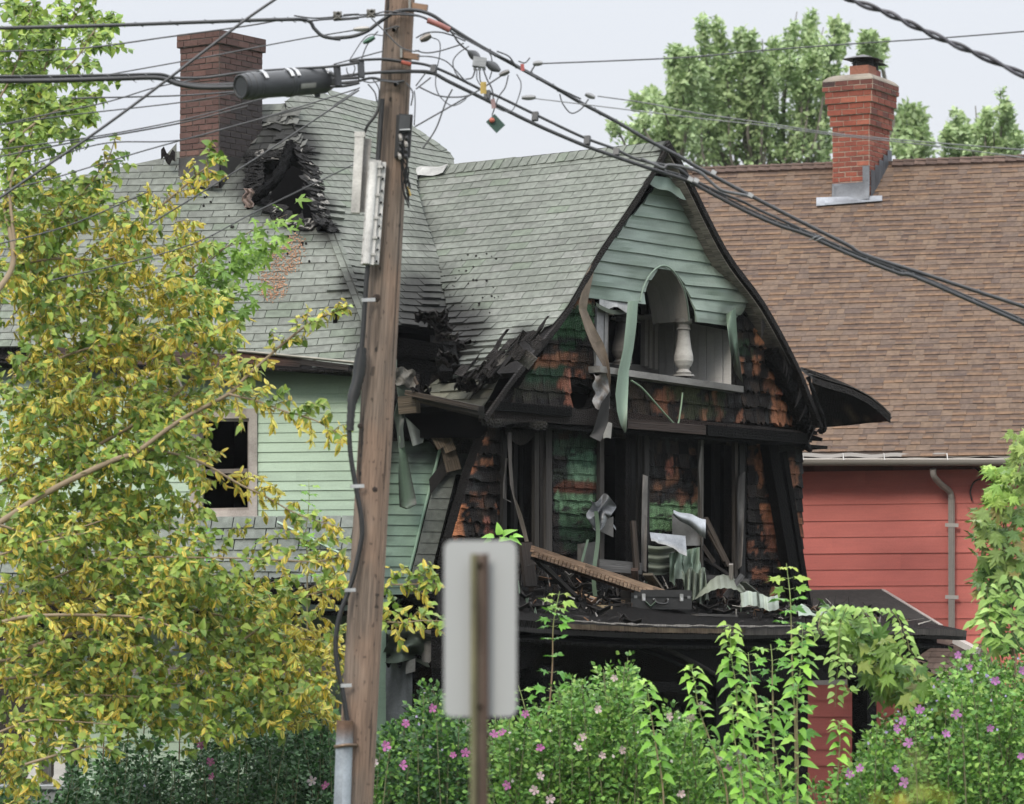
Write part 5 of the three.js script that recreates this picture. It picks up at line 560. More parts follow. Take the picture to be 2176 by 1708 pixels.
// ---------------------------------------------------------------- things lying on the porch roof
const onPorch = (x, y) => { let lo = 0, best = [0, 0], bd = 1e9; for (let i = 0; i <= 60; i++) for (let j = 0; j <= 20; j++) { const q = proj(porchAt(i / 60, j / 20)), d = Math.hypot(q[0] - x, q[1] - y); if (d < bd) { bd = d; best = [i / 60, j / 20]; } } for (let s = 0.5; s > 0.02; s *= 0.5) for (let k = 0; k < 3; k++) { const [bu, bv] = best; for (const [du, dv] of [[s, 0], [-s, 0], [0, s], [0, -s]]) { const e = [clamp(bu + du / 60), clamp(bv + dv / 20)], q = proj(porchAt(...e)), d = Math.hypot(q[0] - x, q[1] - y); if (d < bd) { bd = d; best = e; } } } return porchAt(...best).add(V(0, 0.02, 0)); };
{
  // suitcase
  const p = onPorch(1405, 1297), cs = thing('suitcase', 'black hard-sided suitcase with two chrome latches on the porch roof', 'suitcase', p), u = V(0.93, 0, -0.37).normalize(), f = frame(p.clone(), u, UP), w = 0.77, h = 0.225, d = 0.3, P = (a, b, z) => f.P(a, b, z);
  const lc = (a, b, q) => mixc(C('#232222'), C('#3a3938'), fbm(q.x * 20, q.y * 20, q.z * 20) * 0.6), box = (a0, a1, b0, b1, z0, z1, c = lc, r = new Raw(), e = 0.012) => { const pts = [[a0 + e, b0], [a1 - e, b0], [a1, b0 + e], [a1, b1 - e], [a1 - e, b1], [a0 + e, b1], [a0, b1 - e], [a0, b0 + e]]; return prism(f, pts, z0, z1, c, r, true); };
  part('case_bottom', [box(-w / 2, w / 2, 0, h * 0.62, -d, 0)], M.rubber, cs); part('lid', [box(-w / 2, w / 2, h * 0.63, h, -d, 0.004)], M.rubber, cs); part('trim_band', [box(-w / 2 - 0.004, w / 2 + 0.004, h * 0.6, h * 0.64, -d - 0.004, 0.008, C('#171616'))], M.rubber, cs);
  part('handle', tube([P(-0.09, h * 0.5, 0.01), P(-0.085, h * 0.36, 0.04), P(-0.04, h * 0.28, 0.05), P(0.03, h * 0.28, 0.05), P(0.06, h * 0.36, 0.04), P(0.065, h * 0.5, 0.01)], 0.013, C('#1d1c1c'), 7, 20), M.rubber, cs);
  for (const a of [-0.23, 0.25]) part('latch', [box(a - 0.022, a + 0.022, h * 0.42, h * 0.8, 0.006, 0.016, C('#b8b8b6'), new Raw(), 0.006), box(a - 0.014, a + 0.014, h * 0.46, h * 0.6, 0.016, 0.024, C('#dadada'), new Raw(), 0.004)], M.metal, cs);
  for (const a of [-0.33, 0.345]) part('corner_clip', [box(a - 0.02, a + 0.02, h * 0.56, h * 0.7, 0.006, 0.012, C('#8f8f8e'), new Raw(), 0.004)], M.metal, cs); for (const a of [-0.1, 0.075]) part('handle_loop', [box(a - 0.012, a + 0.012, h * 0.48, h * 0.56, 0.006, 0.016, C('#a9a9a8'), new Raw(), 0.003)], M.metal, cs);
}
{ // fallen dentil moulding
  const A = F.W(1131, 1166, 0.75), bz = -onPorch(1440, 1290).z, B2 = at(1448, 1272, bz), t = thing('dentil_board', 'long fallen wooden moulding with a row of teeth leaning on debris', 'moulding', A), d = B2.clone().sub(A), L = d.length(), up = V(0, 1, 0.25).normalize(), wood = (u) => mixc(C('#c9a27a'), C('#6d4c34'), clamp(0.75 - u * 0.85 + 0.12 * Math.sin(u * 40)));
  part('board', bar(A, B2, 0.05, 0.07, wood, up), M.wood, t); part('back_board', bar(A.clone().add(V(0, -0.075, -0.05)), B2.clone().add(V(0, -0.07, -0.05)), 0.04, 0.09, (u) => mixc(soot, C('#6b4a2f'), smooth(0.5, 1.2, u)), up), M.char, t);
  for (let k = 0; k < 38; k++) { const q = A.clone().addScaledVector(d, (k + 0.6) / 39.5).add(V(0, -0.055, 0.01)); part('tooth', bar(q.clone().addScaledVector(d, -0.0085), q.clone().addScaledVector(d, 0.0085), 0.055, 0.06, wood(k / 39), up), M.wood, t); }
}
{ // crushed ribbed grille with black cable
  const p = onPorch(1440, 1282).add(V(0, 0.3, -0.35)), t = thing('ribbed_grille', 'crushed grey ribbed grille wrapped in black cable among the debris', 'grille', p), f = frame(p, V(0.92, 0.12, -0.35).normalize(), V(-0.1, 0.95, -0.3).normalize());
  part('panel', sheet((u, v) => f.P(lerp(-0.2, 0.2, u), lerp(-0.16, 0.14, v) - 0.05 * u, 0.03 * Math.sin(u * 3)), 10, 3, 0.02, C('#4b4945')), M.plain, t); for (let k = 0; k < 14; k++) { const a = lerp(-0.19, 0.19, k / 13); part('rib', tube([f.P(a, -0.16 - 0.12 * a, 0.04), f.P(a + 0.01, 0, 0.055 + 0.02 * Math.sin(k)), f.P(a + 0.005, 0.13 - 0.1 * a, 0.04)], 0.008, mixc(C('#8d8981'), C('#5d5a54'), rnd()), 5, 5), M.plain, t); }
  part('cable', tube(Array.from({ length: 26 }, (_, k) => f.P(0.2 * Math.sin(k * 1.9) * rr(0.7, 1.1), -0.2 + 0.04 * Math.sin(k * 2.7), 0.06 + 0.04 * Math.cos(k))), 0.006, C('#1d1b1a'), 5, 120), M.rubber, t);
  part('white_rim', tube([f.P(-0.27, 0.08, 0.03), f.P(-0.12, 0.2, 0.03), f.P(0.05, 0.19, 0.03), f.P(0.14, 0.16, 0.03)], 0.018, C('#b5b1aa'), 6, 14), M.plain, t);
}
const drape = (name, label, cat, q, c, m, thick = 0.004, nu = 10, nv = 8) => { const t = thing(name, label, cat, q(0.5, 0.5)); part('sheet', sheet(q, nu, nv, thick, c), m, t); return t; };
{
  drape('metal_sheet', 'torn aluminium sheet curled above the suitcase, uppermost one', 'metal sheet', (u, v) => F.W(...zM(lerp(1215, 1425, u), lerp(568, 600 + 90 * u, v) + 60 * u + 6 * Math.sin(u * 9)), 0.25 + 0.1 * u + 0.06 * Math.sin(v * 3)), (u, v) => mixc(C('#b9c0c8'), C('#8f9294'), smooth(0.5, 0.9, v)), M.galv);
  drape('metal_sheet', 'flat grey metal panel leaning against the shakes', 'metal sheet', (u, v) => F.W(...zM(lerp(1206, 1390, u), lerp(590 + 40 * u, 800, v)), 0.1 + 0.02 * Math.sin(u * 4 + v * 3)), (u, v, p) => mixc(C('#8c8a87'), C('#5f5b57'), fbm(p.x * 9, p.y * 9, 3)), M.galv);
  drape('metal_sheet', 'pale folded metal sheet with a torn edge over green siding', 'metal sheet', (u, v) => F.W(...zM(lerp(1060, 1292, u) + 10 * v, lerp(715, 775 + 70 * (fbm(u * 6, 2, 7) - 0.4) + 60 * u, v) + 22 * u), 0.3 + 0.12 * v), (u, v) => mixc(C('#aeb4bc'), C('#c3c2bf'), smooth(0.6, 1, v)), M.galv);
  drape('foil_scrap', 'crumpled foil hanging in the middle window', 'foil', (u, v) => F.W(...zM(lerp(665, 820, u) + 20 * Math.sin(v * 8), lerp(490, 680, v) + 30 * Math.sin(u * 7)), 0.22 + 0.07 * Math.sin(u * 9 + v * 11)), (u, v, p) => mixc(C('#b4b9c0'), C('#5e5f60'), fbm(p.x * 14, p.y * 14, 3)), M.galv, 0.004, 14, 14);
  drape('foil_scrap', 'dark folded foil corner below the crumpled one', 'foil', (u, v) => F.W(...zM(lerp(725, 822, u), lerp(640 - 30 * u, 700 + 46 * u, v)), 0.2 + 0.06 * u), C('#6d6b68'), M.galv);
  drape('siding_scrap', 'rolled scrap of dark siding left of the middle window', 'siding', (u, v) => F.W(...zM(lerp(590, 745, u), lerp(790, 970, v) - 20 * u), 0.15 + 0.07 * Math.sin(u * 5)), (u, v, p) => mixc(C('#76756f'), C('#2f2e2c'), fbm(p.x * 10, p.y * 7, 3)), M.plain);
  drape('siding_strip', 'narrow green siding strip hanging beside the middle window', 'siding', (u, v) => F.W(...zM(lerp(695, 722, u) + 14 * Math.sin(v * 6), lerp(575, 1130, v)), 0.3 + 0.03 * u), C('#526b52'), M.vinyl, 0.006, 3, 24);
  drape('siding_strip', 'short slanting green siding strip by the dark scrap', 'siding', (u, v) => F.W(...zM(lerp(648, 662, u) - v * 45, lerp(760, 930, v)), 0.3), C('#5f7a60'), M.vinyl, 0.006, 2, 10);
  drape('siding_scrap', 'buckled sage siding panel under the metal sheets', 'siding', (u, v) => F.W(...zM(lerp(1050, 1225, u), lerp(800, 985, v) + 8 * Math.sin(u * 4)), 0.12 + 0.035 * Math.sin(v * 18.8) + 0.03 * Math.sin(u * 3)), (u, v, p) => mul(mixc(C('#9aa48c'), C('#6c7263'), fbm(p.x * 7, p.y * 7, 2)), 0.8), M.vinyl, 0.005, 10, 26);
  drape('melted_siding', 'melted mint siding draped right of the buckled panel', 'siding', (u, v) => F.W(...zM(lerp(1190, 1385, u) + (v > 0.4 ? 20 * Math.sin(u * 20) * v : 0), lerp(850 - 40 * u, 930 + 150 * fbm(u * 9, 1, 2) + 110 * u, v)), 0.24 + 0.035 * Math.sin(u * 26 + v * 4) + 0.05 * Math.sin(u * 7)), (u, v, p) => mul(mixc(C('#a3c2aa'), C('#5a6553'), clamp(fbm(u * 16, v * 2, 3) * 1.3 + 0.3 * v - 0.3)), 0.95), M.vinyl, 0.005, 36, 12);
  drape('melted_siding', 'tangle of sage siding fallen beside the ribbed grille', 'siding', (u, v) => F.W(...zM(lerp(1270, 1420, u) + 26 * v, lerp(960, 1170, v) + 20 * Math.sin(u * 12)), 0.45 + 0.06 * Math.sin(u * 24 + v * 6) + 0.08 * v), (u, v, p) => mul(mixc(C('#93a68c'), C('#42463c'), clamp(fbm(u * 15, v * 3, 3) * 1.3 - 0.1)), 0.95), M.vinyl, 0.005, 36, 14);
  drape('siding_scrap', 'arched sage siding scrap right of the suitcase', 'siding', (u, v) => { const x = lerp(1345, 1720, u), y = 1195 - 55 * Math.sin(Math.min(1, u * 1.1) * 2.6) - 8 * u; const p = onPorchFast(...zM(x, 1200)); return p.add(V(0, 0.06 + 0.3 * Math.sin(Math.min(1, u) * 3.1) * (1 - 0.55 * v), 0.5 - 0.25 * (1 - v))); }, (u, v, p) => mul(mixc(C('#98a38a'), C('#5a5b50'), fbm(p.x * 5, p.y * 9, 2)), 1), M.vinyl, 0.005, 18, 6);
  drape('siding_scrap', 'flat pale green siding scrap near the porch edge', 'siding', (u, v) => onPorchFast(...zM(lerp(1640, 1880, u), 1245)).add(V(0, 0.04 + 0.17 * (1 - v) + 0.03 * Math.sin(u * 6), 0.6 - 0.2 * (1 - v))), (u, v, p) => mul(mixc(C('#b4c6b4'), C('#6f7869'), fbm(p.x * 7, p.y * 7, 3)), 1), M.vinyl, 0.005, 12, 6);
  drape('siding_scrap', 'crumpled green siding scrap at the right of the porch roof', 'siding', (u, v) => onPorchFast(lerp(1690, 1765, u), 1322).add(V(0, 0.05 + 0.14 * (1 - v) * (0.6 + 0.4 * Math.sin(u * 9 + 0.4)), 0.5 - 0.2 * (1 - v))), (u, v) => mul(mixc(C('#a8bfa9'), C('#667465'), u), 1), M.vinyl, 0.005, 10, 5);
  for (const [n, l, a, z0, b, z1, w, h, c, dz] of [['charred_plank', 'charred plank lying along the porch roof right of the suitcase', zS(190, 1040), 0.1, zS(1330, 1045), 0.1, 0.1, 0.06, '#1c1b1a', 0], ['board', 'broken board with a pale split edge left of the suitcase', zR(620, 850), 0.16, zR(1060, 985), 0.06, 0.09, 0.04, '#6d4a31', 0], ['board', 'flat board with a light underside beside the suitcase', zR(895, 915), 0.16, zR(1255, 925), 0.16, 0.2, 0.02, '#b0aca5', 0.1], ['plank', 'pale wooden plank under the flat board', zR(1010, 965), 0.09, zR(1252, 965), 0.1, 0.12, 0.09, '#b08d62', 0.1], ['board', 'short light board end in front of the broken board', zR(910, 1000), 0.05, zR(1030, 1010), 0.05, 0.1, 0.05, '#b39a6c', 0], ['stick', 'thin dark stick leaning from the left window', zR(225, 470), 0.5, zR(740, 960), 0.1, 0.05, 0.05, '#2e2925', 0], ['stick', 'white splintered stick below the right window', zS(410, 545), 0.3, zS(415, 890), 0.06, 0.05, 0.04, '#a39b94', 0], ['stick', 'grey burned branch below the right window', zS(530, 660), 0.3, zS(345, 890), 0.06, 0.06, 0.06, '#5d5d60', 0], ['siding_strip', 'curled siding strip at the right end of the wall', zS(535, 735), 0.3, zS(810, 965), 0.1, 0.09, 0.015, '#4e5548', 0], ['board', 'charred flat board lying under the siding scrap', zS(0, 1082), 0.06, zS(420, 1095), 0.06, 0.18, 0.03, '#55524f', 0.05], ['board', 'upright broken board behind the suitcase', zR(1430, 650), 0.4, zR(1560, 830), 0.1, 0.12, 0.03, '#6b6150', 0.05], ['wood_block', 'charred wood block on the moulding below the middle window', zR(1080, 640), 0.3, zR(1215, 650), 0.3, 0.16, 0.14, '#5a4a3c', 0.1], ['board', 'brown board standing behind the moulding', zR(1290, 600), 0.3, zR(1300, 760), 0.1, 0.08, 0.05, '#4a3428', 0]]) {
    const flat = Math.abs(z0 - z1) < 0.12, A = flat ? onPorch(a[0], Math.max(a[1], 1262)).add(V(0, z0, -dz)) : F.W(a[0], a[1], z0 + 0.15), B = flat ? onPorch(b[0], Math.max(b[1], 1262)).add(V(0, z1, -dz)) : F.W(b[0], b[1], z1 + 0.25); if (flat) { A.copy(hitDepth(a, A)); B.copy(hitDepth(b, B)); }
    const t = thing(n, l, n.split('_').pop(), A); part('wood', bar(A, B, w, h, (u, p) => mul(C(c), 0.75 + 0.5 * fbm(p.x * 7 + u * 5, p.y * 9, 3))), n === 'siding_strip' ? M.vinyl : M.wood, t); if (c === '#6d4a31') part('split_edge', bar(A.clone().add(V(0, 0.025, 0.03)), B.clone().add(V(0, 0.03, 0.03)), 0.02, 0.015, C('#c09a70')), M.wood, t);
  }
  // what nobody could count: ash, splinters, crumbs
  const rub = []; for (let k = 0; k < 620; k++) { const u = 0.14 + 0.8 * rnd(), v = Math.pow(rnd(), 0.6), skip = 0; if (u > 0.33 && u < 0.55 && v < 0.55) continue; const q = porchAt(u, v).add(V(0, rr(0, 0.04) + (v > 0.75 ? rr(0, 0.22) * (u < 0.55 ? 1 : 0.15) : 0), 0)), L = Math.pow(rnd(), 3) * 0.3 + 0.015, an = rr(0, 6.28), pale = rnd(), c = pale < 0.1 ? C('#b5b0a8') : pale < 0.17 ? C('#9a6e4a') : pale < 0.22 ? C('#6f8a74') : mul(sootB, rr(0.5, 1.8)); if (rnd() < 0.7) rub.push(bar(q, q.clone().add(V(Math.cos(an) * L, rr(-0.02, 0.12) * (v > 0.7 ? 1.5 : 0.4), Math.sin(an) * L)), rr(0.005, 0.028), rr(0.004, 0.018), c, UP, undefined, 0.5)); else { const s = rr(0, 9); rub.push(sheet((i, j) => q.clone().add(V((i - 0.5) * L, 0.03 * Math.sin(i * 6 + s) + 0.04 * j, (j - 0.5) * L * 0.8)), 2, 2, 0.006, c)); } }
  const rb = part('rubble', rub, M.plain, scene); rb.userData = { label: 'ash, splinters and burned scraps strewn over the porch roof', category: 'rubble', kind: 'stuff' };
}
function onPorchFast(x, y) { return onPorch(x, Math.max(y, 1255)); }
function hitDepth([x, y], near) { return at(x, y, -near.z); }

// ---------------------------------------------------------------- the red house
const dirR = V(Math.cos(0.29), 0, Math.sin(0.29)), RW = frame(at(1900, 1400, 51.5), dirR, UP), red = thing('red_house', 'red clapboard house with brown shingle roof and brick chimney behind the burned house', 'house', RW.P(0, -2.7, 0));
{
  const rl = (l) => loc(RW, l), wall = part('wall', wallSheet(RW, rl([[1560, 985], [2320, 985], [2320, 1900], [1560, 1900]]), [], 0.1, C('#7a3c36')), M.plain, red, 'red clapboard side wall');
  pieces('clapboard', courses(RW, rl([[1660, 990], [2240, 990], [2240, 1800], [1660, 1800]]), { exp: 0.2235, width: [2.6, 4.2], thick: 0.02, lap: 1.05, sub: [12, 1], jitter: 0.004, color: (a, b, x, y, r) => mul(mixc(mixc(K('#d5756a'), K('#cc6d62'), r), K('#ad5850'), clamp(0.2 + (fbm(x * 0.01, y * 0.04, 2) - 0.5) * 0.8)), 0.92), warp: (a, b) => 0.007 * (fbm(a * 1.2, b * 0.5, 4, 2) - 0.3) }), M.paint, wall, 80, (r) => proj(r.centre)[1] > 1720);
  // roof
  const eave = RW.off(0.62), e0 = eave.W(1900, 964), th = 0.75, R = frame(e0, dirR, RW.n.clone().multiplyScalar(-Math.cos(th)).addScaledVector(UP, Math.sin(th))), rl2 = (l) => loc(R, l);
  const poly = [[1440, 963], [2260, 965], [2260, 328], [1440, 364]], roof = part('roof', wallSheet(R, rl2(poly), [], 0.12, C('#4a3a30'), -0.01), M.shingle, red, 'brown shingle roof of the red house');
  const tones = ['#7d6756', '#715c4e', '#846c57', '#69574d', '#7a6453', '#62524b'].map(K);
  const rb0 = Math.min(...rl2(poly).map((q) => q[1]));
  const rs = courses(R, rl2(poly), { exp: 0.1225, width: [0.1, 0.26], thick: 0.008, lap: 1.1, gap: 0.0015, jitter: 0.003, sub: [1, 4], lift: (x, y, r) => (r > 0.5 ? 0.005 : 0), warp: () => 0, color: (a, b, x, y, r, r2) => mixc(mixc(tones[Math.floor(r * 5.99)], C('#8d725b'), r2 < 0.3 ? 0.4 : 0), r2 > 0.4 ? mixc(C('#564640'), K('#95755a'), smooth(0.75, 0.15, ((b - rb0) / 0.1225) % 1)) : C('#7f6856'), r2 > 0.4 ? 0.62 : 0.3) });
  pieces('shingle', rs, M.shingle, roof, 290, (r) => { const [x, y] = proj(r.centre); return x < 1480 + (y - 362) * 0.38; });
  // the far slope, ridge caps
  const top = R.L(1900, 345)[1]; part('far_slope', bar(R.P(-4.2, top, -0.05), R.P(3.2, top, -0.05), 0.2, 0.1, C('#5a463a')), M.shingle, red);
  const caps = []; for (let k = 0; k < 42; k++) { const a0 = -4 + k * 0.17; if (Math.abs(proj(R.P(a0, top))[0] - 1850) < 30) continue; caps.push(prism(R, [[a0, top - 0.13], [a0 + 0.165, top - 0.13], [a0 + 0.165, top + 0.02], [a0, top + 0.02]], 0, (a) => (a > a0 + 0.08 ? 0.035 : 0.05), mixc(C('#7d6152'), C('#634c41'), rnd()))); } pieces('ridge_cap', caps, M.shingle, roof, 42);
  // gutter, fascia, brackets, downspout
  const g = (x, y, z = 0) => eave.W(x, y, z), gut = part('gutter', sheet((u, v) => { const p = g(lerp(1640, 2166, u), 980), k = [[0.02, 0.035], [0.07, 0.03], [0.075, 0], [0.05, -0.045], [0.0, -0.055], [-0.05, -0.05]][Math.round(v * 5)]; return p.addScaledVector(RW.n, k[0]).add(V(0, k[1], 0)); }, 20, 5, 0.006, (u, v) => mixc(C('#9d948b'), C('#857c74'), v)), M.paint, red, 'grey roof gutter'); part('gutter_lip', tube([g(1640, 976, 0.075), g(2166, 976, 0.075)], 0.012, C('#bdb4aa'), 6, 4), M.paint, gut);
  part('fascia', wallSheet(eave, loc(eave, [[1640, 962], [2260, 965], [2260, 985], [1640, 984]]), [], 0.04, C('#756c66'), -0.02), M.paint, red); part('drip_edge', sheet((u, v) => g(lerp(1640, 2200, u), 964 + 8 * v + 2 * Math.sin(u * 37)).addScaledVector(RW.n, 0.01 + 0.03 * v), 40, 1, 0.004, C('#8f8983')), M.paint, red);
  for (const x of [1704, 1790, 1877, 2011, 2150]) part('gutter_bracket', bar(g(x, 963, 0.05), g(x + 2, 978, 0.09), 0.012, 0.02, C('#c4c0ba')), M.metal, gut);
  part('soffit', prism({ P: (a, b, z) => RW.P(a, RW.L(1900, 984)[1] + z, b) }, [[-3, 0], [3.5, 0], [3.5, 0.62], [-3, 0.62]], -0.02, 0, C('#5a3b38')), M.paint, red);
  const d = (x, y, z) => RW.W(x, y, z), sp = part('downspout', [tube([d(1982, 996, 0.55), d(1984, 1012, 0.5), d(2000, 1030, 0.3), d(2017, 1044, 0.12), d(2021, 1058, 0.09)], 0.045, C('#938a83'), 8, 20), bar(d(2021, 1052, 0.08), d(2022, 1336, 0.08), 0.085, 0.07, C('#8d857d'))], M.paint, red, 'grey rain pipe down the red wall'); for (const y of [1115, 1268]) part('pipe_strap', bar(d(2008, y, 0.12), d(2036, y + 1, 0.12), 0.02, 0.05, C('#a9a19a')), M.paint, sp); for (const x of [2014, 2018, 2022, 2026]) part('flute', bar(d(x + 1, 1060, 0.122), d(x + 1.5, 1334, 0.122), 0.012, 0.01, C('#8d847d')), M.paint, sp);
  for (const l of [pl(zF, 1880, 1280, 1980, 1360, 2100, 1400), pl(zF, 1860, 1480, 1850, 1420, 1880, 1360, 1960, 1340), pl(zF, 1930, 1490, 1940, 1430, 1990, 1405, 2060, 1400)]) part('wall_cable', tube(l.map(([x, y]) => d(x, y, 0.06)), 0.012, C('#3a2b2a'), 5, 16), M.rubber, red);
  // chimney with corbelled top, clay flues and caps
  const cd = -R.W(1847, 425).z, c0 = at(1847, 430, cd), yy = (v) => at(1847, v, cd).y, tone = (x, y, r, k) => mixc(mixc(mixc(K('#a65c48'), K('#8c4c3e'), r), K('#b8705a'), r > 0.85 ? 0.8 : 0), C('#4a3534'), clamp((k === 1 ? 0.12 : 0) + smooth(215, 175, y) * 0.55 + (r < 0.1 ? 0.5 : 0)));
  const ch = chimney(red, 'chimney', c0, 0.5, 0, 0.585, 0.76, [[yy(470), yy(265), 0], [yy(265), yy(242), 0.028], [yy(242), yy(217), 0.055], [yy(217), yy(191), 0.083], [yy(191), yy(170), 0.11]], 0.0755, tone, C('#c9b8a2'), 'red brick chimney with corbelled top and clay flues');
  const cc = c0.clone().addScaledVector(ch.uL, -0.29).addScaledVector(ch.uR, 0.38), ring = (y, k) => [[-1, -1], [1, -1], [1, 1], [-1, 1]].map(([a, b]) => cc.clone().setY(y).addScaledVector(ch.uL, a * (0.29 + 0.115) * k).addScaledVector(ch.uR, b * (0.38 + 0.115) * k)), crown = new Raw(), lv = [[170, 1.01], [166, 0.98], [160, 0.88], [155, 0.72], [152, 0.5]].map(([y, k]) => ring(yy(y), k)); for (let i = 0; i < 4; i++) for (let j = 0; j < 4; j++) crown.q(lv[i][j], lv[i][(j + 1) % 4], lv[i + 1][(j + 1) % 4], lv[i + 1][j], C('#9a8d7c')); crown.q(lv[4][0], lv[4][1], lv[4][2], lv[4][3], C('#9a8d7c')); part('mortar_crown', crown, M.plain, ch.o);
  const flue = (a, b, w1, w2, y0, y1, c) => { const f0 = cc.clone().addScaledVector(ch.uL, a).addScaledVector(ch.uR, b), o = part('clay_flue', bar(f0.clone().setY(yy(y0)), f0.clone().setY(yy(y1)), w1, w2, C(c), ch.uR), M.brick, ch.o); part('mesh_screen', Array.from({ length: 28 }, (_, k) => { const t = k / 28 * 6.283, q = (h, s) => f0.clone().setY(yy(h)).addScaledVector(ch.uL, Math.cos(t + s) * w1 * 0.5).addScaledVector(ch.uR, Math.sin(t + s) * w2 * 0.5); return [tube([q(y1, 0), q(y1 - 16, 0.35)], 0.006, C('#2a2a2b'), 4), tube([q(y1, 0), q(y1 - 16, -0.35)], 0.006, C('#2a2a2b'), 4)]; }).flat(), M.metal, o);
    part('flue_cap', sheet((u, v) => { const A = (u - 0.5) * 2, B = (v - 0.5) * 2; return f0.clone().setY(yy(y1 - 16)).addScaledVector(ch.uL, A * w1 * 0.78).addScaledVector(ch.uR, B * w2 * 0.78).add(V(0, 0.075 * (1 - Math.max(Math.abs(A), Math.abs(B))) - 0.01 * Math.abs(A * B), 0)); }, 8, 8, 0.012, C('#3b3436')), M.metal, o); };
  flue(0.08, -0.1, 0.3, 0.3, 158, 134, '#b0694c'); flue(0, 0.32, 0.26, 0.26, 158, 134, '#a5584a');
  // lead flashing
  const fl = (f, nu, nv, c) => part('lead_flashing', sheet(f, nu, nv, 0.006, c), M.galv, ch.o), L0 = (u) => c0.clone().addScaledVector(ch.uL, -0.6 * (1 - u) + 0.01);
  const lead = (u, v, p) => mixc(C('#8d929a'), C('#6b7078'), fbm(p.x * 7, p.y * 5, 3));
  const B0 = R.W(1774, 420, 0.03), B1 = R.W(1856, 416, 0.03);
  fl((u, v) => L0(u).addScaledVector(ch.uR, -0.012).setY(lerp(yy(386), yy(424), v)).addScaledVector(RW.n, 0.012 + 0.05 * v * v), 6, 4, lead); fl((u, v) => R.W(lerp(1734, 1874, u), lerp(420 - u * 4, 438 - u * 11, v), 0.035), 8, 2, (u, v, p) => mixc(C('#a9afb9'), C('#8d929a'), v));
  for (let k = 0; k < 5; k++) fl((u, v) => c0.clone().addScaledVector(ch.uR, 0.02 + 0.15 * k + 0.15 * u).addScaledVector(ch.uL, 0.015 + 0.004 * k).setY(lerp(yy(360 - k * 13), yy(440), v)), 2, 4, (u, v, p) => mixc(lead(u, v, p), C('#3f4854'), 0.55)); fl((u, v) => c0.clone().addScaledVector(ch.uL, lerp(-0.1, 0.01, u)).addScaledVector(ch.uR, -0.015).setY(lerp(yy(352), yy(396), v)), 2, 3, lead);
  // grey bay roof on the wall, and the brown porch roof lower down
  const A0 = RW.W(1712, 1258), A1 = RW.W(1874, 1256), b0 = RW.W(1700, 1340, 0.9), b1 = RW.W(2000, 1333, 0.9), bay = part('bay_roof', sheet((u, v) => A0.clone().lerp(A1, u).addScaledVector(dirR, -0.4 * (1 - u)).lerp(b0.clone().addScaledVector(dirR, -0.4).lerp(b1, u), v), 8, 6, 0.03, (u, v, p) => mixc(C('#4b4744'), C('#37322f'), fbm(p.x * 5, p.y * 8, 3))), M.shingle, red, 'dark grey bay roof against the red wall');
  part('bay_edge', bar(A1.clone().add(V(0, 0.02, 0)), b1.clone().add(V(0, 0.02, 0)), 0.05, 0.03, C('#b6aba4')), M.paint, red); part('bay_flashing', bar(A0.clone().addScaledVector(dirR, -0.4).add(V(0, 0.015, 0.02)), A1.clone().add(V(0, 0.015, 0.02)), 0.03, 0.03, C('#4d4744')), M.paint, red);
  const pr = frame(RW.W(1900, 1436, 1.0), dirR, RW.n.clone().multiplyScalar(-0.8).addScaledVector(UP, 0.6).normalize()); pieces('shingle', courses(pr, loc(pr, [[1880, 1434], [2120, 1434], [2090, 1366], [1880, 1366]]), { exp: 0.13, width: [0.14, 0.28], thick: 0.012, lap: 1.1, color: (a, b, x, y, r) => mixc(C('#80685a'), C('#6b564b'), r) }), M.shingle, part('porch_roof', wallSheet(pr, loc(pr, [[1880, 1434], [2120, 1434], [2090, 1366], [1880, 1366]]), [], 0.05, C('#4a3a30'), -0.01), M.shingle, red), 10);
  part('white_gutter', bar(RW.W(2030, 1360, 0.7), RW.W(2076, 1384, 0.9), 0.12, 0.08, C('#c9c3bd')), M.paint, red); part('porch_gutter', bar(RW.W(1700, 1450, 1.05), RW.W(2110, 1446, 1.05), 0.08, 0.07, C('#8d847d')), M.paint, red);
}
// ---------------------------------------------------------------- utility pole and what is fixed to it
const PD = 32, onPole = (x, y, z = 0) => at(x, y, PD - z);
const pole = thing('utility_pole', 'weathered brown wooden utility pole leaning left before the burned house', 'utility pole', at(757, 1760, PD).setY(0));
{
  const foot = at(752, 1725, PD), head = at(853, -60, PD), dir = head.clone().sub(foot).normalize(), base = foot.clone().addScaledVector(dir, -foot.y / dir.y), nA = base.distanceTo(head);
  part('shaft', tube([base, head], (u, a) => lerp(0.163, 0.126, u) * (1 + 0.012 * Math.sin(a * 5 + u * 9)), [1, 0.93, 0.87].map((k, i) => [0.5, 0.41, 0.34][i]), 28, 60), M.pole, pole);
  const bolt = (x, y) => part('bolt', tube([onPole(x, y, 0.12), onPole(x - 6, y + 6, 0.2)], 0.018, C('#77736e'), 7), M.metal, pole); bolt(842, 58); bolt(846, 174);
  for (const [x, y] of [[886, 12], [868, 117]]) part('step_bracket', [bar(onPole(x - 12, y, 0.1), onPole(x + 22, y + 5, 0.12), 0.05, 0.05, C('#8a6a50')), bar(onPole(x - 16, y + 6, 0.13), onPole(x - 16, y - 14, 0.13), 0.04, 0.02, C('#9a9a94'))], M.metal, pole);
  const knot = (x, y, r) => part('knot', turned(onPole(x, y, 0.135), onPole(x, y, 0.15), [[0, r], [0.6, r * 0.8], [1, r * 0.2]], C('#4a3a30'), 9), M.wood, pole); knot(800, 633, 0.035); knot(795, 1040, 0.03); knot(765, 905, 0.025);
}
const fix = (name, label, cat, p) => thing(name, label, cat, p);
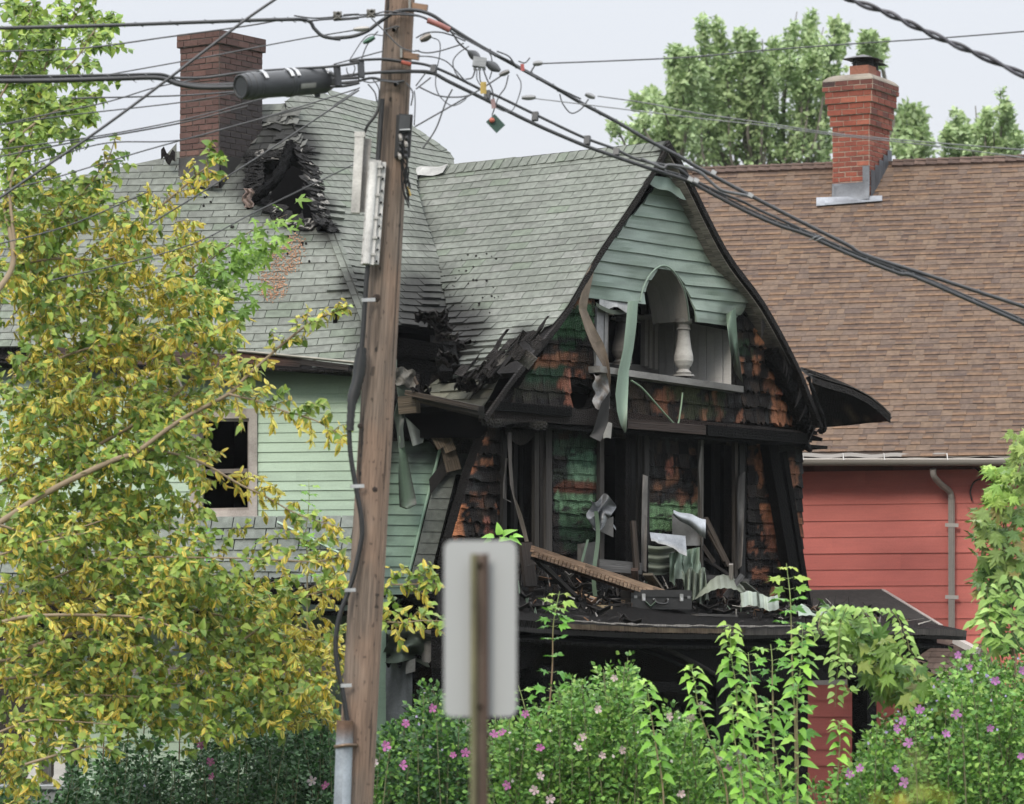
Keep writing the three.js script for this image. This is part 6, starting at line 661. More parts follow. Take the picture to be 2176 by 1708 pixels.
{ // riser cable with moulded boot, running into a galvanised conduit
  const r = fix('riser_cable', 'black riser cable with moulded boot running down the pole', 'cable', onPole(742, 900, 0.2)), L = pl(px, 812, 210, 806, 300, 798, 400, 784, 540, 778, 600, 772, 690, 767, 750, 760, 800, 746, 850, 742, 900, 744, 960, 755, 1030, 766, 1090, 769, 1130, 765, 1160, 752, 1220, 738, 1262, 724, 1300, 715, 1340, 713, 1380, 718, 1425, 728, 1470, 738, 1535).map(([x, y]) => onPole(x, y, 0.2));
  part('cable', tube(L, 0.021, C('#26282a'), 9, 120), M.rubber, r); part('boot', tube(pl(px, 768, 738, 765, 770, 760, 805, 753, 832, 748, 852, 745, 885, 743, 915).map(([x, y]) => onPole(x, y, 0.21)), (u) => 0.03 + 0.022 * Math.exp(-(((u - 0.22) / 0.2) ** 2)) + 0.018 * Math.exp(-(((u - 0.55) / 0.14) ** 2)) + 0.006 * Math.sin(u * 40) ** 2, C('#2b2d2f'), 12, 40), M.rubber, r);
  for (const [x, y] of zList(zE, 212, 262, 145, 1390)) part('strap', bar(onPole(x - 14, y + 1, 0.23), onPole(x + 14, y, 0.19), 0.02, 0.03, C('#cfd0d0')), M.metal, r); for (const [x, y] of zList(zH, 98, 412, 74, 990)) part('strap', bar(onPole(x - 10, y + 1, 0.23), onPole(x + 12, y, 0.19), 0.02, 0.03, C('#cfd0d0')), M.metal, r);
  const c = fix('conduit', 'grey galvanised conduit with rusty top at the foot of the pole', 'conduit', onPole(727, 1700, 0.2)); part('pipe', tube([onPole(733, 1531, 0.21), onPole(726, 1730, 0.21)], 0.072, (u) => mixc(C('#8a6549'), C('#a9b5c2'), smooth(0.05, 0.28, u)), 16, 24), M.galv, c); part('pipe_strap', tube([onPole(712, 1586, 0.16), onPole(716, 1586, 0.27), onPole(734, 1583, 0.3), onPole(752, 1583, 0.22), onPole(758, 1583, 0.16)], 0.016, C('#8d7358'), 6, 12), M.metal, c);
}
function zList(z, ...n) { return pl(z, ...n); }
{ // two pale amplifier boxes
  const box = (o, name, A, B, w, d, c, m = M.plain) => part(name, bar(A, B, w, d, c, V(0, 0, 1)), m, o);
  const a = fix('equipment_box', 'narrow white equipment box behind the ribbed one on the pole', 'equipment box', onPole(758, 366, 0.2)); box(a, 'body', onPole(755, 453, 0.1), onPole(764, 285, 0.1), 0.075, 0.09, C('#d3d1cc')); box(a, 'lid', onPole(764, 292, 0.1), onPole(764.6, 281, 0.1), 0.09, 0.1, C('#dddbd6')); box(a, 'back_plate', onPole(768, 450, 0.05), onPole(782, 295, 0.05), 0.06, 0.03, C('#a9a5a0'));
  const b = fix('ribbed_box', 'white ribbed metal housing strapped to the pole', 'equipment box', onPole(790, 455, 0.2)); box(b, 'body', onPole(781, 563, 0.2), onPole(797, 342, 0.2), 0.11, 0.12, C('#cdccc9')); box(b, 'flange', onPole(800, 562, 0.19), onPole(816, 345, 0.19), 0.035, 0.06, C('#dedddA'.replace('A', 'a')));
  part('ridge', tube([onPole(778, 560, 0.27), onPole(794, 345, 0.27)], 0.035, C('#e0dfdc'), 8, 2), M.plain, b); for (const t of [0.06, 0.14, 0.33, 0.55, 0.74, 0.9]) { const x = lerp(798, 781, t), y = lerp(342, 563, t); box(b, 'band', onPole(x - 15, y, 0.26), onPole(x + 16, y - 1, 0.26), 0.02, 0.03, C('#b9b8b4')); } for (let k = 0; k < 9; k++) part('bolt', tube([onPole(lerp(815, 800, k / 8), lerp(355, 555, k / 8), 0.2), onPole(lerp(815, 800, k / 8), lerp(355, 555, k / 8), 0.25)], 0.01, C('#6d6a66'), 6), M.metal, b);
  part('cable', tube([onPole(808, 210, 0.12), onPole(800, 240, 0.14), onPole(782, 265, 0.14), onPole(774, 282, 0.12)], 0.013, C('#2a2c2e'), 6, 20), M.rubber, a);
  const t = fix('terminal_box', 'black terminal box with a silver stripe and plug cluster on the pole', 'terminal box', onPole(857, 285, 0.2)); box(t, 'housing', onPole(856, 333, 0.14), onPole(862, 244, 0.14), 0.12, 0.1, C('#26282a'), M.rubber); box(t, 'cover', onPole(858, 280, 0.2), onPole(861, 246, 0.2), 0.09, 0.05, C('#3a3e42'), M.rubber); box(t, 'stripe', onPole(849, 276, 0.235), onPole(871, 275, 0.235), 0.01, 0.03, C('#c9cdd0'), M.metal); box(t, 'back_plate', onPole(841, 335, 0.13), onPole(846, 245, 0.13), 0.03, 0.06, C('#1c1d1f'), M.rubber);
  for (let k = 0; k < 8; k++) { const x = 850 + (k % 2) * 12 - Math.floor(k / 2) * 0.6, y = 287 + Math.floor(k / 2) * 13; part('plug', tube([onPole(x, y, 0.19), onPole(x + 1, y + 5, 0.23), onPole(x + 2, y + 11, 0.22)], 0.016, k % 3 ? C('#2a2b2d') : C('#a9a49e'), 7, 6), M.rubber, t); part('lead', tube([onPole(x + 2, y + 11, 0.22), onPole(x + 4, 335 + k * 2, 0.2), onPole(858 + rr(-4, 10), 360 + k * 6, 0.17), onPole(864 + rr(-2, 8), 392 + k * 7, 0.12)], 0.006, C('#232426'), 4, 16), M.rubber, t); }
  part('yellow_tag', bar(onPole(865, 396, 0.14), onPole(872, 416, 0.13), 0.03, 0.01, C('#c9a832')), M.plain, t);
}
{ // black splice closure slung on the cables
  const A = at(512, 184, 31.35), B = at(700, 170, 31.95), t = fix('splice_closure', 'black cylindrical cable splice closure slung before the left chimney', 'splice closure', A.clone().lerp(B, 0.5)), d = B.clone().sub(A).normalize(), s = V(0, 1, 0).cross(d).normalize(), u2 = d.clone().cross(s);
  const blk = C('#3b3f44');
  part('shell', turned(A, B, [[0, 0.085], [0.005, 0.103], [0.03, 0.105], [0.035, 0.112], [0.09, 0.112], [0.095, 0.118], [0.16, 0.118], [0.17, 0.112], [0.5, 0.113], [0.51, 0.12], [0.55, 0.12], [0.56, 0.113], [0.93, 0.112], [0.96, 0.1], [1, 0.085]], blk, 28), M.rubber, t); part('end_plate', turned(A.clone().addScaledVector(d, 0.03), A.clone().addScaledVector(d, 0.05), [[0, 0.08], [1, 0.08]], C('#4a3f3c'), 20), M.plain, t); part('end_ring', tube(Array.from({ length: 25 }, (_, k) => A.clone().addScaledVector(s, 0.094 * Math.cos(k / 24 * 6.283)).addScaledVector(u2, 0.094 * Math.sin(k / 24 * 6.283))), 0.012, C('#2a2d30'), 6, 48), M.rubber, t);
  for (const f of [0.2, 0.49, 0.56, 0.9]) part('clasp', [0, 1].map((k) => { const o = A.clone().lerp(B, f + k * 0.02); return tube([0.3, 0.75, 1.2].map((g) => o.clone().addScaledVector(u2, 0.128 * Math.cos(g)).addScaledVector(s, -0.128 * Math.sin(g))), 0.008, C('#c9ccd0'), 5, 8); }), M.metal, t);
  const st = A.clone().lerp(B, 0.66); part('label', sheet((i, j) => { const g = 1.75 + j * 0.35, o = st.clone().addScaledVector(d, (i - 0.5) * 0.16); return o.addScaledVector(u2, 0.122 * Math.cos(g)).addScaledVector(s, -0.122 * Math.sin(g)); }, 4, 4, 0.002, C('#8b8d88')), M.plain, t);
  for (const [f, h] of [[0.02, 0.16], [0.98, 0.13]]) part('hanger', bar(A.clone().lerp(B, f).add(V(0, 0.05, 0)), A.clone().lerp(B, f).add(V(0, h, 0)), 0.05, 0.06, C('#3f4246')), M.rubber, t); for (const f of [0.24, 0.74]) part('clip', bar(A.clone().lerp(B, f).add(V(0, 0.1, 0)), A.clone().lerp(B, f).add(V(0, 0.17, 0)), 0.03, 0.03, C('#9ea2a5')), M.metal, t); part('drain_plug', turned(A.clone().lerp(B, 0.86).add(V(0, -0.1, 0)), A.clone().lerp(B, 0.86).add(V(0, -0.14, 0)), [[0, 0.03], [1, 0.022]], blk, 8), M.rubber, t);
}
// ---------------------------------------------------------------- overhead cables
const cableC = C('#3a3d42'), thinC = C('#4a4d52');
const wire = (name, label, list, r, c = cableC, group, d = PD - 0.22, seg) => { const p = list.map((q) => at(q[0], q[1], q[2] ?? d)), t = thing(name, label, 'cable', p[0].clone(), V(0, 0, 0) && undefined); if (group) t.userData.group = group; part('strand', tube(p, r, c, r > 0.01 ? 7 : 5, seg ?? Math.max(24, list.length * 7)), M.rubber, t); return t; };
const lash = (t, list, r, n, d = PD - 0.22) => { const cv = new THREE.CatmullRomCurve3(list.map((q) => at(q[0], q[1], q[2] ?? d))); for (let k = 0; k < n; k++) { const u = (k + 0.5) / n, o = cv.getPoint(u), g = cv.getTangent(u), s = g.clone().cross(UP).normalize(), w = s.clone().cross(g); part('lashing', tube([0.0, 0.5, 1, 1.5].map((a) => o.clone().addScaledVector(g, (a - 0.75) * 0.05).addScaledVector(w, r * Math.cos(a * 2)).addScaledVector(s, -r * Math.sin(a * 2))), 0.004, C('#a3a6aa'), 4, 6), M.metal, t); } };
{
  const up1 = pl(zA, -120, 172, 300, 163, 700, 152, 1200, 134, 1700, 118, 1860, 124).concat(pl(zA, 1905, 175, 1960, 220, 2060, 236), pl(zB, 0, 231, 110, 221, 200, 190, 270, 140, 340, 92, 400, 65, 500, 62, 600, 92, 700, 160, 900, 284, 1100, 395, 1300, 505, 1500, 622, 1700, 728, 1900, 845, 2100, 950), pl(zC, 200, 1015, 500, 1175, 800, 1330, 1100, 1480), pl(zF, 1210, -10, 1550, 100, 1900, 215, 2300, 345));
  const w1 = wire('overhead_cable', 'thick wrapped cable, uppermost at the left, looping over the pole top', up1, 0.0165, cableC, null, PD - 0.2, 320); lash(w1, up1.slice(0, 6), 0.022, 12, PD - 0.2); lash(w1, up1.slice(18), 0.02, 22, PD - 0.2);
  wire('overhead_cable', 'thin cable riding on the uppermost thick cable', pl(zA, 1780, 95, 1900, 110, 2050, 100, 2174, 85).concat(pl(zB, 60, 90, 230, 88, 330, 70, 500, 90, 560, 115, 700, 185, 850, 265, 950, 320, 1050, 360, 1140, 420, 1300, 505, 1500, 600)), 0.007, cableC, null, PD - 0.24);
  wire('overhead_cable', 'cable below the uppermost one passing the pole with an orange sleeve', pl(zA, 1860, 128, 2000, 115, 2174, 110).concat(pl(zB, 0, 122, 200, 100, 350, 88, 500, 95, 580, 120, 700, 180, 760, 260, 830, 320, 870, 345)), 0.009, cableC, null, PD - 0.26);
  const sl = wire('cable_sleeve', 'dull red sleeve on the cable right of the pole', pl(zB, 570, 122, 640, 150, 705, 182), 0.026, C('#a3594f'), null, PD - 0.27);
  const lo = [pl(zA, -120, 478, 300, 474, 700, 462, 950, 462, 1070, 497, 1200, 518, 1420, 512), pl(zA, -120, 492, 300, 488, 700, 476, 960, 472, 1080, 510, 1220, 530, 1430, 528), pl(zA, -120, 463, 300, 460, 700, 453, 960, 448, 1060, 470, 1240, 470, 1480, 438, 1750, 418, 1980, 405, 2174, 378).concat(pl(zB, 100, 368, 300, 358, 420, 372, 500, 380))];
  const ls = [wire('overhead_cable', 'middle strand of the thick cable bundle left of the splice closure', lo[0], 0.021, C('#33363b')), wire('overhead_cable', 'lowest strand of the thick cable bundle left of the splice closure', lo[1], 0.021, C('#303338'), null, PD - 0.3), wire('overhead_cable', 'top strand of the left bundle passing over the splice closure', lo[2], 0.012, cableC, null, PD - 0.24)]; lash(ls[1], lo[1].slice(0, 4), 0.036, 7, PD - 0.32);
  wire('overhead_cable', 'cable from the splice closure sagging to the pole', pl(zA, 1990, 440, 2060, 470, 2174, 470).concat(pl(zB, 0, 478, 100, 455, 300, 437, 500, 433, 600, 445)), 0.013); wire('overhead_cable', 'lowest cable between splice closure and pole', pl(zA, 2000, 525, 2090, 520, 2174, 500).concat(pl(zB, 20, 505, 150, 490, 230, 472, 300, 485, 380, 495, 430, 490)), 0.012);
  const B1 = pl(zB, 300, 360, 420, 374, 560, 392, 700, 445, 900, 545, 1000, 585, 1200, 682, 1500, 825, 1700, 900, 1850, 968).concat(pl(zU, 330, 375, 480, 480, 700, 590, 950, 690), pl(zC, 560, 1265, 800, 1375, 1100, 1510, 1400, 1625), pl(zF, 1550, 130, 1800, 228, 2300, 440)), B2 = pl(zB, 300, 437, 500, 432, 600, 442, 700, 494, 900, 592, 1200, 742, 1500, 872, 1700, 945).concat(pl(zU, 60, 375, 200, 420, 430, 495, 700, 635, 1000, 790, 1300, 920, 1500, 985, 1708, 1060), pl(zC, 900, 1440, 1100, 1532, 1400, 1650), pl(zF, 1500, 118, 1800, 246, 2300, 462));
  const w2 = wire('overhead_cable', 'upper of the two strands running down right over the gable peak', B1, 0.0125, cableC, null, PD - 0.2, 200), w3 = wire('overhead_cable', 'lower thick strand running down right before the gable', B2, 0.0165, C('#34373c'), null, PD - 0.24, 200); lash(w3, B2.slice(9), 0.025, 22, PD - 0.24); wire('overhead_cable', 'thinner strand lying along the lower thick strand', B2.slice(9).map(([x, y]) => [x + 4, y - 5]), 0.009, cableC, null, PD - 0.2, 120);
  wire('overhead_cable', 'slack cable leaving the strands before the gable peak', pl(zU, 0, 290, 120, 340, 215, 378).concat(pl(zU, 260, 350, 420, 372, 560, 420, 640, 490, 720, 560, 800, 600, 1000, 640, 1060, 660)), 0.014, C('#5a5d62'), null, PD - 0.3);
  for (const [x, y, l] of [[470, 488, 'silver clamp on the lower strand, nearest the gable peak'], [525, 500, 'second silver clamp on the lower strand'], [690, 425, 'silver clamp on the upper thick cable above the brown roof'], [1040, 640, 'pale wire tie binding the strands over the brown roof']]) { const [X, Y] = zU(x, y), t = thing('cable_clamp', l, 'clamp', at(X, Y, PD - 0.3)); part('clamp_body', bar(at(X - 5, Y - 3, PD - 0.3), at(X + 5, Y + 2, PD - 0.3), 0.04, 0.035, C('#b5b7b8')), M.metal, t); part('bolt', tube([at(X, Y - 6, PD - 0.3), at(X, Y + 4, PD - 0.3)], 0.008, C('#cfd0d0'), 5), M.metal, t); }
  // spacers between the two strands
  [[20, 395, 30, 520, 'left of the pole, nearest the closure'], [165, 370, 170, 470, 'left of the pole, beside it'], [610, 395, 605, 440, 'right of the pole, beside it'], [935, 550, 930, 600, 'under the yellow tag'], [1225, 680, 1220, 730, 'right of the green tag'], [1540, 825, 1535, 875, 'above the grey-green roof'], [1715, 900, 1712, 940, 'nearest the gable peak']].forEach(([a, b, c, d, l]) => { const p = zB(a, b), q = zB(c, d), t = thing('cable_spacer', 'black strand spacer ' + l, 'spacer', at(p[0], p[1], PD - 0.22)); part('block', bar(at(p[0], p[1], PD - 0.22), at(q[0], q[1], PD - 0.24), 0.05, 0.035, C('#3d4045')), M.rubber, t); });
  // twisted cable, top right
  const tw = pl(zC, 1000, -70, 1130, 0, 1330, 72, 1500, 152, 1700, 245, 1900, 330, 2174, 455, 2400, 560).map(([x, y]) => at(x, y, 29)), cv = new THREE.CatmullRomCurve3(tw), tt = thing('twisted_cable', 'twisted pair of thick cables crossing the top right corner', 'cable', tw[0].clone()); for (let k = 0; k < 2; k++) part('strand', tube(Array.from({ length: 120 }, (_, i) => { const u = i / 119, o = cv.getPoint(u), g = cv.getTangent(u), s = g.clone().cross(UP).normalize(), w = s.clone().cross(g), a = u * 30 + k * 3.14; return o.addScaledVector(w, 0.016 * Math.cos(a)).addScaledVector(s, 0.016 * Math.sin(a)); }), 0.0145, [C('#3a3842'), C('#55535e')][k], 7, 238), M.rubber, tt);
  wire('overhead_wire', 'single wire crossing the sky above the red chimney', pl(zB, 1265, 385, 1700, 368, 2174, 345).concat(pl(zC, 600, 305, 1100, 268, 1700, 228, 2174, 190, 2400, 170)), 0.0065, thinC, null, 31.5);
  wire('overhead_wire', 'lower of two thin wires crossing behind the red chimney line', pl(zB, 1225, 597, 1500, 630, 2174, 712).concat(pl(zC, 600, 760, 1000, 815, 1600, 880, 2174, 955, 2400, 985)), 0.005, C('#85888c'), null, 31.5);
  wire('overhead_wire', 'upper of two thin wires crossing the red chimney', pl(zB, 1600, 582, 1900, 625, 2174, 680).concat(pl(zC, 600, 745, 1000, 805, 1400, 845, 2174, 908, 2400, 925)), 0.0055, C('#75787c'), null, 31.5);
  const cl = (x0, y0, x1, y1, l, c = '#8b8d8f', r = 0.022) => { const a = zB(x0, y0), b = zB(x1, y1), t = thing('wire_clamp', l, 'clamp', at(a[0], a[1], 31.5)); part('wedge', tube([at(a[0], a[1], 31.5), at((a[0] + b[0]) / 2, (a[1] + b[1]) / 2, 31.5), at(b[0], b[1], 31.5)], (u) => r * (0.6 + 0.5 * Math.sin(u * 3)), C(c), 7, 10), M.metal, t); };
  cl(1208, 386, 1266, 380, 'grey wedge clamp at the start of the sky wire'); cl(1140, 592, 1226, 588, 'long grey wedge clamp right of the hanging tags'); cl(1525, 570, 1585, 590, 'grey clamp above the grey-green ridge'); cl(525, 245, 590, 212, 'brown splice sleeve right of the pole', '#77706a', 0.03); cl(120, 178, 215, 170, 'pale wedge clamp left of the pole top', '#a9a6a2'); cl(180, 260, 250, 225, 'green wedge clamp left of the pole', '#3f6a58'); cl(1005, 455, 1065, 430, 'grey sleeve among the loops right of the pole', '#6d6c6c');
  // amplifier hung on the strand, tags
  const am = zB(885, 372), A = thing('line_amplifier', 'small grey tap housing hung with dangling loops right of the pole', 'tap', at(am[0], am[1], 31.7)); part('housing', bar(at(am[0] - 14, am[1], 31.7), at(am[0] + 14, am[1] + 4, 31.7), 0.09, 0.08, C('#a9adb0')), M.metal, A); for (const [x0, y0, x1, y1] of [[815, 310, 890, 362], [920, 375, 1010, 430]]) { const a = zB(x0, y0), b = zB(x1, y1); part('boot', tube([at(...a, 31.7), at((a[0] + b[0]) / 2, (a[1] + b[1]) / 2, 31.7), at(...b, 31.7)], (u) => 0.012 + 0.03 * Math.sin(u * 3.1), C('#44484d'), 9, 14), M.rubber, A); } for (const x of [858, 885, 912]) { const a = zB(x, 395), b = zB(x, 425); part('port', bar(at(...a, 31.7), at(...b, 31.7), 0.03, 0.03, C('#8f9294')), M.metal, A); }
  const tag = (n, l, z, x, y, w, h, an, c) => { const p = z(x, y), o = at(p[0], p[1], 31.4), t = thing(n, l, 'tag', o), s = V(Math.cos(an), Math.sin(an), 0.2), v = V(-Math.sin(an), Math.cos(an), 0); part('plate', bar(o.clone().addScaledVector(v, h / 2), o.clone().addScaledVector(v, -h / 2), w, 0.006, C(c), V(0, 0, 1)), M.plain, t); return t; };
  tag('cable_tag', 'yellow tag on the cables right of the pole', zB, 908, 532, 0.05, 0.1, 0, '#d9b52c'); const gt = tag('cable_tag', 'dark green diamond tag hanging with an orange ball', zB, 982, 748, 0.1, 0.13, 0.75, '#3c6357'); { const p = zB(960, 728); part('orange_ball', turned(at(p[0], p[1] - 6, 31.38), at(p[0], p[1] + 6, 31.38), [[0, 0.005], [0.2, 0.02], [0.5, 0.026], [0.8, 0.02], [1, 0.004]], C('#c25a3c'), 10), M.plain, gt); } tag('cable_tag', 'small pink tag hanging between the strands', zB, 968, 628, 0.035, 0.08, 0.1, '#b58f90'); tag('cable_tag', 'small red tag on the upper cables', zB, 1145, 408, 0.03, 0.06, 0.1, '#c25550'); { const t = thing('orange_sleeve', 'bright orange sleeve on the cable crossing the pole', 'sleeve', at(...zB(440, 382), 31.7)); part('tube', tube([at(...zB(412, 376), PD - 0.27), at(...zB(470, 390), PD - 0.27)], 0.017, C('#d0532e'), 8), M.plain, t); }
  // loops and drops round the pole
  const loopLabel = (l) => { const n = l.length / 2, [x0, y0] = [l[0], l[1]], [x1, y1] = [l[2 * n - 2], l[2 * n - 1]], turn = n > 7 ? 'long looping' : n > 4 ? 'curving' : 'short'; const where = x0 < 320 ? 'left of the pole' : x0 < 600 ? 'beside the pole' : x0 < 1000 ? 'under the cables right of the pole' : 'far right of the pole', h = y0 < 250 ? 'high' : y0 < 420 ? 'at cable height' : 'low'; const far = Math.hypot(x1 - x0, y1 - y0), dir = x1 - x0 > 60 ? 'running right' : x1 - x0 < -60 ? 'running left' : 'hanging down'; return `${turn} drop wire ${h} ${where}, ${dir}${far > 300 ? ' far' : far < 110 ? ' briefly' : ''}`; };
  const loops = [[500, 230, 560, 200, 640, 195, 720, 215, 800, 250], [590, 225, 640, 250, 645, 320, 625, 430, 620, 520, 650, 590, 720, 640, 790, 610, 810, 580], [495, 305, 560, 320, 640, 310, 740, 280, 790, 262], [820, 280, 760, 320, 725, 370, 735, 430, 770, 480], [505, 340, 600, 345, 680, 370, 740, 425, 790, 480, 840, 520], [860, 420, 840, 470, 800, 480], [885, 425, 890, 490, 910, 530], [870, 420, 870, 480, 900, 530, 930, 580, 970, 640, 1040, 675, 1090, 660, 1130, 560, 1135, 500, 1110, 450], [1060, 455, 1040, 530, 1000, 590, 960, 700], [910, 425, 930, 480, 960, 540, 970, 610], [515, 525, 640, 580, 760, 588, 830, 575], [490, 770, 700, 650, 830, 575, 900, 535, 1000, 470, 1060, 430], [945, 480, 960, 420, 955, 340, 920, 290], [1370, 570, 1390, 630, 1440, 685, 1500, 660, 1545, 600], [990, 310, 1060, 340, 1100, 390, 1150, 430], [1190, 350, 1160, 380, 1120, 370], [1220, 395, 1190, 445], [500, 520, 560, 440], [500, 540, 590, 470], [490, 550, 495, 620, 490, 760], [440, 500, 480, 560, 470, 640], [230, 110, 300, 180, 400, 280, 480, 310, 520, 305], [310, 180, 380, 160, 400, 165], [100, 360, 200, 220, 300, 215], [170, 360, 200, 280, 250, 210, 270, 190], [0, 390, 150, 350, 300, 310], [210, 510, 250, 560, 265, 620], [240, 480, 275, 540, 270, 640], [150, 480, 220, 500, 290, 490, 390, 500], [0, 640, 160, 530], [80, 410, 85, 440, 110, 460, 130, 420, 125, 395], [720, 540, 680, 620, 620, 780, 540, 900]];
  const names = loops.map(loopLabel), same = names.map((n, i) => names.map((m, j) => [m === n, loops[j][1], j]).filter((e) => e[0]).sort((a, b) => a[1] - b[1])).map((g, i) => (g.length < 2 ? '' : [', upper one', ', lower one', ', lowest one', ', bottom one'][g.findIndex((e) => e[2] === i)]));
  loops.forEach((l, li) => { const t = wire('drop_wire', names[li] + same[li], pl(zB, ...l), rr(0.0045, 0.007), thinC, 'loose drop wires tangled around the pole', PD - rr(0.18, 0.45), l.length * 5); });
  for (const [x, y, l] of [[25, 95, 'left'], [228, 82, 'right']]) { const p = zB(x, y), t = thing('wire_knot', l === 'left' ? 'tangled wire knot on the upper cable, farther from the pole' : 'tangled wire knot on the upper cable, close to the pole', 'wire knot', at(p[0], p[1], PD - 0.25)); part('coil', tube(Array.from({ length: 30 }, (_, k) => at(p[0] + 9 * Math.sin(k * 2.1), p[1] + 8 * Math.cos(k * 1.7), PD - 0.25 + 0.03 * Math.sin(k))), 0.008, C('#6d6a62'), 5, 160), M.rubber, t); }
  // service wires fanning out to the left
  [[0, 312, 500, 292, 1000, 226, 1500, 156, 1700, 120], [-60, 770, 250, 700, 640, 620, 980, 520, 1420, 442], [640, 455, 1060, 380, 1320, 332, 1800, 240, 2174, 178], [430, 595, 1060, 580, 1420, 556], [-60, 912, 540, 832, 1080, 732, 1500, 622, 1800, 540], [-60, 765, 400, 700, 1080, 622, 1440, 560], [-60, 960, 400, 870, 1080, 748, 1500, 642], [180, 1000, 620, 870, 1080, 850, 1500, 740, 1900, 640], [-60, 1170, 300, 1085, 900, 905, 1600, 712, 2174, 535], [900, 1362, 1340, 1092, 1700, 862, 2174, 546], [300, 1700, 1100, 1500, 1550, 1282, 2174, 980], [-60, 1490, 400, 1370, 900, 1160]].forEach((l, i) => wire('service_wire', ['highest thin service wire, crossing the brown chimney cap', 'service wire reaching the left edge high in the leaves, upper of a pair', 'faint service wire passing right of the chimney middle', 'short level service wire left of the chimney', 'service wire crossing the lower chimney, from the left tree', 'service wire just under the splice closure', 'service wire meeting the splice closure end', 'service wire crossing the chimney foot', 'service wire crossing just above the chimney skirt', 'service wire slanting over the roof hole', 'lowest service wire, slanting across the left roof', 'service wire through the left tree over the roof'][i], pl(zA, ...l).map(([x, y]) => [x, y, i > 8 ? 33 : 32.4]), i % 3 ? 0.0062 : 0.0075, thinC, 'service wires fanning left from the pole', PD + 0.2, 30));
  wire('service_wire', 'thicker wire slanting down left across the brown chimney', pl(zA, 1720, -40, 1500, 110, 1300, 262, 1000, 492, 760, 672, 540, 830, 200, 1060, -60, 1240), 0.0125, C('#3d4047'), null, 31.2, 40);
}
// ---------------------------------------------------------------- back of a street sign on a channel post
{
  const D = 16, f = frame(at(1020, 1335, D), V(0.9986, 0, 0.05).normalize(), UP), t = thing('street_sign', 'blank grey back of a street sign on a rusty channel post', 'street sign', at(1020, 1400, D).setY(0)), q = (x, y) => f.L(x, y), [x0, y0] = q(943, 1523), [x1, y1] = q(1097, 1148), r = 0.036, sh = new THREE.Shape();
  sh.moveTo(x0 + r, y0); sh.lineTo(x1 - r, y0); sh.absarc(x1 - r, y0 + r, r, -Math.PI / 2, 0); sh.lineTo(x1, y1 - r); sh.absarc(x1 - r, y1 - r, r, 0, Math.PI / 2); sh.lineTo(x0 + r, y1); sh.absarc(x0 + r, y1 - r, r, Math.PI / 2, Math.PI); sh.lineTo(x0, y0 + r); sh.absarc(x0 + r, y0 + r, r, Math.PI, Math.PI * 1.5);
  part('panel', wallSheet(f, sh.getPoints(8).slice(0, -1).map((p) => [p.x, p.y]), [], 0.003, (a, b, p) => C('#9da0a1')), mat({ roughness: 0.55, metalness: 0.15 }), t);
  const top = q(1020, 1177)[1], bot = -2.8, w = 0.034; const col = (c) => (a, b, p) => mixc(C(c), C('#5f4a38'), fbm(a * 20, b * 3, 2) * 0.6);
  const P = (x, z) => (b) => f.P(x, b, z), strip2 = (xa, za, xb, zb, c) => sheet((u, v) => f.P(lerp(xa, xb, u), lerp(bot, top, v), lerp(za, zb, u)), 1, 30, 0.004, (u, v, p) => mixc(C(c), C('#54402f'), fbm(p.x * 30, p.y * 2.5, 2) * 0.7));
  part('post', [strip2(-w - 0.004, 0.055, -w + 0.016, 0.055, '#8a8a5a'), strip2(-w + 0.016, 0.055, -0.012, 0.012, '#96915f'), strip2(-0.012, 0.012, 0.012, 0.012, '#8d7b6c'), strip2(0.012, 0.012, w - 0.016, 0.055, '#6a4a3c'), strip2(w - 0.016, 0.055, w + 0.004, 0.055, '#4f3830')], M.plain, t, 'rusty channel post');
  for (const y of [1200, 1500]) part('bolt', tube([f.P(0, q(1020, y)[1], 0.0), f.P(0, q(1020, y)[1], 0.03)], 0.008, C('#6a625a'), 6), M.metal, t);
}
// ---------------------------------------------------------------- leaves
function leafShape(half, o = {}) { // half = [[along, half width]...]; fold lifts the sides, curl bends it along its length
  const v = [], rim = [], tri = [], { fold = 0.25, curl = 0.3, wave = 0 } = o;
  half.forEach(([y, w], i) => { const z = -curl * y * y, s = wave * Math.sin(i * 2.4); v.push([0, y, z], [-w, y - w * 0.12, z + fold * w + s], [w, y - w * 0.12, z + fold * w - s]); rim.push(0, 1, 1); });
  for (let i = 0; i + 1 < half.length; i++) { const a = i * 3, b = a + 3; if (half[i][1]) tri.push([a, a + 1, b + 1], [a, b, a + 2]); if (half[i + 1][1]) tri.push([a, b + 1, b], [a + 2, b, b + 2]); if (!half[i][1] && half[i + 1][1]) { tri.pop(); tri.pop(); tri.push([a, b + 1, b], [a, b, b + 2]); } }
  return finish(v, tri, rim);
}
function finish(v, tri, rim) { const n = v.map(() => V(0, 0, 0)), P = v.map((q) => V(...q)); for (const [a, b, c] of tri) { const m = P[b].clone().sub(P[a]).cross(P[c].clone().sub(P[a])); n[a].add(m); n[b].add(m); n[c].add(m); } n.forEach((q) => q.normalize()); return { P, tri, rim, n }; }
function lobed(lobes, o = {}) { // a palmate leaf: lobes = [[angle, reach]...] from stalk side round
  const ring = [], v = [[0, 0.32, 0]], rim = [0], tri = [], { cup = 0.18, notch = 0.5 } = o; lobes.forEach(([a, r], i) => { const nx = lobes[(i + 1) % lobes.length]; ring.push([a - 0.17, r * 0.66], [a, r], [a + 0.17, r * 0.66]); const gap = nx[0] - a; if (gap > 0) ring.push([a + gap / 2, Math.min(r, nx[1]) * notch]); });
  ring.forEach(([a, r], i) => { v.push([Math.sin(a) * r, 0.32 + Math.cos(a) * r, -cup * r * r * 1.6 + 0.06 * Math.cos(i * 1.57)]); rim.push(1); }); for (let i = 1; i <= ring.length; i++) tri.push([0, i % ring.length + 1, i]); return finish(v, tri, rim);
}
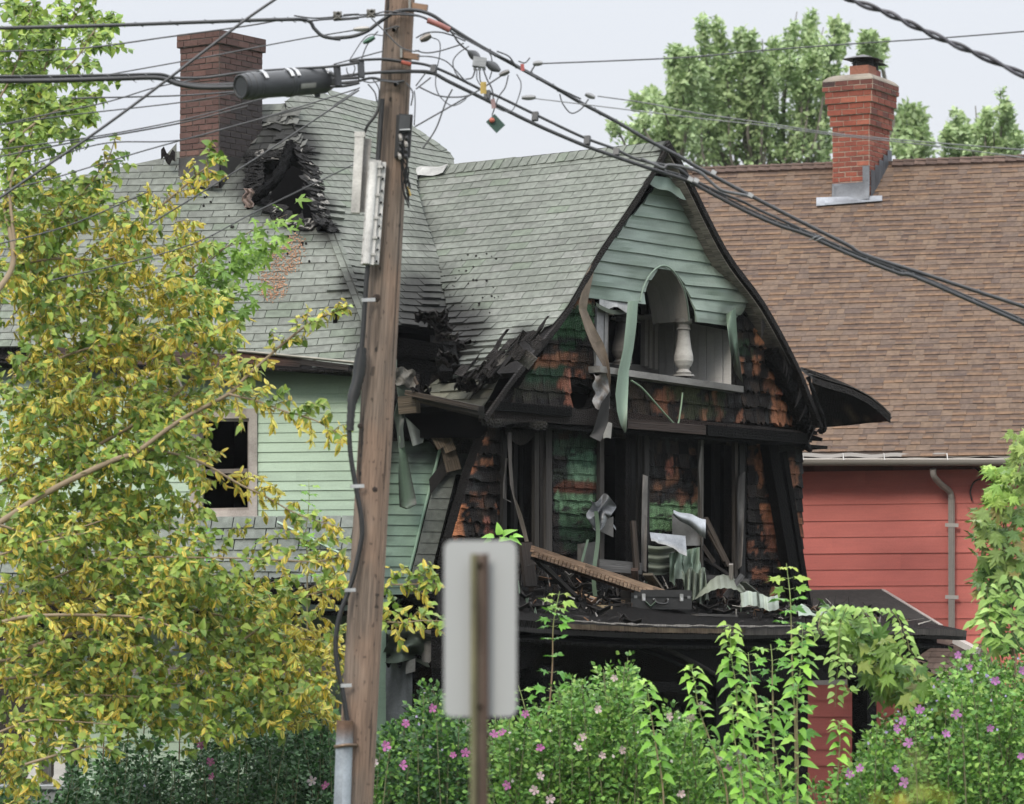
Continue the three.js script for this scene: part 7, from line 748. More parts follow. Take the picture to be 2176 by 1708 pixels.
const LF = {
  ovate: [0, 1, 2].map((k) => leafShape([[0, 0], [0.16, 0.3], [0.42, 0.36], [0.72, 0.22], [1, 0]], { fold: 0.15 + 0.2 * k, curl: 0.15 + 0.25 * k })),
  curled: [0, 1, 2].map((k) => leafShape([[0, 0.03], [0.2, 0.27], [0.5, 0.31], [0.8, 0.2], [1, 0]], { fold: -0.45 - 0.4 * k, curl: 0.6 + 0.5 * k, wave: 0.06 })),
  mulberry: [...[0, 1].map((k) => leafShape([[0, 0.05], [0.08, 0.32], [0.35, 0.42], [0.68, 0.26], [1, 0]], { fold: 0.35 + 0.25 * k, curl: 0.35 + 0.35 * k, wave: 0.03 })), leafShape([[0, 0.05], [0.1, 0.36], [0.3, 0.42], [0.45, 0.2], [0.62, 0.32], [1, 0]], { fold: 0.4, curl: 0.6 })],
  maple: [0, 1].map((k) => lobed([[-2.5, 0.42], [-1.25, 0.62], [-0.6, 0.5], [0, 0.72], [0.6, 0.5], [1.25, 0.62], [2.5, 0.42]], { cup: 0.1 + 0.25 * k, notch: 0.62 })),
  silver: [lobed([[-2.4, 0.3], [-1.1, 0.6], [0, 0.75], [1.1, 0.6], [2.4, 0.3]], { cup: 0.3, notch: 0.36 })],
  small: [0, 1].map((k) => leafShape([[0, 0], [0.4, 0.27], [0.62, 0.24], [1, 0]], { fold: 0.3 * k + 0.1, curl: 0.3 })),
  clump: [leafShape([[0, 0], [0.5, 0.3], [1, 0]], { fold: 0.3, curl: 0.4 })],
  petal: [leafShape([[0, 0.04], [0.4, 0.18], [0.8, 0.3], [1, 0.12]], { fold: -0.2, curl: 0.1, wave: 0.05 })],
};
const m4 = new THREE.Matrix4(), m3 = new THREE.Matrix3();
function leaf(T, pos, dir, nrm, size, c, cr, raw = new Raw(), wide = 1) {
  const y = dir.clone().normalize(), x = y.clone().cross(nrm).normalize(); if (x.lengthSq() < 0.5) x.set(1, 0, 0); const z = x.clone().cross(y), f = (p) => pos.clone().addScaledVector(x, p.x * size * wide).addScaledVector(y, p.y * size).addScaledVector(z, p.z * size), g = (p) => V(0, 0, 0).addScaledVector(x, p.x).addScaledVector(y, p.y).addScaledVector(z, p.z);
  const W = T.P.map(f), N = T.n.map(g), K = T.rim.map((r) => mixc(c, cr, r));
  for (const [a, b, d] of T.tri) { raw.tri(W[a], W[b], W[d], K[a], K[b], K[d], [0, 0], [0, 0], [0, 0]); for (const e of [a, b, d]) raw.n.push(N[e].x, N[e].y, N[e].z); }
  return raw;
}
const rdir = (k = 1) => V(rr(-1, 1), rr(-1, 1) * k, rr(-1, 1)).normalize();
const G1 = (h, a = 0.8, b = 1.25) => mul(K(h), 1.15 * rr(a, b));
// individual leaves: the largest ones as parts, the remainder as one part
function foliage(t, list, most = 250, name = 'leaf') { pieces(name, list, M.leaf, t, most); }

// ---------------------------------------------------------------- the yellowing tree on the left
{
  const t = thing('mulberry_tree', 'mulberry tree with curled yellow-edged leaves spreading across the left side', 'tree', at(-60, 1700, 35.5).setY(0)), wood = [], leaves = [], barkC = (u, p) => mixc(C('#9c8766'), C('#7d6a4e'), fbm(p.x * 8, p.y * 8, p.z * 8));
  const big = (z, r0, r1, ...n) => { const l = pl(z, ...n), d0 = rr(34.6, 36.2), d1 = d0 + rr(-0.8, 0.8); return { l: l.map(([x, y], i) => [x, y, lerp(d0, d1, i / (l.length - 1))]), r0, r1 }; };
  const B = [big(zD, 0.035, 0.007, -200, 1720, 0, 1610, 300, 1420, 660, 1245, 830, 1180, 1080, 1000, 1390, 830, 1480, 740, 1700, 540, 1900, 390, 2120, 300), big(zD, 0.018, 0.006, 600, 1140, 860, 990, 1040, 860, 1180, 720, 1270, 610, 1330, 500), big(zD, 0.016, 0.005, 830, 1180, 930, 1170, 1200, 1240, 1450, 1380, 1600, 1450, 1800, 1560, 2050, 1640), big(zD, 0.012, 0.004, 1390, 835, 1570, 880, 1700, 930, 1900, 990, 2090, 1100), big(zD, 0.014, 0.005, -50, 1400, 120, 1300, 280, 1230, 420, 1180), big(zD, 0.014, 0.006, 440, 1320, 520, 1230, 560, 1100, 700, 960), big(zD, 0.02, 0.006, 60, 800, 150, 640, 260, 490, 440, 370), big(zD, 0.016, 0.006, 90, 740, 250, 660, 520, 560, 700, 530, 900, 540),
    big(zA, 0.03, 0.006, -40, 1800, 75, 1610, 60, 1400, 30, 1250, 60, 1000, 60, 860, 130, 740, 190, 600), big(zA, 0.022, 0.006, 75, 1610, 150, 1500, 210, 1440, 330, 1380, 520, 1300, 620, 1200), big(zA, 0.016, 0.006, 100, 1600, 350, 1565, 600, 1572, 760, 1540), big(zA, 0.018, 0.006, 90, 1500, 60, 1150, 110, 950, 200, 780, 260, 560), big(zA, 0.012, 0.005, 960, 1260, 1100, 1140, 1240, 1020, 1330, 950), big(zA, 0.012, 0.004, -30, 640, 60, 480, 130, 300, 180, 100, 220, -40), big(zA, 0.012, 0.004, 200, 780, 270, 420, 330, 280, 420, 150, 500, 30, 560, -60), big(zA, 0.01, 0.004, 330, 500, 480, 330, 560, 200, 650, 100), big(zA, 0.012, 0.004, 60, 860, 280, 700, 420, 640, 600, 560), big(zA, 0.012, 0.004, 300, 1360, 480, 1180, 640, 990, 700, 830),
    big(zG, 0.024, 0.006, -60, 625, 0, 610, 200, 570, 600, 565, 900, 590, 1200, 700), big(zG, 0.026, 0.006, 140, 780, 400, 690, 700, 640, 1000, 630, 1250, 660, 1480, 710, 1620, 790, 1800, 900, 1910, 1030), big(zG, 0.016, 0.005, -40, 545, 300, 500, 600, 460, 900, 465, 1100, 510, 1300, 560, 1560, 620, 1700, 690, 1960, 720), big(zG, 0.016, 0.005, -50, 960, 200, 930, 500, 885, 660, 870, 900, 850), big(zG, 0.014, 0.005, 150, 1068, 500, 1050, 850, 1060, 1020, 1075), big(zG, 0.014, 0.005, 150, 1470, 400, 1395, 560, 1360, 700, 1390), big(zG, 0.014, 0.005, -30, 850, 270, 800, 500, 870, 720, 900), big(zG, 0.012, 0.005, 330, 340, 550, 250, 800, 215, 1100, 215, 1500, 222, 1900, 240, 2080, 205), big(zG, 0.012, 0.005, 900, 430, 1000, 320, 1120, 250), big(zG, 0.012, 0.004, 1480, 710, 1580, 630, 1700, 500, 1950, 420, 2080, 395), big(zG, 0.012, 0.004, -20, 1280, 200, 1200, 450, 1210, 700, 1230), big(zG, 0.01, 0.004, 760, 1180, 900, 1020, 1100, 980, 1200, 1030), big(zH, 0.01, 0.004, 120, 388, 290, 382, 420, 380, 520, 376, 640, 372), big(zH, 0.01, 0.004, 100, 596, 280, 604, 420, 610, 540, 598, 680, 602), big(zG, 0.012, 0.005, 0, 20, 260, 90, 500, 30, 760, -60), big(zG, 0.012, 0.004, 0, 200, 260, 120, 560, 60)];
  const P3 = (q) => at(q[0], q[1], q[2]), yel = (x, y) => clamp(0.3 + 1.5 * (fbm(x * 0.006, y * 0.006, 3, 3) - 0.24) * (y < 330 ? 0.15 : 1) + (x > 420 && y < 760 && y > 200 ? -0.3 : 0));
  const addLeaf = (p, out, x, y, green) => { const yl = yel(x, y), bigG = green || rnd() > yl * 1.02, dir = out.clone().multiplyScalar(0.8).add(rdir(0.6)).add(V(0, -0.35, 0)), nr = V(rr(-0.5, 0.5), rr(0.25, 1), rr(0.1, 1)); if (bigG) { const g = G1(pick(['#77953a', '#668734', '#88a244', '#98ae4c', '#587a32']), 0.75, 1.2); leaves.push(leaf(pick(LF.ovate), p, dir, nr, rr(0.055, 0.102), g, mixc(g, C('#a9a548'), rnd() < 0.4 ? yl * 0.7 : 0.1))); } else { const g = G1(pick(['#8a9c42', '#a3a84a', '#7d9440']), 0.75, 1.15); leaves.push(leaf(pick(LF.curled), p, dir, nr, rr(0.04, 0.072), g, mul(mixc(K(pick(['#e6cc58', '#eac24c', '#d6ac42', '#e2d070'])), K('#a9a848'), rr(0, 0.45)), rr(0.95, 1.4)))); } };
  const twig = (p, d, len, x, y, green, den = 1) => { const q = p.clone().addScaledVector(d, len * 0.5).add(V(0, 0.02, 0)), e = p.clone().addScaledVector(d, len).add(V(0, -0.05 * len, 0)); wood.push(tube([p, q, e], (u) => 0.005 * (1 - 0.6 * u), mixc(C('#8f8255'), C('#76603f'), rnd()), 3, 3, new Raw(), false)); const n = Math.max(3, Math.round(len / 0.016 * den)); for (let k = 0; k < n; k++) { const u = (k + rr(0.2, 0.8)) / n, o = (u < 0.5 ? p.clone().lerp(q, u * 2) : q.clone().lerp(e, u * 2 - 1)), s = d.clone().cross(V(0, 0.3, 1)).normalize().multiplyScalar(k % 2 ? 1 : -1).addScaledVector(d, 0.7); addLeaf(o, s, x, y, green); } };
  for (const b of B) {
    const pts = b.l.map(P3); wood.push(tube(pts, (u) => lerp(b.r0, b.r1, u) * 1.0, barkC, 7, b.l.length * 5));
    const cv = new THREE.CatmullRomCurve3(pts, false, 'catmullrom', 0.5), L = cv.getLength(), n = Math.round(L / 0.075), thick = b.r0 > 0.02;
    for (let k = 0; k < n; k++) { const u = (k + rnd()) / n; if (thick && u < 0.25 && rnd() < 0.55) continue; const p = cv.getPoint(u), g = cv.getTangent(u), [x, y] = proj(p), a = rr(0.4, 1.2) * (k % 2 ? 1 : -1), d = g.clone().applyAxisAngle(V(0, 0, 1), a).add(V(0, 0.15, rr(-0.6, 0.6))).normalize(); if (y < 335 && x > 235) continue; const tip = smooth(0.6, 1, u); twig(p, d, rr(0.1, 0.34) * (1 - 0.6 * tip), x, y, y < 330 || rnd() < 0.12); }
    for (let k = 0; k < 10; k++) { const p = cv.getPoint(1 - rnd() * 0.05), [x, y] = proj(p); addLeaf(p, cv.getTangent(1), x, y, false); }
  }
  // inner twigs that fill the crown
  const zones = [[[140, 820, 440, 850, 430, 1140, 140, 1140], 240], [[280, 1090, 720, 1150, 730, 1270, 280, 1290], 80], [[0, 330, 330, 420, 470, 560, 500, 760, 440, 900, 320, 1020, 0, 1050], 1150], [[0, 1050, 260, 1060, 330, 1180, 560, 1250, 720, 1330, 720, 1480, 560, 1490, 340, 1430, 250, 1500, 170, 1470, 0, 1480], 1050], [[0, 1430, 170, 1430, 175, 1560, 60, 1600, 50, 1708, 0, 1708], 150], [[160, 1440, 560, 1480, 700, 1470, 700, 1560, 420, 1600, 180, 1580], 170], [[0, 0, 60, 0, 110, 90, 90, 200, 170, 260, 150, 330, 0, 330], 150], [[60, 20, 230, 20, 245, 60, 220, 160, 200, 300, 130, 300, 90, 130], 46], [[0, 560, 200, 560, 380, 600, 480, 700, 430, 850, 200, 900, 0, 900], 260]];
  for (const [q, n] of zones) { const poly = []; for (let i = 0; i < q.length; i += 2) poly.push([q[i], q[i + 1]]); let c = 0; while (c < n) { const x = rr(-30, 740), y = rr(0, 1708); if (!inside(poly, x, y)) continue; c++; const thin = fbm(x * 0.012, y * 0.012, 9, 3); if (thin < 0.36 && rnd() < 0.7) continue; twig(at(x, y, rr(35.2, 37.4)), V(rr(-0.4, 1), rr(-0.4, 0.7), rr(-0.5, 0.5)).normalize(), rr(0.1, 0.3), x, y, y < 330 || rnd() < 0.25, 0.8); } }
  part('trunk', tube([at(-70, 1700, 35.6).setY(0), at(-62, 1500, 35.5), at(-48, 1200, 35.4), at(-30, 900, 35.2), at(-5, 640, 35.2)], (u) => lerp(0.1, 0.03, u), barkC, 10, 30), M.wood, t); part('branches', wood, M.stem, t); foliage(t, leaves, 260);
  // silver maple spray in front of the left roof
  const s = thing('silver_maple_branch', 'deep-cut silver maple spray reaching over the orange litter on the left roof', 'tree', at(300, 700, 37.6)), sl = [], sw = []; for (let i = 0; i < 5; i++) { const p0 = at(rr(330, 400), rr(560, 640), 37.6), e = at([610, 560, 540, 470, 520][i], [455, 505, 560, 600, 640][i], 37.4); sw.push(tube([p0, p0.clone().lerp(e, 0.5).add(V(0, 0.08, 0)), e], (u) => 0.008 * (1.2 - u), C('#7b6a4c'), 4, 8)); for (let k = 0; k < 44; k++) { const p = p0.clone().lerp(e, 0.25 + 0.77 * rnd()).add(V(rr(-0.14, 0.14), rr(-0.2, 0.14), rr(-0.2, 0.2))), g = G1(pick(['#71923e', '#7f9e48', '#62823a']), 0.8, 1.2); sl.push(leaf(LF.silver[0], p, V(rr(-0.3, 0.9), rr(-1, 0.3), rr(-0.2, 0.5)), V(rr(-0.6, 0.6), rr(0.1, 1), rr(0.2, 1)), rr(0.12, 0.19), g, mul(g, 1.15))); } } sw.forEach((q) => part('stem', q, M.stem, s)); foliage(s, sl, 120);
}
// ---------------------------------------------------------------- trees behind the houses
function plumeTree(label, z, d, base, plumes, dens, tone, sz = 0.165) {
  const bp = z(...base), foot = at(bp[0], bp[1], d), t = thing('tree', label, 'tree', foot.clone().setY(0)), leaves = [], wood = []; part('trunk', tube([foot.clone().setY(0), foot.clone().setY(foot.y * 0.5), foot], (u) => lerp(0.26, 0.07, u), C('#5f584e'), 9, 10), M.wood, t);
  for (const [x, y, w = 1, bx, by] of plumes) { const tip = at(...z(x, y), d + rr(-2, 2)), b0 = at(...z(bx ?? lerp(base[0], x, 0.62), by ?? lerp(base[1], y, 0.12)), d + rr(-1, 1)), mid = b0.clone().lerp(tip, 0.5).add(V(rr(-0.15, 0.15), 0.1, 0)); wood.push(tube([foot, b0, mid, tip], (u) => lerp(0.06, 0.01, u), C('#6d675c'), 4, 12, new Raw(), false));
    const cv = new THREE.CatmullRomCurve3([b0, mid, tip]), L = cv.getLength(), n = Math.round(L * dens); for (let k = 0; k < n; k++) { const u = Math.pow(rnd(), 0.8), p = cv.getPoint(u), R = w * lerp(0.41, 0.06, u * u) * (0.45 + 0.75 * vnoise(u * 7, x, 3)); if (vnoise(p.x * 1.6, p.y * 1.6, x * 0.1) < 0.34) continue; const o = rdir().multiplyScalar(R * Math.pow(rnd(), 0.45)); p.add(o); const c = mul(mixc(K(tone[0]), K(tone[1]), clamp(rr(0, 0.75) + 0.3 * o.y / R)), rr(0.8, 1.2)); for (let j = 0; j < 4; j++) leaves.push(leaf(LF.clump[0], p.clone().add(rdir().multiplyScalar(0.1)), o.clone().add(rdir()).add(V(0, 0.5, 0)), rdir().add(V(0, 0.7, 0.3)), sz * rr(0.6, 1.15), c, mul(c, 1.12))); } }
  part('branches', wood, M.stem, t); const f = part('foliage', leaves, M.leaf, t); f.userData.kind = 'stuff';
}
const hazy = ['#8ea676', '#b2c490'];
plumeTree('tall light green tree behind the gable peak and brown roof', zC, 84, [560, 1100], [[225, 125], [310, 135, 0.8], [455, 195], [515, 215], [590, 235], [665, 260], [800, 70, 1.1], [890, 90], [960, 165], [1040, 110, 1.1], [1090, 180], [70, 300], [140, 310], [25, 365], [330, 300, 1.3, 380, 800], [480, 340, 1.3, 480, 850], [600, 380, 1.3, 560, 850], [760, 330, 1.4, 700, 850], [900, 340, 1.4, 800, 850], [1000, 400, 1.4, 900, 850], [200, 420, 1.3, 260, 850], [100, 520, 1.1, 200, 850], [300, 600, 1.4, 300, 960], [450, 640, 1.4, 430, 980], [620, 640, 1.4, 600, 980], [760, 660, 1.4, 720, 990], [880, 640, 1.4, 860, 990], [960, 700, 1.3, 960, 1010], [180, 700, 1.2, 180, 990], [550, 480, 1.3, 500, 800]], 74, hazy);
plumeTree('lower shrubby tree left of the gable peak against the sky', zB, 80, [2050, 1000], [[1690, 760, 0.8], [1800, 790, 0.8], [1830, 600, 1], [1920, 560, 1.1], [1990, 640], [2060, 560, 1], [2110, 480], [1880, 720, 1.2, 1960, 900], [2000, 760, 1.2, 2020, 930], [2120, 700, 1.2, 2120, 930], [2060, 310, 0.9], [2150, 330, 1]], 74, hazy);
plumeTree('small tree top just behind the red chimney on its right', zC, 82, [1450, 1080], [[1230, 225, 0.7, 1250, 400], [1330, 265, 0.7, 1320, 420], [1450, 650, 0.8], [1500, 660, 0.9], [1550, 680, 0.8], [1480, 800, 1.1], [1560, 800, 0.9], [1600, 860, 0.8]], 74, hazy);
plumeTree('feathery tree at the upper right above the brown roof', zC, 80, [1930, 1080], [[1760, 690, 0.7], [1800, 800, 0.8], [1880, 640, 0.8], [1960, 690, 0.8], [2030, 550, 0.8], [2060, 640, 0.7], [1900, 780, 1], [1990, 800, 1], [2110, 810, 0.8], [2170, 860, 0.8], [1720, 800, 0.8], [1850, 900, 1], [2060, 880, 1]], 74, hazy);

// ---------------------------------------------------------------- rose of Sharon shrubs along the front
const flowerAt = (t, p, face, c, throat, size) => { const raw = new Raw(), f = face.clone().normalize(), s = f.clone().cross(UP).normalize(), w = s.clone().cross(f), a0 = rr(0, 6); for (let k = 0; k < 5; k++) { const a = a0 + k * 1.2566, d = s.clone().multiplyScalar(Math.cos(a)).addScaledVector(w, Math.sin(a)).addScaledVector(f, rr(0.2, 0.9)); leaf(LF.petal[0], p, d, f, size * rr(0.85, 1.1), throat, mul(K(c), rr(0.75, 1)), raw, 1.1); } tube([p, p.clone().addScaledVector(f, size * 0.5)], size * 0.06, C('#e6dca0'), 5, 1, raw); part('flower', raw, M.petal, t); };
function shrub(label, tops, d0, d1, n, tone, flowers, opt = {}) {
  const xs = tops.map((q) => q[0]), x0 = Math.min(...xs), x1 = Math.max(...xs), top = (x) => { let i = 0; while (i < tops.length - 2 && x > tops[i + 1][0]) i++; const a = tops[i], b = tops[i + 1]; return lerp(a[1], b[1], clamp((x - a[0]) / (b[0] - a[0] || 1))); };
  const t = thing('rose_of_sharon', label, 'shrub', at((x0 + x1) / 2, 1700, (d0 + d1) / 2).setY(0)), stems = [], leaves = [], ls = opt.size ?? 0.055;
  const stem = (x, y, d, dens = 1) => { const foot = at(x + rr(-40, 40), 1720, d).setY(0.1), tip = at(x, y, d), mid = foot.clone().lerp(tip, 0.55).add(V(rr(-0.12, 0.12), 0, rr(-0.1, 0.1))), cv = new THREE.CatmullRomCurve3([foot, mid, tip]); stems.push(tube([foot, mid, tip], (u) => lerp(0.011, 0.003, u), C(opt.stem ?? '#6e7046'), 4, 8, new Raw(), false));
    const L = cv.getLength(), nn = Math.round(L * 26 * dens); for (let k = 0; k < nn; k++) { const u = Math.max(0.3, 1 - Math.pow(rnd(), 0.9) * 0.7), p = cv.getPoint(u), g = cv.getTangent(u); const sh = smooth(1.0, 0.72, u); for (let j = 0; j < 4; j++) { const o = rdir(0.7).multiplyScalar(rr(0.02, 0.1 + 0.13 * sh)), q = p.clone().add(o), c = G1(pick(tone), 0.75, 1.25); leaves.push(leaf(pick(LF.small), q, o.clone().normalize().add(V(0, rr(-0.3, 0.5), 0)).addScaledVector(g, 0.4), rdir(0.4).add(V(0, 0.9, 0.5)), ls * rr(0.7, 1.3), c, mul(c, 1.1), undefined, 1.2)); } } };
  tops.forEach(([x, y]) => { for (let k = 0; k < 3; k++) stem(x + rr(-8, 8), y + k * rr(0, 14), lerp(d0, d1, rnd()), 1.2); });
  for (let k = 0; k < n; k++) { const x = rr(x0, x1), y = top(x) + Math.pow(rnd(), 1.3) * (opt.deep ?? 200) + 6; stem(x, Math.min(y, 1690), lerp(d0, d1, rnd())); }
  part('stems', stems, M.stem, t); const f = part('foliage', leaves, M.leaf, t); f.userData.kind = 'stuff';
  for (const [x, y, c, th = '#a83a5c', s = 0.05] of flowers.filter(() => rnd() < 0.7)) flowerAt(t, at(x, y, Math.min(d0, d1) - rr(0.05, 0.15)), V(rr(-0.6, 0.6), rr(-0.1, 0.5), 1), c, mixc(C(c), C(th), 0.5), s * rr(0.8, 1.15));
  const bud = []; for (let k = 0; k < (opt.buds ?? 30); k++) { const x = rr(x0, x1), y = top(x) + Math.pow(rnd(), 1.5) * 160 + 2, p = at(x, y, Math.min(d0, d1) + rr(-0.1, 0.3)); const bc = rnd() < 0.6 ? G1('#8aa25a') : C(opt.bud ?? '#d9c3cc'); leaf(LF.clump[0], p, rdir().add(V(0, 0.7, 0)), V(0, 0, 1), rr(0.02, 0.045), bc, bc, bud[k] = new Raw(), 1.2); } part('buds', bud, M.petal, t).userData.kind = 'stuff';
}
const fl = (z, c, ...n) => pl(z, ...n).map(([x, y]) => [x, y, c]);
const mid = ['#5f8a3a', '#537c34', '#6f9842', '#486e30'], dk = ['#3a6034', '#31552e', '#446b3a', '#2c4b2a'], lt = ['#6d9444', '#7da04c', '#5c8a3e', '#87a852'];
shrub('rose of Sharon with magenta flowers between the pole and the sign', pl(zH, 240, 1480, 270, 1340, 350, 1230, 430, 1180, 500, 1080, 560, 1010, 600, 985, 640, 1060, 700, 1170, 780, 1190, 840, 1180), 35, 37, 55, [...mid, ...dk], [...fl(zH, '#cf74c4', 592, 1002, 597, 1130, 418, 1475, 727, 1412, 440, 1222, 610, 1450, 800, 1400, 315, 1356), ...fl(zH, '#e4dbe4', 510, 1136, 480, 1200, 448, 1265, 252, 1458)], { bud: '#a9a0cf' });
shrub('pale pink rose of Sharon in front of the black porch', pl(zH, 940, 1230, 1010, 1180, 1080, 1190, 1180, 1150, 1240, 1110, 1300, 1180, 1380, 1010, 1460, 965, 1510, 965, 1560, 1110, 1625, 890, 1690, 1000, 1770, 820, 1800, 900, 1830, 1200, 1900, 1350, 1960, 1420), 34.8, 37.2, 105, [...mid, ...lt], [...fl(zH, '#ecd9dc', 1702, 945, 1428, 1015, 1596, 1135, 1485, 1372, 1448, 1615, 1252, 1540, 1565, 1520, 1668, 1640, 1310, 1682, 1628, 1418, 1745, 1385, 1520, 1550, 1830, 1085, 1220, 1625, 1400, 1600, 1510, 1305), ...fl(zH, '#cf74c4', 1024, 1276, 1055, 1595, 1160, 1165, 1250, 1370, 975, 1290)], { buds: 50, bud: '#eddfe0' });
shrub('white flowered rose of Sharon low before the mulberry shoots', pl(zI, -80, 1420, 0, 1240, 60, 1130, 130, 1150, 220, 1260, 320, 1330, 420, 1380, 560, 1420, 700, 1480, 900, 1560), 34.6, 36.6, 70, [...mid, ...lt], [...fl(zI, '#ecd9dc', 40, 1385, 155, 1187, 220, 1120, 25, 1180, 330, 1430, 95, 1650, 520, 1520), ...fl(zI, '#c98ac6', 200, 1460, 385, 1495)], { buds: 30, bud: '#eddfe0' });
shrub('large purple flowered rose of Sharon at the lower right', pl(zI, 1080, 1500, 1180, 1440, 1260, 1260, 1340, 1180, 1440, 1120, 1560, 1090, 1620, 960, 1700, 890, 1770, 800, 1850, 830, 1950, 800, 2050, 850, 2140, 780, 2300, 760), 34.4, 37.6, 165, [...mid, ...lt], [...fl(zI, '#c27fcf', 1775, 810, 1895, 830, 1840, 880, 1945, 910, 1810, 968, 1958, 1066, 1888, 1212, 1968, 1250, 1290, 1262, 1580, 1385, 1695, 1160, 1760, 1165, 1445, 1205, 2160, 1420, 1830, 1622, 1180, 1495, 1120, 1530, 1395, 1500, 2040, 1010, 2000, 965, 2120, 850, 1540, 1140, 2165, 900, 1480, 1340, 1400, 1255, 1700, 1285, 1455, 1580)], { buds: 70, bud: '#a89bd6', deep: 300 });
shrub('dark shade-toned rose of Sharon low on the left below the tree', pl(zG, -60, 1640, 60, 1560, 120, 1640, 420, 1640, 440, 1500, 480, 1430, 640, 1400, 740, 1330, 900, 1300, 1050, 1420, 1200, 1330, 1330, 1260, 1480, 1160, 1560, 1240, 1700, 1180, 1800, 1100, 1960, 1120, 2060, 1300), 37.6, 39.6, 105, dk, [...fl(zG, '#cf74b4', 1283, 1545, 1970, 1600, 1215, 1352, 1275, 1455), ...fl(zG, '#e2dbe2', 1890, 1570, 1830, 1690, 670, 1600)], { buds: 24, bud: '#a9a0cf' });  // dark leaf palette paints in the shade under the tree

// ---------------------------------------------------------------- shoots and saplings
function shoot(name, label, cat, z, list, d, kind, step, size, tones, o = {}) {
  const p = pl(z, ...list).map(([x, y]) => at(x, y, d)), cv = new THREE.CatmullRomCurve3(p, false, 'catmullrom', 0.5), L = cv.getLength(), t = thing(name, label, cat, p[0].clone().setY(0)), leaves = []; const ground = p[0].clone().setY(0.1);
  part('stem', tube([ground, ...p], (u) => lerp(o.r ?? 0.012, 0.003, u), (u) => mixc(C(o.low ?? '#8a7a52'), C('#8fa653'), smooth(0.5, 0.9, u)), 6, 40), M.stem, t);
  for (let s = 0.02, k = 0; s < L; s += step * rr(0.8, 1.2), k++) { const u = s / L, q = cv.getPoint(u), g = cv.getTangent(u), n = o.pair ? 2 : 1; for (let j = 0; j < n; j++) { const a = k * 2.4 + j * 3.14, out = V(Math.cos(a), 0, 0.55 * Math.sin(a)).addScaledVector(g, 0.25), st = q.clone().addScaledVector(out, size * 0.32), sc = size * rr(0.75, 1.2) * (1 - 0.45 * smooth(0.88, 1, u)), c = mixc(G1(pick(tones), 0.85, 1.2), K(o.tip ?? '#a3bd5a'), smooth(0.7, 1, u) * 0.6), raw = leaf(pick(LF[kind]), st, out.clone().add(V(0, rr(-0.55, 0.05), 0.2)), V(rr(-0.4, 0.4), 1, rr(0.2, 0.9)), sc, c, mul(c, 1.12)); tube([q, st], 0.003, C('#8fa653'), 3, 1, raw, false); leaves.push(raw); } }
  foliage(t, leaves, 200); return t;
}
const ml = ['#6f9f3a', '#80b044', '#5f8f34', '#8cb84c'], mp = ['#5c9036', '#6ca240', '#4b7e30'];
const SM = 'mulberry_shoot', MS = 'maple_sapling';
shoot(SM, 'tall mulberry shoot left of the pair before the porch', 'shoot', zI, [560, 1900, 520, 1600, 450, 1300, 430, 1000, 400, 800, 395, 625], 34.2, 'mulberry', 0.03, 0.12, ml); shoot(SM, 'tall mulberry shoot, right of the pair, before the leaning maple leaves', 'shoot', zI, [800, 1900, 805, 1500, 800, 1100, 825, 850, 835, 620], 34.2, 'mulberry', 0.03, 0.12, ml); shoot(SM, 'shorter mulberry shoot before the charred porch wall', 'shoot', zI, [380, 1700, 300, 1400, 210, 1150, 180, 980, 160, 865], 34.4, 'mulberry', 0.034, 0.115, ml); shoot(SM, 'mulberry shoot behind the pale pink flowers', 'shoot', zH, [2000, 1700, 1960, 1400, 1920, 1150, 1900, 1020, 1860, 955], 34.5, 'mulberry', 0.034, 0.115, ml); shoot(SM, 'leaning mulberry shoot low among white flowers', 'shoot', zI, [640, 1800, 560, 1450, 500, 1180, 470, 980], 34.3, 'mulberry', 0.034, 0.11, ml); shoot(SM, 'bushy mulberry shoot under the tall left shoot', 'shoot', zI, [480, 1800, 470, 1600, 420, 1300, 410, 1100], 34.0, 'mulberry', 0.032, 0.115, ml); shoot(SM, 'mulberry shoot filling beside the tall right one', 'shoot', zI, [720, 1800, 690, 1500, 640, 1250, 620, 1080], 34.6, 'mulberry', 0.032, 0.11, ml); shoot(SM, 'low mulberry shoot before the red wall', 'shoot', zI, [1040, 1800, 1050, 1500, 1060, 1300, 1050, 1200], 34.8, 'mulberry', 0.034, 0.1, ml);
shoot(MS, 'maple sapling with yellow top before the charred corner post', 'sapling', zI, [790, 1300, 775, 1000, 765, 650, 758, 450, 735, 250], 35.5, 'maple', 0.155, 0.17, mp, { pair: 1, tip: '#c3c456', r: 0.014 }); shoot(MS, 'tall maple sapling with yellow top beside the charred porch post', 'sapling', zH, [1270, 1500, 1300, 1200, 1325, 900, 1330, 650, 1345, 540, 1370, 420], 35.5, 'maple', 0.12, 0.145, mp, { pair: 1, tip: '#b9c25a', r: 0.013, low: '#8f6f52' }); shoot(MS, 'maple sapling between the two tall mulberry shoots', 'sapling', zI, [655, 1200, 650, 1000, 650, 850, 640, 740], 35.4, 'maple', 0.12, 0.16, mp, { pair: 1 }); shoot(MS, 'small maple sapling behind the left mulberry shoot', 'sapling', zI, [560, 1200, 530, 1000, 510, 870, 505, 790], 35.8, 'maple', 0.12, 0.14, mp, { pair: 1 }); shoot(MS, 'small maple sapling just right of the sign', 'sapling', zH, [1200, 1350, 1160, 1130, 1120, 990], 35.6, 'maple', 0.1, 0.13, mp, { pair: 1 });
shoot(MS, 'thin maple sapling before the left grey skirt roof', 'sapling', zD, [1860, 1950, 1850, 1700, 1870, 1500, 1870, 1350], 40.8, 'maple', 0.11, 0.12, ml, { pair: 1, tip: '#b3c46a' }); shoot(MS, 'faint maple sapling below the left window', 'sapling', zD, [1220, 1900, 1210, 1650, 1230, 1400], 40.6, 'maple', 0.12, 0.12, mp, { pair: 1 });
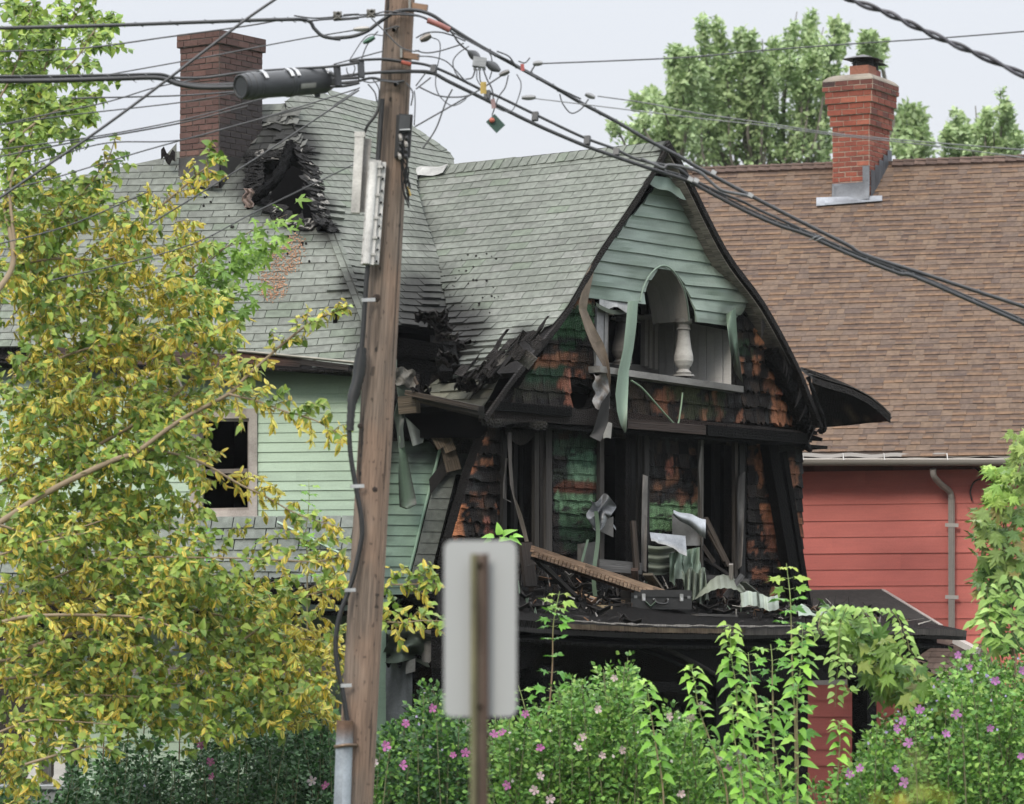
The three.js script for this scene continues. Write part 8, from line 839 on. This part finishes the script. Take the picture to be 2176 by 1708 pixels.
for (const [x, y, l] of [[1500, 950, 'nearest the dark doorway'], [1780, 950, 'right one of the reddish stems'], [1950, 1180, 'beside the conduit'], [1310, 1100, 'under the hanging white board'], [1620, 980, 'between the two middle ones'], [1100, 1180, 'before the pale lower siding'], [880, 1230, 'left of the pale lower siding'], [1860, 1080, 'farther left of the conduit'], [640, 1330, 'right of the white columns'], [1400, 960, 'before the dark lower doorway']]) shoot(MS, 'shade-toned maple sapling on a reddish stem, ' + l, 'sapling', zG, [x - 20, 1708, x - 15, 1400, x, 1150, x + 10, y], 39.4, 'maple', 0.1, 0.17, ['#3f6a30', '#4c7a38', '#345a2a'], { pair: 1, low: '#7a5a40' });  // leaf tones darkened to put the understory shade into the colour
{ // broad maple bush and a vine trailing over it
  const t = thing('maple_bush', 'broad-leaved maple bush with olive leaves under the porch roof corner', 'bush', at(1860, 1500, 35.6).setY(0)), lv = [], st = []; for (let k = 0; k < 190; k++) { const u = rnd(), x = lerp(1030, 1640, u) + rr(-60, 60), y = lerp(560, 1080, u) + rr(-120, 190) * (0.4 + 0.6 * Math.sin(u * 3.1)), p = at(...zI(x, y), rr(35.2, 36.2)), c = mixc(G1(pick(['#5d7c34', '#6c8a3c', '#4c6e30', '#7f8f42']), 0.8, 1.2), C('#8a5a3a'), rnd() < 0.06 ? 0.5 : 0); lv.push(leaf(pick(LF.maple), p, V(rr(-1, 1), rr(-1, 0.2), rr(0, 0.6)), V(rr(-0.5, 0.5), rr(0.2, 1), rr(0.3, 1)), rr(0.15, 0.26), c, mul(c, 1.1))); } for (const l of [[1500, 1500, 1420, 1100, 1300, 800, 1100, 600], [1500, 1500, 1480, 1000, 1400, 840, 1350, 700], [1560, 1500, 1560, 1100, 1520, 900]]) st.push(tube(pl(zI, ...l).map(([x, y]) => at(x, y, 35.7)), (u) => lerp(0.014, 0.004, u), C('#7a6a45'), 5, 20)); st.forEach((q) => part('stem', q, M.stem, t)); foliage(t, lv, 190);
  const vine = (label, strands, d, sz) => { const v = thing('vine', label, 'vine', at(...zI(strands[0][0], strands[0][1]), d)), s2 = [], l2 = []; for (const l of strands) { const p = pl(zI, ...l).map(([x, y]) => at(x, y, d + rr(-0.1, 0.1))), cv = new THREE.CatmullRomCurve3(p), L = cv.getLength(); s2.push(tube(p, 0.004, C('#7f7a48'), 4, 24)); for (let q = 0; q < L; q += 0.035) { const u = q / L, o = cv.getPoint(u), sd = Math.round(q / 0.035) % 2 ? 1 : -1, c = G1(pick(['#86a556', '#7a9a4c', '#98b566']), 0.85, 1.15); l2.push(leaf(pick(LF.ovate), o.add(V(0.02 * sd, 0.01, 0.02)), V(sd, rr(-0.9, 0.1), 0.3), V(-0.3 * sd, 1, 0.5), sz * rr(0.7, 1.2), c, mul(c, 1.12))); } } s2.forEach((q) => part('strand', q, M.stem, v)); foliage(v, l2, 160); };
  vine('pale vine trailing over the maple bush with hanging strands', [[1500, 800, 1440, 700, 1420, 600, 1360, 540, 1260, 540], [1440, 640, 1470, 720, 1480, 780], [1260, 545, 1180, 530, 1080, 520, 960, 550, 930, 640, 950, 690], [1100, 520, 1060, 640, 1050, 800, 1040, 960, 1030, 1120], [1060, 830, 1090, 900, 1110, 1010, 1130, 1040], [1060, 860, 1000, 830, 960, 830], [1520, 820, 1480, 850, 1400, 800], [1200, 540, 1240, 600, 1260, 680]], 35.0, 0.085);
  vine('vine climbing the right edge before the red wall', [[2050, 760, 1960, 640, 1940, 560, 1990, 470, 2080, 440], [2150, 760, 2060, 600, 2000, 540, 1900, 600, 1860, 640], [2174, 620, 2100, 560, 2040, 520], [2100, 780, 2020, 720, 1930, 720, 1890, 790], [2200, 500, 2120, 430, 2080, 330], [2220, 700, 2140, 640, 2090, 570], [1975, 540, 1950, 430, 1960, 380]], 35.4, 0.1);
  const e = thing('maple_tree', 'young maple at the right edge with olive and bright leaves', 'tree', at(2150, 1500, 36).setY(0)), el = [], es = [tube(pl(zI, 2130, 1400, 2110, 800, 2090, 500, 2060, 300, 2050, 0).map(([x, y]) => at(x, y, 36)), (u) => lerp(0.022, 0.008, u), C('#7d5f48'), 6, 30), tube(pl(zF, 2055, 1552, 2080, 1480, 2120, 1360, 2174, 1200).map(([x, y]) => at(x, y, 36)), 0.008, C('#7d6a48'), 5, 16)]; const put = (z, x, y, s, tone) => { const p = at(...z(x, y), rr(35.6, 36.5)), c = G1(pick(tone), 0.8, 1.2); el.push(leaf(pick(LF.maple), p, V(rr(-1, 0.6), rr(-1, 0.1), rr(0, 0.6)), V(rr(-0.5, 0.5), rr(0.2, 1), rr(0.3, 1)), s, c, mul(c, 1.12))); };
  for (let k = 0; k < 130; k++) { const y = rr(1490, 2050), x = lerp(1880, 2190, Math.pow(rnd(), 0.7)); put(zF, x, y, rr(0.14, 0.22), ['#6b8240', '#5a7538', '#7d8f4c', '#7a7440', '#4d6a34']); } for (let k = 0; k < 46; k++) put(zF, rr(1960, 2100), rr(1240, 1480), rr(0.12, 0.18), ['#7d9a44', '#6c8c3c', '#8ea850']); for (let k = 0; k < 80; k++) put(zF, rr(2085, 2240), rr(1040, 1560), rr(0.1, 0.17), ['#748a44', '#66803c', '#84984e']); for (let k = 0; k < 90; k++) put(zI, rr(1960, 2220), rr(250, 760), rr(0.13, 0.2), ['#4d7036', '#5f8240', '#6d8c46', '#3f6230']); es.forEach((q) => part('stem', q, M.stem, e)); foliage(e, el, 250);
}
{ // a few leaves showing above the sign; near leaves at the bottom right
  const t = thing('mulberry_shoot', 'few green leaves showing just above the sign', 'shoot', at(1040, 1500, 36).setY(0)), lv = []; for (const [x, y, a, s] of [[1000, 90, 0.3, 0.12], [1030, 70, 1.2, 0.13], [975, 75, 2.6, 0.12], [1060, 85, 0.1, 0.12], [1085, 70, 0.5, 0.1], [960, 95, 3, 0.1], [1005, 60, 1.6, 0.11]]) { const c = G1('#86b84c'); lv.push(leaf(pick(LF.ovate), at(...zH(x, y + 20), 36), V(Math.cos(a), 0.5 * Math.sin(a), 0.2), V(0, 0.9, 0.6), s, c, mul(c, 1.15))); } part('stem', tube([at(1060, 1520, 36).setY(0), at(1050, 1300, 36), at(1062, 1140, 36)], 0.006, C('#7f8f4c'), 5, 8), M.stem, t); foliage(t, lv, 20);
  const n = thing('near_weed', 'out-of-focus yellow-green weed close to the camera at the bottom right', 'weed', at(1920, 1708, 8.5).setY(0)), nl = []; for (const [x, y, a, s] of [[1985, 1676, -1.8, 0.022], [1900, 1708, 0.4, 0.03], [1945, 1690, 0.5, 0.03], [1862, 1690, -1.4, 0.018], [2010, 1690, -1.2, 0.024]]) { const c = G1(pick(['#b9bd4a', '#c9b23e', '#a9b84c'])); nl.push(leaf(LF.ovate[0], at(x, y, 8.5), V(Math.cos(a), Math.sin(a), 0.2), V(0, 0.4, 1), s, c, mul(c, 1.1))); } for (const q of [tube([at(1930, 1730, 8.5).setY(0), at(1925, 1760, 8.5), at(1990, 1684, 8.5)], 0.002, C('#9aa348'), 5, 8), tube([at(1930, 1730, 8.5).setY(0.2), at(1850, 1705, 8.5)], 0.002, C('#9aa348'), 5, 4)]) part('stem', q, M.stem, n); foliage(n, nl, 20);
}
// ---------------------------------------------------------------- porch columns and dish on the left
{
  const d = 40.8, P = (x, y, z = 0) => at(...zG(x, y), d - z), wh = (u, p) => mixc(C('#d5d2cd'), C('#a9a7a4'), fbm(p.x * 6, p.y * 6, 2));
  const t = part('porch_columns', bar(P(205, 1010), P(370, 1006), 0.3, 0.1, wh), M.paint, house, 'pair of white porch columns at the lower left');
  for (const [a, b] of [[175, 240], [330, 400]]) { const x = (a + b) / 2, w = (b - a) * 0.3508 / 196; part('column', bar(P(x, 1545), P(x + 3, 1040), w, w, wh), M.paint, t); part('column_base', [bar(P(x, 1590), P(x, 1548), w * 1.35, w * 1.3, wh), bar(P(x, 1550), P(x, 1536), w * 1.18, w * 1.1, wh)], M.paint, t); part('column_capital', bar(P(x + 3, 1042), P(x + 3, 1020), w * 1.3, w * 1.25, wh), M.paint, t); }
  part('pedestal', [bar(P(215, 2400, 0.05), P(215, 1606, 0.05), 0.78, 0.7, C('#8b9194')), bar(P(215, 1612, 0.06), P(215, 1592, 0.06), 0.86, 0.8, C('#9aa0a3'))], M.plain, t); part('porch_wall', bar(P(285, 1760, -0.3), P(285, 1000, -0.3), 0.3, 0.05, C('#9a948e')), M.plain, t);
  const dp = at(222, 1108, 41), s = thing('satellite_dish', 'grey satellite dish on the skirt roof, half hidden by leaves', 'satellite dish', dp), nrm = V(0.45, 0.35, 0.8).normalize(), u = UP.clone().cross(nrm).normalize(), w = nrm.clone().cross(u);
  part('reflector', sheet((i, j) => { const a = j * 6.2832, r = i * 0.36; return dp.clone().addScaledVector(u, r * Math.cos(a)).addScaledVector(w, r * 0.92 * Math.sin(a)).addScaledVector(nrm, r * r * 0.5); }, 5, 28, 0.006, C('#8f969c')), M.paint, s); part('arm', tube([dp.clone().addScaledVector(w, -0.33), dp.clone().addScaledVector(nrm, 0.25).addScaledVector(w, -0.3), dp.clone().addScaledVector(nrm, 0.42).addScaledVector(w, -0.1)], 0.014, C('#c9cccd'), 6, 12), M.paint, s); part('receiver', bar(dp.clone().addScaledVector(nrm, 0.4).addScaledVector(w, -0.14), dp.clone().addScaledVector(nrm, 0.4).addScaledVector(w, -0.03), 0.1, 0.06, C('#d3d5d5')), M.paint, s); part('mast', tube([dp.clone().addScaledVector(nrm, -0.02), dp.clone().add(V(0, -0.1, -0.2)), dp.clone().add(V(0, -0.42, -0.22))], 0.02, C('#8a8f93'), 6, 10), M.metal, s);
}
renderer.render(scene, camera);
